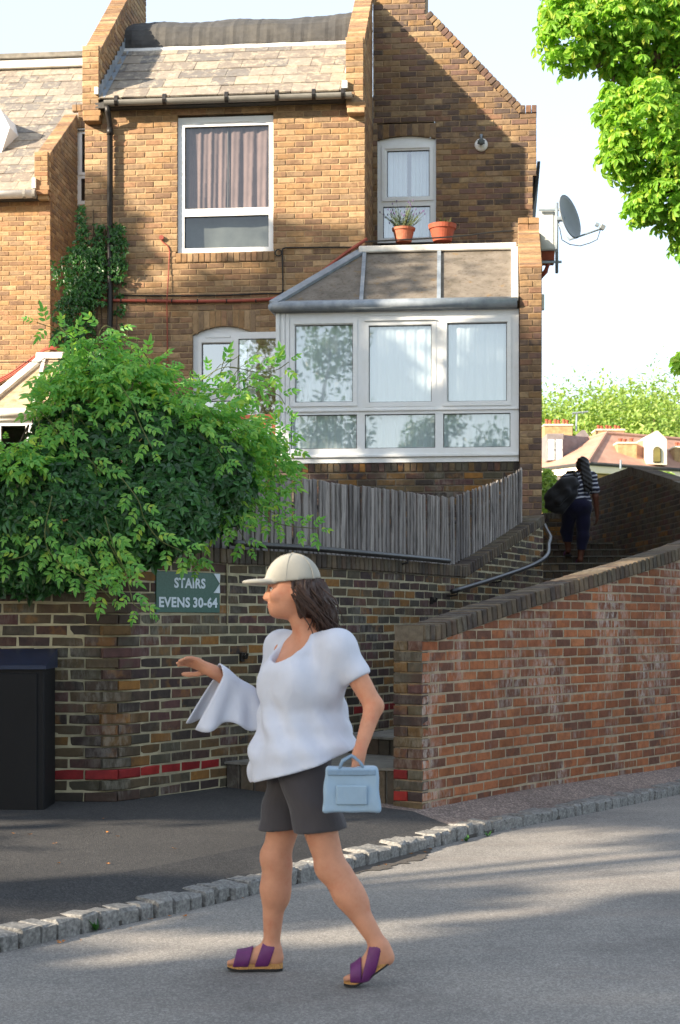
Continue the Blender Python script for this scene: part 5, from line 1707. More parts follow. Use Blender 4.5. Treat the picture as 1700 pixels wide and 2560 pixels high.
m = MB(); m.prism([rel(p, 1.0) for p in (C_, Rt, Bk, Lf)], (0, 0, zE - 1.3)); wl = m.build('wall', MT['farbrick'], fh)
def pbox(u0, u1, v0, v1, Y, d, name, mat, parent=fh, b=.02):
    p, q = W(u0, v1, Y), W(u1, v0, Y); m = MB(); m.bbox(p[0], q[0], p[1], p[1] + d, p[2], q[2], b); return m.build(name, mat, parent)
def pots(par, u0, u1, v0, v1, Y, n):
    for k in range(n):
        u = u0 + (u1 - u0) * (k + .5) / n; p, q = W(u, v1, Y), W(u, v0, Y); r = (W(u1, v0, Y)[0] - W(u0, v0, Y)[0]) / n * .42
        m = MB(); m.lathe([(r * .8, 0), (r * .8, (q[2] - p[2]) * .8), (r, (q[2] - p[2]) * .85), (r, q[2] - p[2])], c=(p[0], p[1] + .25 + (.2 if k % 2 else 0), p[2]), n=10); m.build('chimney_pot', MT['terracotta2'], par)
for (u0, u1, v0, v1, Y, pv, n) in ((1360, 1432, 1061, 1120, 52.5, 1046, 6), (1490, 1562, 1073, 1100, 53.0, 1061, 6), (1543, 1593, 1106, 1156, 49.6, 1094, 3), (1686, 1730, 1116, 1170, 50.5, 1104, 3)):
    c = pbox(u0, u1, v0, v1, Y, .8, 'chimney', MT['farbrick']); pbox(u0 - 2, u1 + 2, v0 - 1, v0 + 4, Y - .04, .88, 'chimney_cap', MT['render'], c)
    pots(c, u0 + 4, u1 - 4, pv, v0, Y + .1, n)
d = pbox(1366, 1410, 1084, 1154, 50.2, 2.6, 'dormer', MT['slatey'])
pbox(1368, 1408, 1097, 1152, 50.15, .04, 'dormer_frame', MT['slatey'], d)
for (u0, u1, v0, v1) in ((1371, 1386, 1099, 1124), (1390, 1406, 1099, 1124), (1371, 1386, 1126, 1150), (1390, 1406, 1126, 1150)): pbox(u0, u1, v0, v1, 50.1, .03, 'pane', MT['pane_far'] if 'pane_far' in MT else MT['net'], d, .004)
p = W(1410, 1140, 50.4); q = W(1500, 1094, 52.0)
m = MB(); m.prism([W(1410, 1154, 50.3), W(1470, 1130, 51.0), W(1502, 1096, 51.6), W(1410, 1087, 50.3)], (0, .4, 0)); m.build('dormer_cheek', MT['slatey'], fh)
d = None
gx = [W(1616, 1160, 49.4), W(1667, 1162, 49.4), W(1667, 1098, 49.4), W(1645, 1077, 49.4), W(1640, 1077, 49.4), W(1616, 1090, 49.4)]
m = MB(); m.prism(gx, (0, 2.6, 0)); d = m.build('dormer', MT['render'], fh)
arcp = [W(1633, 1156, 49.36), W(1653, 1156, 49.36)] + [W(1643 + 10 * math.cos(t), 1127 - 11 * math.sin(t), 49.36) for t in [i * math.pi / 8 for i in range(9)]]
m = MB(); m.prism(arcp, (0, .03, 0)); fr_ = m.build('arched_window', MT['felt'], d)
arcp = [W(1635, 1154, 49.33), W(1651, 1154, 49.33)] + [W(1643 + 8 * math.cos(t), 1127 - 9 * math.sin(t), 49.33) for t in [i * math.pi / 8 for i in range(9)]]
MT['amber'] = plain('olive_lit_pane', rgb(112, 104, 58), .2, .2, 4)  # one even olive colour for the arched pane
m = MB(); m.prism(arcp, (0, .02, 0)); m.build('pane', MT['amber'], fr_)
m = MB(); m.prism([W(1435, 1092, 52.2), W(1475, 1092, 52.2), W(1462, 1075, 52.2), W(1455, 1075, 52.2)], (0, .8, 0)); m.build('roof_gable', MT['slatey'], fh)
m = MB(); m.prism([W(1592, 1105, 49.9), W(1616, 1098, 49.9), W(1616, 1158, 49.9), W(1592, 1154, 49.9)], (0, 1.6, 0)); m.build('dormer_cheek', MT['rooft'], fh)
for (u0, u1, v0, v1, Y) in ((1386, 1402, 1192, 1225, 50.2), (1676, 1700, 1190, 1240, 50.1)): pbox(u0, u1, v0, v1, Y - 1.2, 1.3, 'window', MT['slatey'], wl)
m = MB(); a = W(1440, 1078, 52.6); b = W(1442, 1034, 52.6); m.tube([a, b], .03, 6); m.tube([W(1430, 1033, 52.6), W(1470, 1029, 52.6)], .025, 6)
for k in range(6): c = W(1433 + 6 * k, 1033 - .6 * k, 52.6); m.tube([(c[0], c[1] - .25, c[2]), (c[0], c[1] + .25, c[2])], .012, 4)
m.build('aerial', MT['galv'], fh)
m = MB(); m.tube([W(1551, 1172, 47.9), W(1552, 1150, 47.9)], .03, 6); m.build('vent_pipe', MT['galv'], fh)
# ================================================================== PLANTS
def leaf_proto(leaflets, scale=1.0, sh=((.32, .46), (.68, .4))):
    """leaflets: (base, dir angle, length, width, droop, pitch) in the leaf plane -> (verts, faces)"""
    vs, fs = [], []
    for (bx, by, ang, L, w, droop) in leaflets:
        d = (math.cos(ang), math.sin(ang)); n = (-d[1], d[0]); k = len(vs)
        def pt(t, s): return ((bx + d[0] * L * t + n[0] * w * s) * scale, (by + d[1] * L * t + n[1] * w * s) * scale, (-droop * L * t * t + abs(s) * w * .45) * scale)
        (t1, w1_), (t2, w2_) = sh
        vs += [pt(0, 0), pt(t1, -w1_), pt(t2, -w2_), pt(1, 0), pt(t2, w2_), pt(t1, w1_)]
        fs += [(k, k + 1, k + 2, k + 3), (k, k + 3, k + 4, k + 5)]
    return vs, fs
def pinnate(seed, L=.095, pairs=3, lw=.013):
    r = random.Random(seed); out = []
    for i in range(pairs):
        t = L * (.28 + .46 * i / max(1, pairs - 1)) * 1.0
        for s in (-1, 1): out.append((t, 0, s * r.uniform(.75, 1.05), L * r.uniform(.3, .4), lw * r.uniform(.8, 1.1), r.uniform(.1, .4)))
    out.append((L * .72, 0, r.uniform(-.12, .12), L * r.uniform(.5, .66), lw * 1.05, r.uniform(.1, .4)))
    return leaf_proto(out)
def palmate(seed, n=5, L=.05, w=.022, spread=4.4, droop=.3, sh=((.32, .46), (.68, .4))):
    r = random.Random(seed); out = []
    for i in range(n):
        a = -spread / 2 + spread * i / (n - 1) + r.uniform(-.12, .12); out.append((0, 0, a, L * r.uniform(.8, 1.1) * (1 - .25 * abs(a) / spread), w * r.uniform(.85, 1.1), droop * r.uniform(.6, 1.3)))
    return leaf_proto(out, 1.0, sh)

def basis(d, nrm):
    x = Vector(d).normalized(); z = Vector(nrm); z = z - x * z.dot(x)
    if z.length < 1e-4: z = x.orthogonal()
    z.normalize(); y = z.cross(x)
    return x, y, z
def scatter(items, protos, name, mat, parent, nobj, stuff, r):
    """items: (pos, dir, normal, scale), positions relative to parent.  nearest/most visible nobj become objects"""
    meshes = []
    for vs, fs in protos:
        me = bpy.data.meshes.new(name); me.from_pydata(vs, [], fs); me.materials.append(mat); meshes.append(me)
    loc = Vector(parent.location)
    sc = []
    for i, (p, d, n, s) in enumerate(items):
        w = Vector(p) + loc; u, v, S = proj(w)
        vis = 1 if -5 < u < 1705 and -5 < v < 2565 else 0
        face = abs(Vector(n).normalized().dot((Vector((0, 0, CAMH)) - w).normalized()))
        sc.append((vis * S * s * (.3 + face), i))
    sc.sort(reverse=True)
    keep = set(i for q, i in sc[:nobj] if q > 0)
    V, Fc = [], []; nv = 0
    PV = [np.array(vs) for vs, fs in protos]
    for i, (p, d, n, s) in enumerate(items):
        k = r.randrange(len(protos)); x, y, z = basis(d, n)
        if i in keep:
            o = link(name, meshes[k], None, parent)
            M_ = Matrix(((x.x * s, y.x * s, z.x * s, p[0]), (x.y * s, y.y * s, z.y * s, p[1]), (x.z * s, y.z * s, z.z * s, p[2]), (0, 0, 0, 1)))
            o.matrix_local = M_
        else:
            B = np.array([list(x), list(y), list(z)]) * s
            V.append(PV[k] @ B + np.array(list(p))); Fc.extend([tuple(a + nv for a in f_) for f_ in protos[k][1]]); nv += len(PV[k])
    if V:
        me = bpy.data.meshes.new(stuff); me.from_pydata(np.vstack(V).tolist(), [], Fc); me.materials.append(mat)
        o = link(stuff, me, None, parent); o['kind'] = 'stuff'

class Ell:
    def __init__(self, u, v, Y, ru, rv, ry):
        self.c = pix(u, v, Y); self.r = Vector((ru * Y / F, ry, rv * Y / F))
    def inside(self, p, k=1.0):
        q = p - self.c; return (q.x / self.r.x) ** 2 + (q.y / self.r.y) ** 2 + (q.z / self.r.z) ** 2 < k * k
def sample(ells, n, r, shell=(.75, 1.06), back=.35, excl=.7, wts=None):
    out = []; tries = 0
    wts = wts or [e.r.x * e.r.z for e in ells]
    while len(out) < n and tries < n * 30:
        tries += 1
        e = r.choices(ells, wts)[0]
        d = Vector((r.gauss(0, 1), r.gauss(0, 1), r.gauss(0, 1))).normalized()
        if d.y > back: continue
        k = r.uniform(*shell); p = e.c + Vector((d.x * e.r.x, d.y * e.r.y, d.z * e.r.z)) * k
        if any(o is not e and o.inside(p, excl) for o in ells): continue
        nn = Vector((d.x / e.r.x, d.y / e.r.y, d.z / e.r.z)).normalized()
        out.append((p, nn))
    return out

# ---- dark climber and jasmine over the wall ------------------------
rp_ = random.Random(17)
base = Vector((-1.6, 11.2, 2.0))
clm = empty('climbing_plant', base); tag(clm, 'dense dark green climber with rounded leaves spilling over the retaining wall', 'plant')
DE = [Ell(290, 1150, 11.1, 215, 170, .55), Ell(120, 1280, 10.75, 190, 165, .42), Ell(430, 1190, 11.3, 200, 150, .5), Ell(330, 1290, 10.75, 210, 115, .32),
      Ell(60, 1395, 10.72, 170, 90, .22), Ell(545, 1225, 11.8, 85, 95, .35), Ell(-60, 1310, 10.7, 160, 150, .4), Ell(190, 1370, 10.68, 130, 95, .2), Ell(240, 980, 11.3, 95, 90, .4), Ell(-150, 1350, 10.7, 120, 120, .3)]
items = []
for p, n in sample(DE, 6800, rp_, (.72, 1.05), .3):
    nn = (n + Vector((rp_.gauss(0, .35), rp_.gauss(0, .35) - .25, rp_.gauss(0, .35) + .35))).normalized()
    d = Vector((rp_.gauss(0, .6), rp_.gauss(0, .3) - .2, -.9)); items.append((p - base, d, nn, rp_.uniform(.7, 1.75)))
scatter(items, [palmate(k, rp_.choice([3, 5, 5]), .052, .027, 3.9, .25) for k in range(8)], 'leaf', MT['dark_leaf'], clm, 280, 'foliage', rp_)
m = MB()
for k in range(16):
    x = rp_.uniform(-3.2, -1.2); p = [Vector((x, 11.2, 2.0)), Vector((x + rp_.uniform(-.2, .2), 11.0, 2.5)), Vector((x + rp_.uniform(-.4, .4), 10.8 + .35 * max(0, x + 1.5), rp_.uniform(1.9, 3.0))), Vector((x + rp_.uniform(-.5, .5), 10.7 + .8 * max(0, x + 1.5), rp_.uniform(1.75, 3.1)))]
    m.tube([q - base for q in p], [.014, .01, .007, .004], 5)
m.build('stems', MT['bark'], clm, True)

jas = empty('jasmine', base + Vector((.2, .05, 0))); jb = Vector(jas.location)
tag(jas, 'light green jasmine with feathery leaves trailing over the darker climber', 'plant')
JE = [(Ell(265, 965, 10.95, 135, 68, .4), 340), (Ell(430, 1035, 11.2, 150, 60, .4), 420), (Ell(590, 1130, 11.7, 92, 78, .35), 330), (Ell(30, 1150, 10.5, 85, 45, .2), 230), (Ell(235, 888, 10.9, 58, 52, .3), 120),
      (Ell(530, 1080, 11.4, 115, 50, .35), 280), (Ell(205, 1020, 10.8, 95, 80, .3), 240), (Ell(650, 1190, 11.9, 65, 70, .25), 190), (Ell(335, 930, 11.0, 80, 40, .3), 130), (Ell(560, 965, 11.4, 95, 32, .2), 36)]
items = []
for e, n_j in JE:
    for p, n in sample([e], int(n_j * .72), rp_, (.5, 1.18), .5):
        d = Vector((n.x * .9 + rp_.gauss(.1, .5), -.35 + rp_.gauss(0, .35), rp_.gauss(-.25, .45))); nn = Vector((rp_.gauss(0, .4), -.55 + rp_.gauss(0, .3), .8)); items.append((p - jb, d, nn, rp_.uniform(.9, 1.9)))
TR = [  # trailing shoots, traced along what they hang from
    ([(130, 1240), (112, 1335), (135, 1395), (200, 1440), (250, 1470), (276, 1495)], 10.32), ([(262, 1290), (285, 1370), (310, 1420), (326, 1480), (336, 1512), (366, 1530)], 10.35),
    ([(300, 1190), (345, 1250), (362, 1300), (400, 1350), (455, 1378)], 10.42), ([(160, 1330), (190, 1350), (190, 1390)], 10.4), ([(560, 1190), (640, 1270), (700, 1310), (795, 1322)], 11.5),
    ([(560, 1250), (590, 1310), (620, 1365)], 11.4), ([(255, 900), (245, 850), (262, 815), (300, 835), (312, 870)], 10.7), ([(225, 880), (170, 835), (92, 806)], 10.6), ([(490, 960), (560, 918), (640, 930), (690, 925), (722, 905)], 11.3),
    ([(530, 1000), (620, 975), (690, 985), (712, 1010)], 11.4), ([(350, 940), (378, 900), (420, 905)], 11.0), ([(640, 1130), (700, 1150), (725, 1120)], 11.8), ([(650, 1080), (700, 1090), (722, 1062)], 11.8), ([(215, 1400), (240, 1425), (262, 1450)], 10.36),
    ([(600, 1230), (660, 1270), (700, 1290)], 11.7), ([(90, 1370), (60, 1390), (20, 1400)], 10.4), ([(40, 1270), (28, 1310)], 10.42), ([(500, 1270), (540, 1300), (555, 1330)], 11.2), ([(300, 960), (330, 1010), (350, 1060), (380, 1120)], 10.5), ([(480, 1030), (500, 1080), (540, 1120), (560, 1150)], 10.95)]
for k in range(26):
    u, v = rp_.uniform(-10, 560), rp_.uniform(1010, 1330); du = rp_.uniform(-50, 70)
    TR.append(([(u, v), (u + du * .4, v + 28), (u + du, v + rp_.uniform(60, 110))], 10.42 + max(0, u - 250) * .0028 + (.1 if v < 1150 else 0)))
st = MB()
for pts, Y in TR:
    P3 = [pix(u, v, Y + rp_.uniform(-.04, .04)) for u, v in pts]; out = []
    for i in range(len(P3) - 1):
        p0 = P3[i - 1] if i else 2 * P3[0] - P3[1]; p1, p2 = P3[i], P3[i + 1]; p3 = P3[i + 2] if i + 2 < len(P3) else 2 * P3[-1] - P3[-2]
        for j in range(6):
            t = j / 6; out.append(0.5 * (2 * p1 + (p2 - p0) * t + (2 * p0 - 5 * p1 + 4 * p2 - p3) * t * t + (3 * p1 - p0 - 3 * p2 + p3) * t ** 3))
    out.append(P3[-1]); st.tube([q - jb for q in out], .0032, 5)
    acc = 0; side = 1
    for a, b in zip(out, out[1:]):
        acc += (b - a).length
        if acc > .095:
            acc = 0; t_ = (b - a).normalized()
            for sgn in (-1, 1):
                lat = t_.cross(Vector((0, -1, 0))).normalized() * sgn
                d = lat * .9 + t_ * .5 + Vector((0, -.25, -.35)); items.append((b - jb, d, Vector((rp_.gauss(0, .2), -.8, .6)), rp_.uniform(1.2, 1.75)))
    items.append((out[-1] - jb, out[-1] - out[-2], Vector((0, -.8, .5)), 1.1))
scatter(items, [pinnate(k, .088, 3, .0165) for k in range(8)], 'leaf', MT['jasmine'], jas, 290, 'foliage', rp_)
for k in range(120):
    e, _ = rp_.choice(JE); a = e.c + Vector((rp_.uniform(-.7, .7) * e.r.x, -.3 * e.r.y, rp_.uniform(-.6, .6) * e.r.z)); b = a + Vector((rp_.uniform(-.2, .25), -.1, rp_.uniform(-.1, .2)))
    st.tube([a - jb, (a + b) / 2 - jb + Vector((0, 0, .03)), b - jb], .0028, 4)
st.build('stems', MT['stem'], jas, True)

# ---- ivy up the corner of the house ---------------------------------
ivb = HF.world(hx(235), -.1, 2.4)
ivy = empty('ivy', ivb); tag(ivy, 'dark ivy climbing the house corner around the black downpipe', 'plant')
items = []
def ivy_patch(u0, u1, v0, v1, n, y0, y1, dens=lambda a, b: 1):
    k = 0
    while k < n:
        a, b = rp_.random(), rp_.random()
        if rp_.random() > dens(a, b): k += .3; continue
        u, v, y = u0 + (u1 - u0) * a, v0 + (v1 - v0) * b, rp_.uniform(y0, y1)
        x, z = HF.at(u, v, y); p = HF.world(x, y, z)
        items.append((p - ivb, Vector((rp_.gauss(0, .5), -.3, -.8)), Vector((rp_.gauss(0, .5), -1, rp_.gauss(.5, .4))), rp_.uniform(.7, 1.3))); k += 1
tri = lambda a, b: max(.0, 1 - abs(a - .5) * 2 * (1.5 - b))
ivy_patch(185, 225, 515, 640, 150, -.12, .02, tri); ivy_patch(160, 265, 620, 760, 620, -.2, .0, lambda a, b: max(0, 1 - abs(a - .5) * 1.6)); ivy_patch(268, 318, 560, 700, 240, -.16, -.02, lambda a, b: max(0, 1 - abs(a - .5) * 1.8))
ivy_patch(225, 275, 560, 700, 160, -.12, -.01, tri); ivy_patch(150, 240, 740, 960, 620, -.22, .0, lambda a, b: max(0, 1 - abs(a - .5) * 1.5)); ivy_patch(130, 190, 640, 860, 140, -.12, .05); ivy_patch(285, 312, 690, 860, 26, -.05, -.01)
scatter(items, [palmate(30 + k, 3, .05, .03, 3.2, .2) for k in range(5)], 'leaf', MT['ivy'], ivy, 60, 'foliage', rp_)
m = MB()
for k in range(7):
    u = 190 + k * 17; pts = [HF.world(hx(u + rp_.uniform(-10, 10), -.02), -.02, 2.4 + t * (rp_.uniform(2.6, 4.6)) / 5) for t in range(6)]
    m.tube([q - ivb for q in pts], .008, 5)
m.build('stems', MT['bark'], ivy)

# ---- trees -----------------------------------------------------------
def limb(m, pts, r0, r1, n=8):
    P_ = [Vector(p) for p in pts]; out = []
    for i in range(len(P_) - 1):
        p0 = P_[i - 1] if i else 2 * P_[0] - P_[1]; p1, p2 = P_[i], P_[i + 1]; p3 = P_[i + 2] if i + 2 < len(P_) else 2 * P_[-1] - P_[-2]
        for j in range(5):
            t = j / 5; out.append(0.5 * (2 * p1 + (p2 - p0) * t + (2 * p0 - 5 * p1 + 4 * p2 - p3) * t * t + (3 * p1 - p0 - 3 * p2 + p3) * t ** 3))
    out.append(P_[-1]); k = len(out) - 1
    m.tube(out, [r0 + (r1 - r0) * i / k for i in range(k + 1)], n)
tb = Vector((6.6, 17.6, -.05))
ct = empty('chestnut_tree', tb); tag(ct, 'sunlit horse chestnut tree leaning its leafy branches over the house side', 'tree')
CE = [(1425, 100, 17.0, 82, 78, .5), (1400, 40, 17.0, 55, 65, .4), (1530, 60, 17.2, 115, 110, .7), (1640, 70, 17.5, 110, 120, .8), (1690, 190, 17.5, 80, 90, .7), (1560, 165, 17.1, 60, 50, .4), (1605, 300, 16.9, 95, 95, .7), (1528, 285, 16.9, 40, 52, .35),
      (1540, 385, 16.9, 52, 60, .4), (1640, 400, 17.1, 95, 95, .7), (1670, 490, 17.1, 80, 80, .6), (1600, 520, 17.0, 42, 38, .3), (1695, 590, 17.2, 30, 60, .3), (1524, 228, 16.9, 16, 32, .15), (1700, 900, 17.2, 16, 34, .2), (1790, 300, 17.8, 120, 260, .9), (1780, 0, 17.8, 140, 200, .9), (1560, -60, 17.5, 190, 90, .9)]
CE = [Ell(*q) for q in CE]
items = []
for p, n in sample(CE, 5600, rp_, (.45, 1.1), .6, .5):
    nn = (n * .6 + Vector((rp_.gauss(-.3, .35), rp_.gauss(-.3, .35), rp_.gauss(.6, .3)))).normalized(); d = Vector((n.x + rp_.gauss(0, .6), n.y + rp_.gauss(0, .5), -.5 + rp_.gauss(0, .3))); items.append((p - tb, d, nn, rp_.uniform(.65, 1.2)))
scatter(items, [palmate(50 + k, 7 if k % 2 else 5, .098, .05, 4.6, .6, ((.38, .28), (.78, .5))) for k in range(8)], 'leaf', MT['chestnut'], ct, 280, 'crown', rp_)
m = MB(); r_ = lambda u, v, Y: pix(u, v, Y) - tb
limb(m, [(0, 0, 0), (-.1, .05, 2), (-.2, 0, 4), (-.3, 0, 6), (-.4, .1, 8.5)], .34, .16, 14)
m.build('trunk', MT['bark'], ct, True)
for pts, a, b in (([(-.2, 0, 4.2), r_(1790, 260, 17.6), r_(1700, 165, 17.3), r_(1620, 142, 17.2), r_(1545, 140, 17.1), r_(1490, 168, 17.0)], .13, .02), ([(-.25, 0, 5), r_(1800, 120, 17.6), r_(1640, 40, 17.4), r_(1500, 20, 17.1), r_(1400, 60, 17.0)], .1, .015),
                  ([(-.15, 0, 3.4), r_(1800, 420, 17.5), r_(1700, 350, 17.2), r_(1620, 310, 17.0), r_(1540, 290, 16.9)], .09, .012), ([(-.1, 0, 3), r_(1800, 520, 17.4), r_(1700, 480, 17.2), r_(1640, 500, 17.1), r_(1590, 530, 17.0)], .07, .01), ([r_(1545, 140, 17.1), r_(1535, 190, 17.0), r_(1528, 250, 16.9), r_(1530, 300, 16.9)], .02, .006)):
    mm = MB(); limb(mm, pts, a, b, 8); mm.build('limb', MT['bark'], ct, True)

def street_tree(x, y, h, cr, cb, n, label, seed, group, leaf=.17, mat='shade_leaf', lean=0, nlobes=14, z0=0.0):
    r = random.Random(seed); b = Vector((x, y, z0)); e = empty('street_tree', b); tag(e, label, 'tree', group)
    m = MB(); limb(m, [(0, 0, -.2), (.1, .05, h * .25), (lean * .5, .1, h * .5), (lean, 0, h * .85)], .05 * h ** .7, .03, 12); m.build('trunk', MT['bark'], e, True)
    lob = []
    for k in range(nlobes):
        a = r.uniform(0, 6.28); rr_ = cr * math.sqrt(r.random()) * .75; zz = cb + (h - cb) * r.random(); f_ = 1 - .5 * abs((zz - cb) / (h - cb) - .45)
        c = Vector((math.cos(a) * rr_ * f_ + lean, math.sin(a) * rr_ * f_, zz)); lob.append((c, r.uniform(.28, .5) * cr))
    mm = MB()
    for c, q in lob: limb(mm, [(lean * .4, 0, h * .35), (c + Vector((lean * .4, 0, h * .35))) / 2 + Vector((0, 0, .3)), c], .06, .012, 6)
    mm.build('limbs', MT['bark'], e, True)
    V, Fc = [], []
    for i in range(n):
        c, q = r.choice(lob); d = Vector((r.gauss(0, 1), r.gauss(0, 1), r.gauss(0, .8))).normalized(); p = c + d * q * r.uniform(.45, 1.08)
        if p.z < cb - .3: continue
        x_, y_, z_ = basis(Vector((r.gauss(0, 1), r.gauss(0, 1), r.gauss(-.3, .6))), d + Vector((0, 0, .6))); s = leaf * r.uniform(.7, 1.4); k = len(V)
        for (a, bb) in ((0, 0), (.35, -.4), (.75, -.32), (1, 0), (.75, .32), (.35, .4)): V.append(tuple(p + x_ * a * s * 1.5 + y_ * bb * s + z_ * (-.25 * a * a + abs(bb) * .3) * s))
        Fc += [(k, k + 1, k + 2, k + 3), (k, k + 3, k + 4, k + 5)]
    me = bpy.data.meshes.new('crown'); me.from_pydata(V, [], Fc); me.materials.append(MT[mat]); o = link('crown', me, None, e); o['kind'] = 'stuff'
    return e
# trees standing left of the view; their shade falls over the road, walls and lower house
SH = [(-14.6, 13.9, 13.0, 1.9, 3.4, 5200), (-12.2, 13.1, 12.3, 2.3, 3.0, 6500), (-13.4, 11.1, 12.2, 2.3, 3.0, 6000), (-10.3, 11.3, 11.2, 2.3, 2.8, 6500), (-11.6, 8.0, 11.3, 2.8, 3.0, 7500), (-12.4, 4.7, 12.0, 2.3, 3.4, 8500),
      (-13.0, 1.32, 11.6, 1.22, 3.4, 4800), (-13.2, -1.08, 11.4, 1.0, 3.4, 6500), (-13.0, -2.75, 11.5, 1.95, 3.4, 8500), (-13.0, -7.3, 12.0, 2.3, 3.4, 6500)]
for k, (x, y, h, cr, cb, n) in enumerate(SH):
    street_tree(x, y, h, cr, cb, n, 'leafy street tree shading the road from beside the terrace', 200 + k, 'street trees beside the road')
# trees across the road behind the viewer, mirrored in the windows
for k, (x, y, h, cr, n) in enumerate(((-9.5, -20, 12.5, 3.2, 7000), (-3.6, -22, 9.5, 2.6, 5500), (1.5, -21, 11.8, 2.8, 6000), (10, -20, 11, 3.3, 5000))):
    street_tree(x, y, h, cr, 2.6, n, 'leafy street tree across the road facing the bay window', 300 + k, 'street trees across the road', leaf=.12)
# trees beyond the far house
for k, (u, vt, Y, cr) in enumerate(((1375, 1012, 62, 4.2), (1440, 1018, 66, 4.0), (1500, 1000, 64, 4.4), (1560, 985, 66, 4.6), (1625, 978, 63, 4.6), (1690, 962, 66, 5.0), (1600, 1010, 59, 3.6), (1680, 1040, 57, 3.8), (1760, 960, 62, 5.0))):
    p = pix(u, vt + 26, Y); hgt = p.z - 3.0
    street_tree(p.x, Y, hgt, cr, 2.2, 8500, 'distant bright green tree behind the far house', 400 + k, 'trees beyond the far house', leaf=.105, mat='far_leaf', z0=3.0, nlobes=18)
def bush(u, v, Y, ru, rv, ry, n, label, seed, size=.1):
    r = random.Random(seed); e_ = Ell(u, v, Y, ru, rv, ry); b = Vector((e_.c.x, Y, 2.3)); o = empty('bush', b); tag(o, label, 'bush')
    it = []
    for p, nn in sample([e_], n, r, (.4, 1.08), .9): it.append((p - b, Vector((r.gauss(0, 1), r.gauss(0, 1), r.gauss(0, .6))), nn + Vector((0, -.3, .5)), r.uniform(.7, 1.4)))
    scatter(it, [palmate(80 + k, 3, size, size * .5, 2.6, .3) for k in range(3)], 'leaf', MT['far_leaf'], o, 0, 'foliage', r)
    m = MB()
    for k in range(6): m.tube([(r.uniform(-.2, .2), 0, -.1), (e_.c.x - b.x + r.uniform(-.5, .5) * e_.r.x, 0, e_.c.z - b.z)], .03, 5)
    m.build('stems', MT['bark'], o)
bush(1368, 1228, 32, 22, 55, .6, 700, 'sunlit green bush growing behind the landing at the head of the stairs', 1)
bush(1400, 1262, 33, 42, 26, .6, 500, 'low sunlit shrub behind the landing parapet', 2)
bush(1655, 1205, 40, 34, 26, .7, 600, 'sunny yellow green shrub in front of the far house', 3)
bush(1700, 1240, 38, 30, 34, .7, 500, 'sunlit shrub at the far house corner by the raking wall', 4)

# ---- weeds and fallen leaves at the kerb --------------------------------
def weed(u, v, seed, n=14, h=.06):
    Y = F * (CAMH - .01) / (v - VH); p = pix(u, v, Y); p.z = 0.0; r = random.Random(seed); e = empty('weed', p)
    tag(e, ['small green weed growing in the gutter beside the granite kerb near the road edge', 'tuft of weeds rooted at the kerb where the dark pavement ends', 'small weed at the kerb foot beside the pinkish footpath', 'thin grass tuft on the footpath under the orange wall'][seed % 4], 'weed')
    m = MB()
    for k in range(n):
        a = r.uniform(0, 6.28); d = Vector((math.cos(a), math.sin(a), r.uniform(.5, 1.6))).normalized() * h * r.uniform(.5, 1.2); s = Vector((-math.sin(a), math.cos(a), 0)) * h * .16
        m.add([(0, 0, 0), d * .5 + s, d, d * .5 - s], [(0, 1, 2, 3)])
    m.build('leaves', MT['ivy'], e); return e
weed(240, 2322, 0); weed(1165, 2100, 1, 16, .05); weed(1220, 2088, 2, 12, .05); 
w_ = weed(1412, 2000, 3, 10, .09); w_.location.z = .1
litter = leafmat('dry_leaf', [rgb(150, 92, 44), rgb(176, 120, 60), rgb(120, 78, 44)], .8, .15, .2)
lme = bpy.data.meshes.new('fallen_leaf'); vs, fs = palmate(3, 3, .028, .016, 2.2, -.25); lme.from_pydata(vs, [], fs); lme.materials.append(litter)
rq = random.Random(12)
for k in range(34):
    s = KERB.s_at_u(rq.uniform(80, 1300)) if k < 20 else KERB.s_at_u(rq.uniform(200, 900)); d = -abs(rq.gauss(.05, .05)) - .015 if k < 20 else rq.uniform(.4, 1.8)
    x, y = kerb_off(s, d); o = link('fallen_leaf', lme, None, None, (x, y, (.006 if d < 0 else pave_z(d) + .005)))
    o.rotation_euler = (rq.uniform(-.2, .2), rq.uniform(-.2, .2), rq.uniform(0, 6.28))
    sc_ = rq.uniform(.5, 1.0); o.scale = (sc_, sc_, sc_)
    tag(o, 'dry brown fallen leaf lying in the gutter by the kerb' if d < 0 else 'dry brown fallen leaf lying on the dark pavement', 'leaf', 'fallen leaves in the gutter' if d < 0 else 'fallen leaves on the pavement')
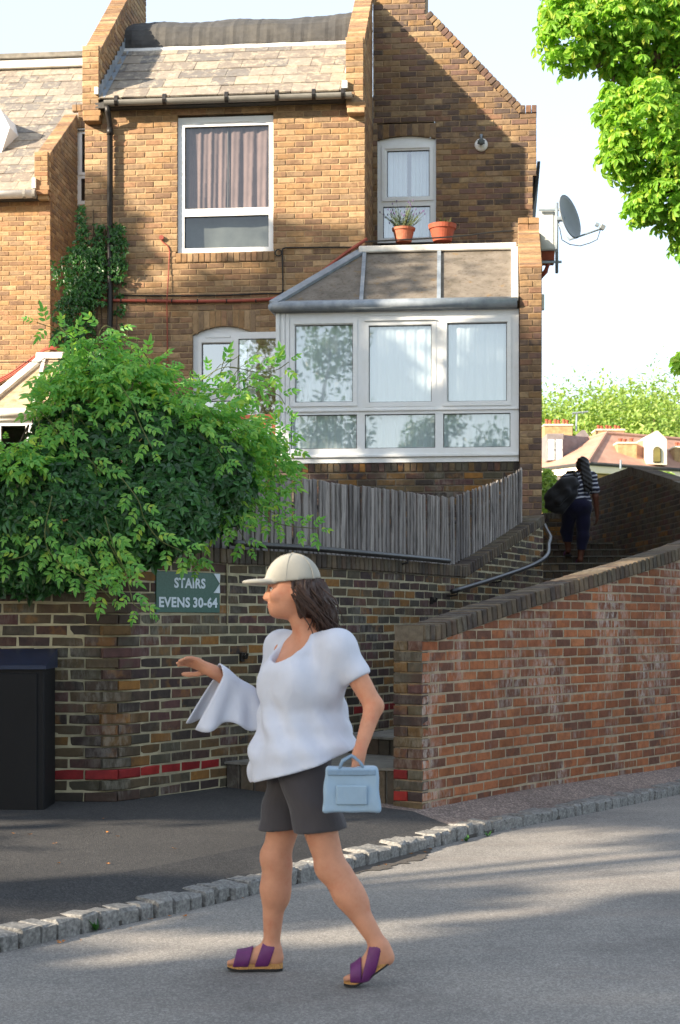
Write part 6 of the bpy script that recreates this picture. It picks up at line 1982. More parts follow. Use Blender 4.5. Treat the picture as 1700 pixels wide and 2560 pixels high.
# ================================================================== PEOPLE
class Sdf:
    """smooth union of tapered limbs on a grid, meshed as one continuous surface"""
    def __init__(self, lo, hi, h):
        self.lo = np.array(lo, float); self.h = h
        n = np.ceil((np.array(hi) - self.lo) / h).astype(int) + 1
        self.n = n; self.d = np.full(n, .2, np.float32)
        self.ax = [self.lo[i] + h * np.arange(n[i]) for i in range(3)]
    def region(self, lo, hi):
        a = np.clip(np.floor((np.array(lo) - self.lo) / self.h).astype(int), 0, self.n - 1); b = np.clip(np.ceil((np.array(hi) - self.lo) / self.h).astype(int) + 1, 1, self.n)
        sl = tuple(slice(int(p), int(q)) for p, q in zip(a, b))
        X, Y, Z = np.meshgrid(self.ax[0][sl[0]], self.ax[1][sl[1]], self.ax[2][sl[2]], indexing='ij')
        return sl, X, Y, Z
    def join(self, sl, e, k):
        d = self.d[sl]; k = max(k, 1e-5); h = np.clip(.5 + .5 * (e - d) / k, 0, 1)
        self.d[sl] = e * (1 - h) + d * h - k * h * (1 - h)
    def cap(self, a, b, ra, rb, k=.03):
        a, b = np.array(a, float), np.array(b, float); m = max(ra, rb) + .1
        sl, X, Y, Z = self.region(np.minimum(a, b) - m, np.maximum(a, b) + m)
        ba = b - a; t = np.clip(((X - a[0]) * ba[0] + (Y - a[1]) * ba[1] + (Z - a[2]) * ba[2]) / max(1e-9, ba @ ba), 0, 1)
        e = np.sqrt((X - a[0] - ba[0] * t) ** 2 + (Y - a[1] - ba[1] * t) ** 2 + (Z - a[2] - ba[2] * t) ** 2) - (ra + (rb - ra) * t)
        self.join(sl, e, k); return self
    def _ell(self, c, r, rz):
        c = np.array(c, float); m = max(r) + .1; sl, X, Y, Z = self.region(c - m, c + m)
        x, y, z = X - c[0], Y - c[1], Z - c[2]; co, si = math.cos(rz), math.sin(rz)
        x, y = co * x + si * y, -si * x + co * y
        q = np.sqrt((x / r[0]) ** 2 + (y / r[1]) ** 2 + (z / r[2]) ** 2); g = np.sqrt((x / r[0] ** 2) ** 2 + (y / r[1] ** 2) ** 2 + (z / r[2] ** 2) ** 2)
        return sl, np.where(g > 1e-6, q * (q - 1) / np.maximum(g, 1e-6), -min(r))
    def ell(self, c, r, rz=0.0, k=.03):
        sl, e = self._ell(c, r, rz); self.join(sl, e, k); return self
    def carve(self, c, r, rz=0.0, k=.01):
        sl, e = self._ell(c, r, rz); d = self.d[sl]; e = -e; h = np.clip(.5 - .5 * (e - d) / k, 0, 1); self.d[sl] = e * (1 - h) + d * h + k * h * (1 - h); return self
    def cut(self, fn):
        X, Y, Z = np.meshgrid(*self.ax, indexing='ij'); self.d = np.maximum(self.d, fn(X, Y, Z)).astype(np.float32); return self
    def warp(self, fn):
        X, Y, Z = np.meshgrid(*self.ax, indexing='ij'); self.d = (self.d + fn(X, Y, Z)).astype(np.float32); return self
    def mesh(self, name):
        d = self.d; nx, ny, nz_ = d.shape; ins = d < 0
        cnt = np.zeros((nx - 1, ny - 1, nz_ - 1), np.float32); acc = np.zeros((3, nx - 1, ny - 1, nz_ - 1), np.float32)
        C = [(i, j, k) for i in (0, 1) for j in (0, 1) for k in (0, 1)]
        sh = lambda A, c: A[c[0]:c[0] + nx - 1, c[1]:c[1] + ny - 1, c[2]:c[2] + nz_ - 1]
        for a in C:
            for ax in range(3):
                if a[ax]: continue
                b = list(a); b[ax] = 1; b = tuple(b); da, db = sh(d, a), sh(d, b); x = (da < 0) != (db < 0)
                t = np.where(x, da / np.where(x, da - db, 1), 0)
                cnt += x
                for q in range(3): acc[q] += x * (a[q] + (t if q == ax else 0))
        act = cnt > 0; idx = -np.ones(act.shape, int); idx[act] = np.arange(act.sum())
        I = np.argwhere(act); V = self.lo + self.h * (I + (acc[:, act] / cnt[act]).T)
        Q = []
        for ax in range(3):
            o1, o2 = (ax + 1) % 3, (ax + 2) % 3
            s0 = [slice(None)] * 3; s1 = [slice(None)] * 3; s0[ax] = slice(0, -1); s1[ax] = slice(1, None)
            A, B = ins[tuple(s0)], ins[tuple(s1)]; E = np.argwhere(A != B)
            ok = (E[:, o1] > 0) & (E[:, o2] > 0) & (E[:, o1] < d.shape[o1] - 1) & (E[:, o2] < d.shape[o2] - 1); E = E[ok]
            if not len(E): continue
            fl = A[tuple(E.T)]
            def cell(p, q): c = E.copy(); c[:, o1] -= p; c[:, o2] -= q; return idx[tuple(c.T)]
            quad = np.stack([cell(1, 1), cell(0, 1), cell(0, 0), cell(1, 0)], 1); quad[~fl] = quad[~fl][:, ::-1]; Q.append(quad)
        Q = np.vstack(Q); Q = Q[(Q >= 0).all(1)]
        me = bpy.data.meshes.new(name); me.from_pydata(V.tolist(), [], Q.tolist()); me.polygons.foreach_set('use_smooth', [True] * len(me.polygons)); me.update(); return me
    def build(self, name, mat, parent): return link(name, self.mesh(name), mat, parent)

def skinmat(name, col):
    m, nt, b = new_mat(name); pos = worldpos(nt)
    r = ramp(nt, [(.28, (col[0] * .92, col[1] * .72, col[2] * .68, 1)), (.5, col), (.74, tuple(min(1, c * 1.16) for c in col[:3]) + (1,))]); nt.links.new(noise(nt, 11, 7, pos, .7), r.inputs[0]); nt.links.new(r.outputs[0], b.inputs['Base Color'])
    b.inputs['Roughness'].default_value = .6; b.inputs['Specular IOR Level'].default_value = .3; b.inputs['Subsurface Weight'].default_value = .12; b.inputs['Subsurface Radius'].default_value = (.01, .004, .002); b.inputs['Subsurface Scale'].default_value = .6
    bumpn(nt, b, noise(nt, 300, 3, pos), .1, .002); return m
def clothmat(name, col, rough=.9, wr=.5, sc=9):
    m, nt, b = new_mat(name); pos = worldpos(nt)
    r = ramp(nt, [(.3, tuple(c * .9 for c in col[:3]) + (1,)), (.7, col)]); nt.links.new(noise(nt, 6, 3, pos), r.inputs[0]); nt.links.new(r.outputs[0], b.inputs['Base Color']); b.inputs['Roughness'].default_value = rough; b.inputs['Specular IOR Level'].default_value = .2
    try: b.inputs['Sheen Weight'].default_value = .15
    except Exception: pass
    mp = nd(nt, 'ShaderNodeMapping'); mp.inputs['Rotation'].default_value = (.3, .5, .2); mp.inputs['Scale'].default_value = (1, 1, .45); nt.links.new(pos, mp.inputs[0])
    h = math_node(nt, 'ADD', noise(nt, sc, 3, mp.outputs[0], .5), math_node(nt, 'MULTIPLY', noise(nt, 600, 2, pos), .03))
    bumpn(nt, b, h, wr, .03); return m
MT['skin'] = skinmat('fair_tanned_skin', rgb(190, 136, 108)); MT['skin2'] = skinmat('dark_brown_skin', rgb(104, 66, 50))
MT['wshirt'] = clothmat('white_cotton', rgb(200, 205, 218), .9, .6, 9); MT['shorts'] = clothmat('charcoal_navy_cotton', rgb(70, 67, 70), .9, .4, 12); MT['capc'] = clothmat('stone_cotton', rgb(166, 163, 152), .9, .15, 20)
MT['hair'] = plain('dark_brown_hair', rgb(58, 38, 28), .5, .4, 60, .6, 90, spec=.5); MT['hair2'] = plain('black_braided_hair', rgb(20, 17, 16), .5, .4, 50, .8, 70)
MT['purple'] = plain('purple_strap_leather', rgb(96, 40, 94), .5, .15, 30); MT['cork'] = plain('cork_footbed', rgb(178, 132, 80), .9, .35, 160, .6, 200); MT['rubber'] = plain('black_rubber_sole', rgb(34, 32, 32), .8, .1)
MT['bluebag'] = clothmat('pale_blue_canvas', rgb(146, 170, 190), .85, .35, 12); MT['bluestrap'] = clothmat('grey_blue_webbing', rgb(126, 150, 172), .85, .3, 30); MT['eye'] = plain('eye_white', rgb(220, 216, 210), .2, .05); MT['iris'] = plain('dark_iris', rgb(40, 28, 20), .2, .05); MT['lips'] = plain('lip_red', rgb(176, 92, 86), .45, .1)
MT['nail'] = plain('red_nail_varnish', rgb(190, 50, 60), .3, .05)

def hand(S, wrist, dirv, palm_n, size=1.0, curl=.5, thumb_side=1):
    """palm plus five separate fingers; palm_n points out of the palm, fingers curl towards it"""
    d = Vector(dirv).normalized(); n = Vector(palm_n); n = (n - d * n.dot(d)).normalized(); s = d.cross(n) * thumb_side
    w = Vector(wrist); pc = w + d * .05 * size
    S.cap(w, w + d * .025 * size, .022 * size, .024 * size, .02)
    for q in (-.022, -.007, .008, .022): S.cap(w + d * .02 * size + s * q * .6 * size, w + d * .078 * size + s * q * size, .014 * size, .0125 * size, .012)
    for q, L in ((.027, .068), (.009, .078), (-.009, .073), (-.026, .058)):
        p = w + d * .082 * size + s * q * size; dd = d.copy(); r = .0088 * size
        for seg in (.45, .32, .23):
            dd = (dd + n * curl * (.7 if seg > .4 else 1.0)).normalized(); e = p + dd * L * seg * size; S.cap(p, e, r, r * .93, .004); p = e; r *= .93
    p = w + d * .025 * size + s * .024 * size; dd = (d * .75 + s * .75 + n * .25).normalized()
    for L in (.038, .034, .026):
        e = p + dd * L * size; S.cap(p, e, .0115 * size, .0095 * size, .006); p = e; dd = (dd + d * .35 + n * .3 * curl - s * .15).normalized()

# ---------------------------------------------------------------- woman walking past
B = Vector((-.15, 6.53, 0))
wom = empty('person', B); tag(wom, 'person walking in pale cap, loose white top, dark shorts and purple sandals', 'person')
sR, sL = (-.10, .13, 1.35), (.15, -.13, 1.355)
S = Sdf((-.62, -.42, -.02), (.5, .36, 1.76), .0062)
hipR, kneeR, ankR = (-.025, .085, .86), (-.115, .10, .475), (-.135, .125, .10)
hipL, kneeL, ankL = (.0, -.085, .86), (.115, -.11, .465), (.305, -.165, .165)
for hp, kn, an_ in ((hipR, kneeR, ankR), (hipL, kneeL, ankL)):
    hp, kn, an_ = Vector(hp), Vector(kn), Vector(an_)
    S.cap(hp, kn, .088, .056, .03); S.cap(kn, kn.lerp(an_, .35), .054, .056, .03)
    back_ = Vector((.018, 0, .0)); S.cap(kn.lerp(an_, .12) + back_, kn.lerp(an_, .45) + back_, .045, .045, .04); S.cap(kn.lerp(an_, .35), an_, .052, .032, .03)
    S.ell(kn + Vector((-.018, 0, .005)), (.042, .042, .05), 0, .03)
# feet
S.cap((-.125, .125, .075), (-.115, .125, .055), .033, .03, .02); S.cap((-.14, .125, .09), (-.24, .122, .052), .036, .025, .03); S.cap((-.13, .125, .052), (-.255, .122, .047), .028, .026, .03)
for q, L in ((-.026, .052), (-.012, .054), (.002, .048), (.015, .042), (.026, .034)): S.cap((-.255, .122 + q, .046), (-.255 - L, .122 + q * 1.15, .04), .0125 if q < -.02 else .009, .0115 if q < -.02 else .0075, .006)
S.cap((.315, -.165, .15), (.335, -.165, .115), .032, .03, .02); S.cap((.305, -.165, .15), (.235, -.165, .065), .036, .026, .03); S.cap((.325, -.165, .12), (.225, -.165, .052), .028, .026, .03)
for q, L in ((-.026, .052), (-.012, .054), (.002, .048), (.015, .042), (.026, .034)): S.cap((.225, -.165 + q, .05), (.225 - L, -.165 + q * 1.15, .037), .0125 if q < -.02 else .009, .0115 if q < -.02 else .0075, .006)
# trunk
S.ell((-.01, 0, .92), (.118, .155, .12), 0, .05); S.cap((-.01, 0, .98), (-.005, 0, 1.12), .115, .108, .06); S.ell((.0, 0, 1.22), (.11, .15, .14), -.72, .06)
S.cap(Vector(sR).lerp(Vector(sL), .18) + Vector((0, 0, -.04)), Vector(sR).lerp(Vector(sL), .82) + Vector((0, 0, -.04)), .075, .075, .05); S.cap(sR, sL, .05, .05, .05)
fw = Vector((-.72, -.69, 0)); sd_ = Vector((.69, -.72, 0))
for q in (-1, 1): S.ell(Vector((.01, 0, 1.20)) + fw * .09 + sd_ * .07 * q, (.062, .062, .062), 0, .04)
# neck and head, turned towards the way she walks
S.cap((.025, -.005, 1.385), (-.02, -.008, 1.50), .055, .05, .035)
hc = Vector((-.045, -.01, 1.585))
S.ell(hc, (.098, .077, .108), .08, .02); S.ell((-.085, -.014, 1.515), (.055, .052, .052), .08, .03); S.ell((-.112, -.016, 1.492), (.024, .026, .02), 0, .02)
S.cap((-.134, -.018, 1.585), (-.152, -.02, 1.55), .008, .0125, .012); S.ell((-.143, -.02, 1.546), (.012, .017, .009), 0, .008)
for q in (-1, 1): S.carve((-.139, -.017 + q * .031, 1.583), (.016, .018, .012), 0, .012); S.ell((-.133, -.017 + q * .032, 1.60), (.012, .022, .007), 0, .01); S.ell((-.112, -.016 + q * .045, 1.555), (.022, .018, .02), 0, .02)
S.ell((-.134, -.018, 1.522), (.011, .021, .006), 0, .006); S.ell((-.132, -.018, 1.512), (.011, .018, .006), 0, .006)
for q in (-1, 1): S.ell((-.03, -.01 + q * .08, 1.565), (.018, .009, .03), 0, .006)
# arms
elR, wrR = (-.165, .185, 1.09), (-.375, .10, 1.245); elL, wrL = (.285, -.165, 1.115), (.225, -.255, .935)
S.cap(sR, elR, .05, .037, .03); S.cap(elR, wrR, .037, .024, .02); S.cap(sL, elL, .05, .037, .03); S.cap(elL, wrL, .037, .024, .02)
hand(S, wrR, (-.85, -.1, .42), (.1, -.55, -.8), 1.0, .38, -1); hand(S, wrL, (-.15, -.25, -.95), (-.75, .55, .1), 1.0, .75, 1)
S.build('body', MT['skin'], wom)
for q in (-1, 1):
    m = MB(); m.lathe([(0, -.0115), (.008, -.008), (.0115, 0), (.008, .008), (0, .0115)], n=12); o = m.build('eye', MT['eye'], wom, True); o.location = (-.1235, -.017 + q * .031, 1.583)
    m = MB(); m.lathe([(0, -.004), (.005, 0), (0, .002)], n=10); i_ = m.build('iris', MT['iris'], o, True); i_.rotation_euler = (0, -math.pi / 2, 0); i_.location = (-.0105, 0, 0)
for q in (-1, 1):
    y_ = -.017 + q * .031
    m = MB(); m.tube([(-.134, y_ - q * -.02, 1.601), (-.1425, y_, 1.6065), (-.1425, y_ - q * .016, 1.604)], [.0018, .0034, .0026], 6); m.build('eyebrow', MT['hair'], wom, True)
    m = MB(); m.tube([(-.126, y_ + q * .015, 1.5835), (-.1345, y_ + q * .004, 1.5905), (-.1345, y_ - q * .01, 1.587)], [.0012, .0022, .0014], 6); m.build('eyelash_line', MT['hair'], wom, True)
for zz, w_l in ((1.5235, .019), (1.511, .016)):
    m = MB(); m.lathe([(0, -.005), (.005, 0), (0, .005)], n=10); o = m.build('lip', MT['lips'], wom, True); o.location = (-.1415, -.018, zz); o.scale = (1.0, w_l / .005, .9)
# clothes
T = Sdf((-.36, -.34, .72), (.42, .34, 1.48), .0068)
X, Y, Z = np.meshgrid(*T.ax, indexing='ij')
tab = np.array([[.70, .255, .24, .03], [.85, .24, .232, .02], [.95, .22, .212, .01], [1.05, .185, .172, .0], [1.15, .165, .168, .0], [1.25, .15, .175, .005], [1.33, .125, .17, .015], [1.39, .085, .12, .02], [1.43, .05, .06, .02]])
rx, ry_, cx_ = (np.interp(Z, tab[:, 0], tab[:, i]) for i in (1, 2, 3))
tw = np.interp(Z, [.9, 1.2, 1.4], [0, -.45, -.75]); xr_, yr_ = (X - cx_) * np.cos(tw) + Y * np.sin(tw), -(X - cx_) * np.sin(tw) + Y * np.cos(tw)
th_ = np.arctan2(yr_, xr_)
fold = .009 * np.sin(9 * th_ + 5 * Z + 1.5 * np.sin(7 * Z)) * np.clip((1.28 - Z) * 3, 0, 1) + .007 * np.sin(30 * (Z + .45 * X - .2 * Y) + 2 * np.sin(3 * th_)) * np.clip((1.32 - Z) * 4, 0, 1) + .004 * np.sin(52 * (Z - .5 * X) + 4 * th_)
T.d = ((np.sqrt((xr_ / rx) ** 2 + (yr_ / ry_) ** 2) - 1) * np.minimum(rx, ry_) + fold).astype(np.float32)
T.cap(Vector(sR) + Vector((.01, 0, -.005)), Vector(sR).lerp(Vector(elR), .42), .062, .058, .04); T.cap(Vector(sL) + Vector((-.01, .01, -.005)), Vector(sL).lerp(Vector(elL), .46), .062, .06, .04)
for q in (-1, 1): T.ell(Vector((.01, 0, 1.20)) + fw * .105 + sd_ * .07 * q, (.075, .075, .08), 0, .05)
T.cap(sR, sL, .063, .063, .03); T.cap(Vector(sL) + Vector((-.015, 0, -.02)), (.085, -.09, 1.2), .072, .09, .04); T.cap(Vector(sR) + Vector((.02, 0, -.02)), (-.05, .1, 1.2), .072, .09, .04)
for a, b, t in ((sR, elR, .5), (sL, elL, .55)):           # sleeve ends cut square to the arm
    a, b = Vector(a), Vector(b); dd = (b - a).normalized(); pe = a.lerp(b, t)
    def slv(X, Y, Z):
        ax_ = (X - pe.x) * dd.x + (Y - pe.y) * dd.y + (Z - pe.z) * dd.z
        rr2 = (X - pe.x) ** 2 + (Y - pe.y) ** 2 + (Z - pe.z) ** 2 - ax_ ** 2
        return np.where((rr2 < .068 ** 2) & (ax_ < .09), ax_, -1)
    T.cut(slv)
T.cut(lambda X, Y, Z: (.835 + (X + .095) * .33 + .006 * np.sin(14 * X + 9 * Y)) - Z)
nk = Vector((.01, -.005, 1.42)) + fw * .075
T.carve(nk + fw * .02, (.086, .086, .185), 0, .02); T.carve((.025, -.005, 1.45), (.08, .08, .07), 0, .02)
T.carve(Vector(sR).lerp(Vector(elR), .95), (.05, .05, .05), 0, .01)
T.build('shirt', MT['wshirt'], wom)
H = Sdf((-.3, -.28, .52), (.28, .28, 1.02), .0072)
H.ell((-.01, 0, .92), (.135, .172, .12), 0, .04)
for hp, kn in ((hipR, kneeR), (hipL, kneeL)):
    hp, kn = Vector(hp), Vector(kn); H.cap(hp + Vector((0, 0, .02)), hp.lerp(kn, .72), .108, .102, .03)
H.warp(lambda X, Y, Z: .004 * np.sin(40 * Z + 25 * X)); H.cut(lambda X, Y, Z: .605 + .02 * np.sin(6 * X) - Z); H.cut(lambda X, Y, Z: Z - 1.0); H.build('shorts', MT['shorts'], wom)
K = Sdf((-.3, -.16, 1.5), (.14, .16, 1.78), .006)
K.ell(hc + Vector((.004, 0, .035)), (.113, .093, .108), .08, .01); K.cut(lambda X, Y, Z: 1.617 + (X + .04) * .10 - Z)
K.ell((-.165, -.02, 1.612), (.085, .078, .014), .08, .012); K.carve((-.1, -.016, 1.58), (.09, .07, .03), 0, .006); K.build('cap', MT['capc'], wom)
Hh = Sdf((-.2, -.16, 1.3), (.22, .16, 1.74), .0068)
Hh.ell(hc + Vector((.012, 0, .01)), (.102, .087, .112), .08, .02); Hh.cap((.05, 0, 1.56), (.085, -.005, 1.47), .06, .05, .03); Hh.cap((.085, -.005, 1.47), (.105, -.012, 1.385), .045, .02, .03); Hh.ell((.0, -.055, 1.54), (.05, .045, .075), 0, .03)
Hh.warp(lambda X, Y, Z: .005 * np.sin(34 * np.arctan2(Y + .01, X - .0) + 14 * Z) + .003 * np.sin(90 * X + 160 * Y + 20 * Z)); Hh.cut(lambda X, Y, Z: -(X + .052 - (1.62 - Z) * .22)); Hh.build('hair', MT['hair'], wom)
m = MB(); rh = random.Random(9)
for k in range(170):                                        # loose strands over the hair mass
    a = rh.uniform(-2.3, 2.3); z0 = rh.uniform(1.55, 1.61); x0, y0 = -.035 + .1 * math.cos(a), -.01 + .087 * math.sin(a)
    if x0 < -.05: continue
    e_ = Vector((.045 + rh.gauss(.05, .03), -.008 + .05 * math.sin(a) + rh.gauss(0, .012), rh.uniform(1.36, 1.44))); s_ = Vector((x0, y0, z0))
    m.tube([s_, s_.lerp(e_, .35) + Vector((.03 * math.cos(a) + .012, .03 * math.sin(a), -.004)), s_.lerp(e_, .7) + Vector((.018 + rh.gauss(0, .006), .012 * math.sin(a), 0)), e_ + Vector((rh.gauss(0, .012), rh.gauss(0, .01), 0))], [.003, .0035, .003, .001], 4)
m.build('hair_strands', MT['hair'], wom, True)
m = MB(); cc = hc + Vector((.004, 0, .035))
for k in range(6):                                          # cap seams and button
    a = k * math.pi / 3 + .3; m.tube([cc + Vector((.1145 * math.cos(a) * math.sin(t), .0945 * math.sin(a) * math.sin(t), .1095 * math.cos(t))) for t in [j * 1.5 / 8 for j in range(9)]], .0016, 4)
m.lathe([(.0, .0), (.009, .002), (.006, .006), (0, .007)], c=(cc.x, cc.y, cc.z + .106), n=10); m.build('cap_seams', MT['capc'], wom)
def sandal(heel, toe, lift, name='sandal'):
    """contoured footbed, thin sole and two straps"""
    e = None
    h, t = Vector(heel), Vector(toe); ax = (t - h); L = ax.length; ax.normalize(); sd = Vector((0, 1, 0)); up = ax.cross(sd); up = up if up.z > 0 else -up
    def outline(s): return .034 * (1 - abs(2 * s - .16 - .84) ** 4 * .0) * (np.interp(s, [0, .06, .2, .45, .72, .9, 1.0], [.45, .8, .92, .82, 1.12, 1.0, .35]))
    ss = [i / 22 for i in range(23)]
    def slab(z0, z1, k=1.0):
        m = MB(); top = []
        P1 = [(h + ax * L * s + sd * outline(s) * k) for s in ss]; P2 = [(h + ax * L * s - sd * outline(s) * k) for s in reversed(ss)]; Pn = P1 + P2
        def zed(p): s = (p - h).dot(ax) / L; return lift(s)
        a = [p + Vector((0, 0, zed(p) + z0)) for p in Pn]; b = [p + Vector((0, 0, zed(p) + z1)) for p in Pn]; n = len(Pn)
        m.add(a + b, [(i, (i + 1) % n, n + (i + 1) % n, n + i) for i in range(n)])
        k_ = len(ss)
        for q, o_ in ((0, False), (n, True)):
            for i in range(k_ - 1):
                f_ = (q + i, q + i + 1, q + n - 2 - i, q + n - 1 - i); m.f.append(f_ if o_ else f_[::-1])
        return m
    so = slab(.0, .009, 1.03).build(name, MT['rubber'], wom); slab(.0092, .03).build('footbed', MT['cork'], so)
    return so
flat = lambda s: 0.0
s1_ = sandal((-.088, .125, 0.004), (-.318, .122, .004), lambda s: .006 * max(0, s - .8) * 5)
s2_ = sandal((.352, -.165, .0), (.165, -.165, .0), lambda s: .006 + .092 * max(0, 1 - s / .75) ** 1.15)
def strap(parent, caps_, x0, x1, slope):
    A = Sdf((min(c[0][0] for c in caps_) - .35, caps_[0][0][1] - .08, -.01), (max(c[0][0] for c in caps_) + .1, caps_[0][0][1] + .08, .22), .0045)
    for c in caps_: A.cap(*c, .02)
    A.warp(lambda X, Y, Z: -.007 + 0 * X); A.cut(lambda X, Y, Z: (x0 + slope * Z) - X); A.cut(lambda X, Y, Z: X - (x1 + slope * Z)); A.cut(lambda X, Y, Z: .022 - Z)
    A.build('strap', MT['purple'], parent)
fc = [((-.125, .125, .075), (-.115, .125, .055), .033, .03), ((-.14, .125, .09), (-.24, .122, .052), .037, .027), ((-.13, .125, .05), (-.285, .122, .046), .033, .038)]
strap(s1_, fc, -.30, -.235, .25); strap(s1_, fc, -.212, -.155, .35)
fc = [((.305, -.165, .15), (.235, -.165, .065), .037, .027), ((.325, -.165, .12), (.225, -.165, .05), .033, .034), ((.225, -.165, .05), (.19, -.165, .042), .038, .036)]
strap(s2_, fc, .19, .235, .0); strap(s2_, fc, .225, .275, .25)
# bag in her hand
bg_ = empty('tote_bag', B + Vector((.195, -.305, .715))); tag(bg_, 'pale blue canvas bag hanging from the hand of the walking person', 'bag')
A = Sdf((-.16, -.09, -.02), (.16, .09, .24), .006); X, Y, Z = np.meshgrid(*A.ax, indexing='ij')
qx = np.abs(X) - (.088 + .012 * (1 - Z / .18)); qy = np.abs(Y) - (.022 + .022 * np.clip(1 - Z / .19, 0, 1)); qz = np.abs(Z - .085) - .075
A.d = (np.sqrt(np.maximum(qx, 0) ** 2 + np.maximum(qy, 0) ** 2 + np.maximum(qz, 0) ** 2) + np.minimum(np.maximum(np.maximum(qx, qy), qz), 0) - .012 + .004 * np.sin(38 * X + 30 * Z) * np.sin(25 * Z + 9 * X)).astype(np.float32); A.build('bag_body', MT['bluebag'], bg_)
m = MB()
for yy, sg in ((-.042, -1), (.042, 1)): m.bbox(-.094, .094, yy - .004, yy + .004, .142, .165, .003)
m.build('hem_band', MT['bluestrap'], bg_)
m = MB(); m.bbox(-.06, .06, -.062, -.052, .03, .105, .004); m.build('pocket', MT['bluebag'], bg_)
for yy in (-.03, .03):
    m = MB(); m.tube([(-.05, yy, .16), (-.035, yy * .8, .195), (-.0, yy * .5, .215), (.03, yy * .8, .195), (.05, yy, .16)], .006, 6); m.build('handle', MT['bluestrap'], bg_, True)
# white garment over her forearm
e0, e1 = Vector(elR).lerp(Vector(wrR), .12), Vector(elR).lerp(Vector(wrR), .88); axd = (e1 - e0); sdv = axd.normalized().cross(Vector((0, 0, 1))).normalized()
m = MB(); nu, nv_ = 26, 30
for i in range(nu + 1):
    s = i / nu; c = e0 + axd * s
    for j in range(nv_ + 1):
        t = j / nv_ * 2 - 1; rad = .048 + .004 * math.sin(9 * s)
        hang = (.09 + .12 * s + .02 * math.sin(9 * s)) if t < 0 else (.08 + .1 * s + .02 * math.sin(7 * s + 1))
        if abs(t) < .35: a_ = t / .35 * math.pi / 2; p = c + sdv * rad * math.sin(a_) + Vector((0, 0, rad * math.cos(a_)))
        else:
            q = (abs(t) - .35) / .65; p = c + sdv * (rad + .03 * q + .016 * math.sin(s * 15 + q * 2) * q) * (1 if t > 0 else -1) + Vector((-.075 * q * s * 1.6, 0, -hang * q))
        m.v.append(tuple(p - e0))
for i in range(nu):
    for j in range(nv_): a_ = i * (nv_ + 1) + j; m.f.append((a_, a_ + 1, a_ + nv_ + 2, a_ + nv_ + 1))
o = m.build('draped_garment', MT['wshirt'], None, True, loc=B + e0); tag(o, 'white garment draped over the forearm of the walking person', 'garment')
so_ = o.modifiers.new('thickness', 'SOLIDIFY'); so_.thickness = .006; so_.offset = 0

# ---------------------------------------------------------------- woman climbing the stairs, seen from behind
B2 = Vector((3.38, 22.62, zst[15]))
w2p = empty('person', B2); tag(w2p, 'person climbing the stairs in striped navy top, navy cropped trousers, long dark hair', 'person')
S = Sdf((-.5, -.5, -.03), (.5, .65, 1.7), .0105)
hR, kR, aR = (.06, .02, .80), (.06, .03, .42), (.02, .02, .09); hL, kL, aL = (-.12, .02, .80), (-.14, .24, .50), (-.11, .30, .235)
for hp, kn, an_ in ((hR, kR, aR), (hL, kL, aL)):
    S.cap(hp, kn, .105, .068, .04); S.cap(kn, Vector(kn).lerp(Vector(an_), .4), .062, .06, .03); S.cap(Vector(kn).lerp(Vector(an_), .35), an_, .058, .037, .03)
S.cap((.02, .0, .07), (.02, .16, .045), .035, .034, .03); S.cap((-.11, .28, .215), (-.11, .43, .175), .035, .034, .03)
for q in (-.026, -.012, .002, .016, .028):
    S.cap((.02 + q, .16, .045), (.02 + q, .20, .04), .011, .009, .01); S.cap((-.11 + q, .43, .175), (-.11 + q, .47, .17), .011, .009, .01)
S.ell((-.03, .0, .86), (.19, .15, .15), 0, .06); S.cap((-.02, .02, .95), (.0, .05, 1.1), .145, .14, .06); S.ell((.01, .08, 1.17), (.18, .12, .17), 0, .06)
s2R, s2L = (.19, .09, 1.245), (-.16, .09, 1.225); S.cap(s2R, s2L, .062, .062, .05); S.cap((.03, .1, 1.27), (.06, .13, 1.36), .06, .055, .04); S.ell((.07, .14, 1.415), (.08, .1, .115), 0, .02); S.ell((.07, .215, 1.39), (.05, .04, .05), 0, .02); S.cap((.07, .235, 1.42), (.07, .25, 1.395), .01, .014, .01)
for q in (-1, 1): S.ell((.07 + q * .082, .14, 1.41), (.012, .02, .03), 0, .006); S.carve((.07 + q * .032, .232, 1.43), (.016, .014, .01), 0, .01)
e2R, r2R = (.24, .06, .97), (.27, .10, .72); S.cap(s2R, e2R, .058, .044, .03); S.cap(e2R, r2R, .044, .028, .02); hand(S, r2R, (.05, .05, -1), (-.9, .2, 0), 1.05, .6, 1)
e2L, r2L = (-.2, .2, .98), (-.16, .3, 1.15); S.cap(s2L, e2L, .058, .044, .03); S.cap(e2L, r2L, .044, .028, .02); hand(S, r2L, (.5, .3, .6), (.6, -.6, 0), 1.05, .7, -1)
S.build('body', MT['skin2'], w2p)
def stripes():
    m, nt, b = new_mat('navy_white_striped_jersey'); pos = worldpos(nt); sp = nd(nt, 'ShaderNodeSeparateXYZ'); nt.links.new(pos, sp.inputs[0])
    z = math_node(nt, 'ADD', math_node(nt, 'MULTIPLY', sp.outputs[2], 16.5), math_node(nt, 'MULTIPLY', noise(nt, 5, 2, pos), 1.1)); z = math_node(nt, 'ADD', z, math_node(nt, 'MULTIPLY', sp.outputs[0], -2.5)); fr = math_node(nt, 'FRACT', z)
    r = ramp(nt, [(0, rgb(30, 32, 52)), (.66, rgb(188, 190, 200))], 'CONSTANT'); nt.links.new(fr, r.inputs[0]); nt.links.new(r.outputs[0], b.inputs['Base Color']); b.inputs['Roughness'].default_value = .9; return m
MT['stripe'] = stripes(); MT['navy'] = clothmat('navy_cotton', rgb(30, 30, 56), .9, .4, 12); MT['blackbag'] = clothmat('black_nylon', rgb(34, 34, 37), .6, .4, 10)
T = Sdf((-.36, -.3, .7), (.4, .42, 1.36), .0105)
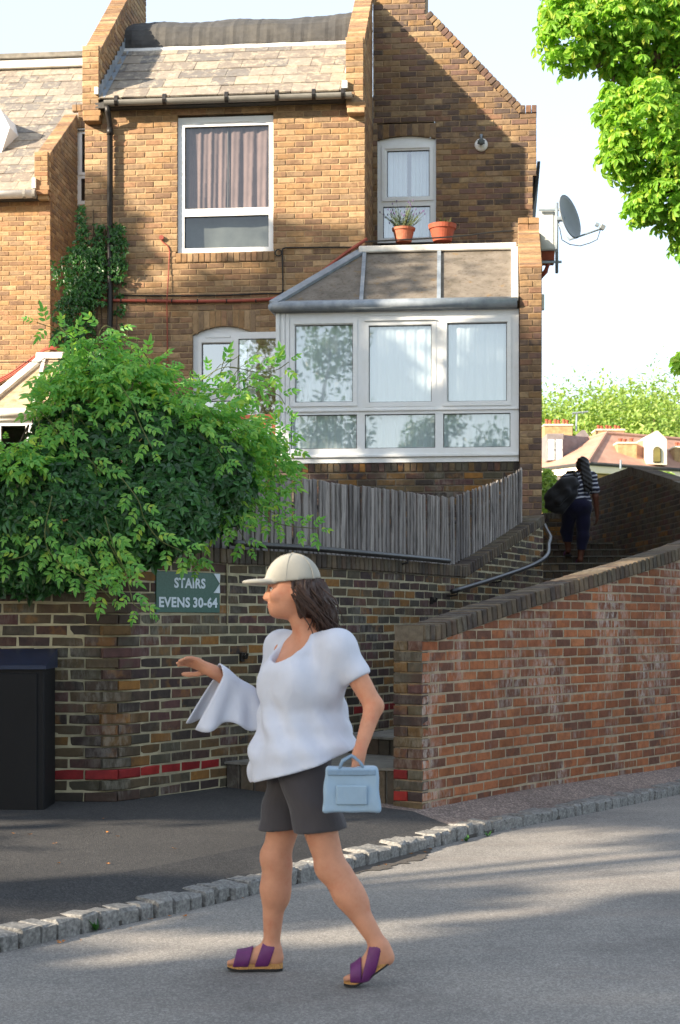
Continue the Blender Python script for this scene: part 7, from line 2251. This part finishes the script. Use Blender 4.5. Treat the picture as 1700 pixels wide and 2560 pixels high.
T.ell((-.02, .02, .9), (.2, .165, .14), 0, .05); T.cap((-.02, .02, .95), (.0, .05, 1.1), .16, .155, .06); T.ell((.01, .08, 1.17), (.195, .135, .17), 0, .06); T.cap(s2R, s2L, .075, .075, .05); T.cap(s2R, Vector(s2R).lerp(Vector(e2R), .62), .075, .082, .03); T.cap(s2L, Vector(s2L).lerp(Vector(e2L), .62), .075, .082, .03)
T.warp(lambda X, Y, Z: .006 * np.sin(26 * Z + 9 * X)); T.cut(lambda X, Y, Z: .84 - Z + .03 * X); T.carve((.045, .11, 1.34), (.085, .085, .06), 0, .01); T.build('shirt', MT['stripe'], w2p)
H = Sdf((-.36, -.28, .12), (.3, .5, 1.0), .0105); H.ell((-.03, .0, .85), (.21, .178, .18), 0, .06)
for hp, kn, an_ in ((hR, kR, aR), (hL, kL, aL)): H.cap(hp, kn, .118, .088, .04); H.cap(kn, Vector(kn).lerp(Vector(an_), .62), .086, .074, .03)
H.cut(lambda X, Y, Z: np.where(X > -.05, .215, .335) - Z); H.cut(lambda X, Y, Z: Z - .93); H.warp(lambda X, Y, Z: .005 * np.sin(30 * Z + 12 * Y)); H.build('trousers', MT['navy'], w2p)
Hh = Sdf((-.15, -.2, .8), (.25, .32, 1.62), .0105); Hh.ell((.07, .125, 1.43), (.096, .108, .118), 0, .02)
for q in range(9):
    x = .03 + q * .012; Hh.cap((x, .03, 1.42), (x + .02 + .015 * math.sin(q), -.08, 1.22 - .02 * (q % 3)), .026, .022, .012); Hh.cap((x + .02 + .015 * math.sin(q), -.08, 1.22 - .02 * (q % 3)), (x + .035, -.135, 1.0 + .03 * (q % 4)), .022, .01, .01)
Hh.cut(lambda X, Y, Z: np.where(Z > 1.3, Y - .2, -1)); Hh.warp(lambda X, Y, Z: .005 * np.sin(90 * Z + 60 * X)); Hh.build('hair', MT['hair2'], w2p)
for (x, y, z) in ((.02, .09, .0), (-.11, .365, .13)):
    m = MB(); m.bbox(x - .045, x + .045, y - .13, y + .12, z, z + .03, .01); sx_ = m.build('sandal', MT['rubber'], w2p); m = MB(); m.tube([(x - .045, y + .06, z + .02), (x - .03, y + .06, z + .07), (x, y + .06, z + .085), (x + .03, y + .06, z + .07), (x + .045, y + .06, z + .02)], .012, 8); m.build('strap', MT['purple'], sx_, True)
# her rucksack slung on the left shoulder
rk_ = empty('rucksack', B2 + Vector((-.24, -.13, .82))); tag(rk_, 'bulky black rucksack slung from one shoulder of the climbing person', 'bag')
A = Sdf((-.36, -.26, -.16), (.36, .26, .52), .011)
A.cap((-.16, 0, .02), (.1, .0, .3), .1, .12, .05); A.cap((-.2, 0, .12), (.02, 0, .33), .08, .09, .05); A.cap((-.03, 0, -.05), (.12, 0, .18), .06, .09, .05); A.cap((-.1, 0, -.07), (-.2, 0, .05), .045, .05, .05)
A.cap((-.08, -.09, .06), (.04, -.09, .2), .06, .06, .02); A.warp(lambda X, Y, Z: .008 * np.sin(24 * X + 17 * Z) + .005 * np.sin(50 * Z - 20 * X)); A.build('bag_body', MT['blackbag'], rk_)
m = MB(); m.tube([(.16, .04, .32), (.2, .05, .43), (.17, .14, .50), (.09, .22, .5), (.06, .3, .42)], .02, 8); m.build('shoulder_strap', MT['blackbag'], rk_, True)
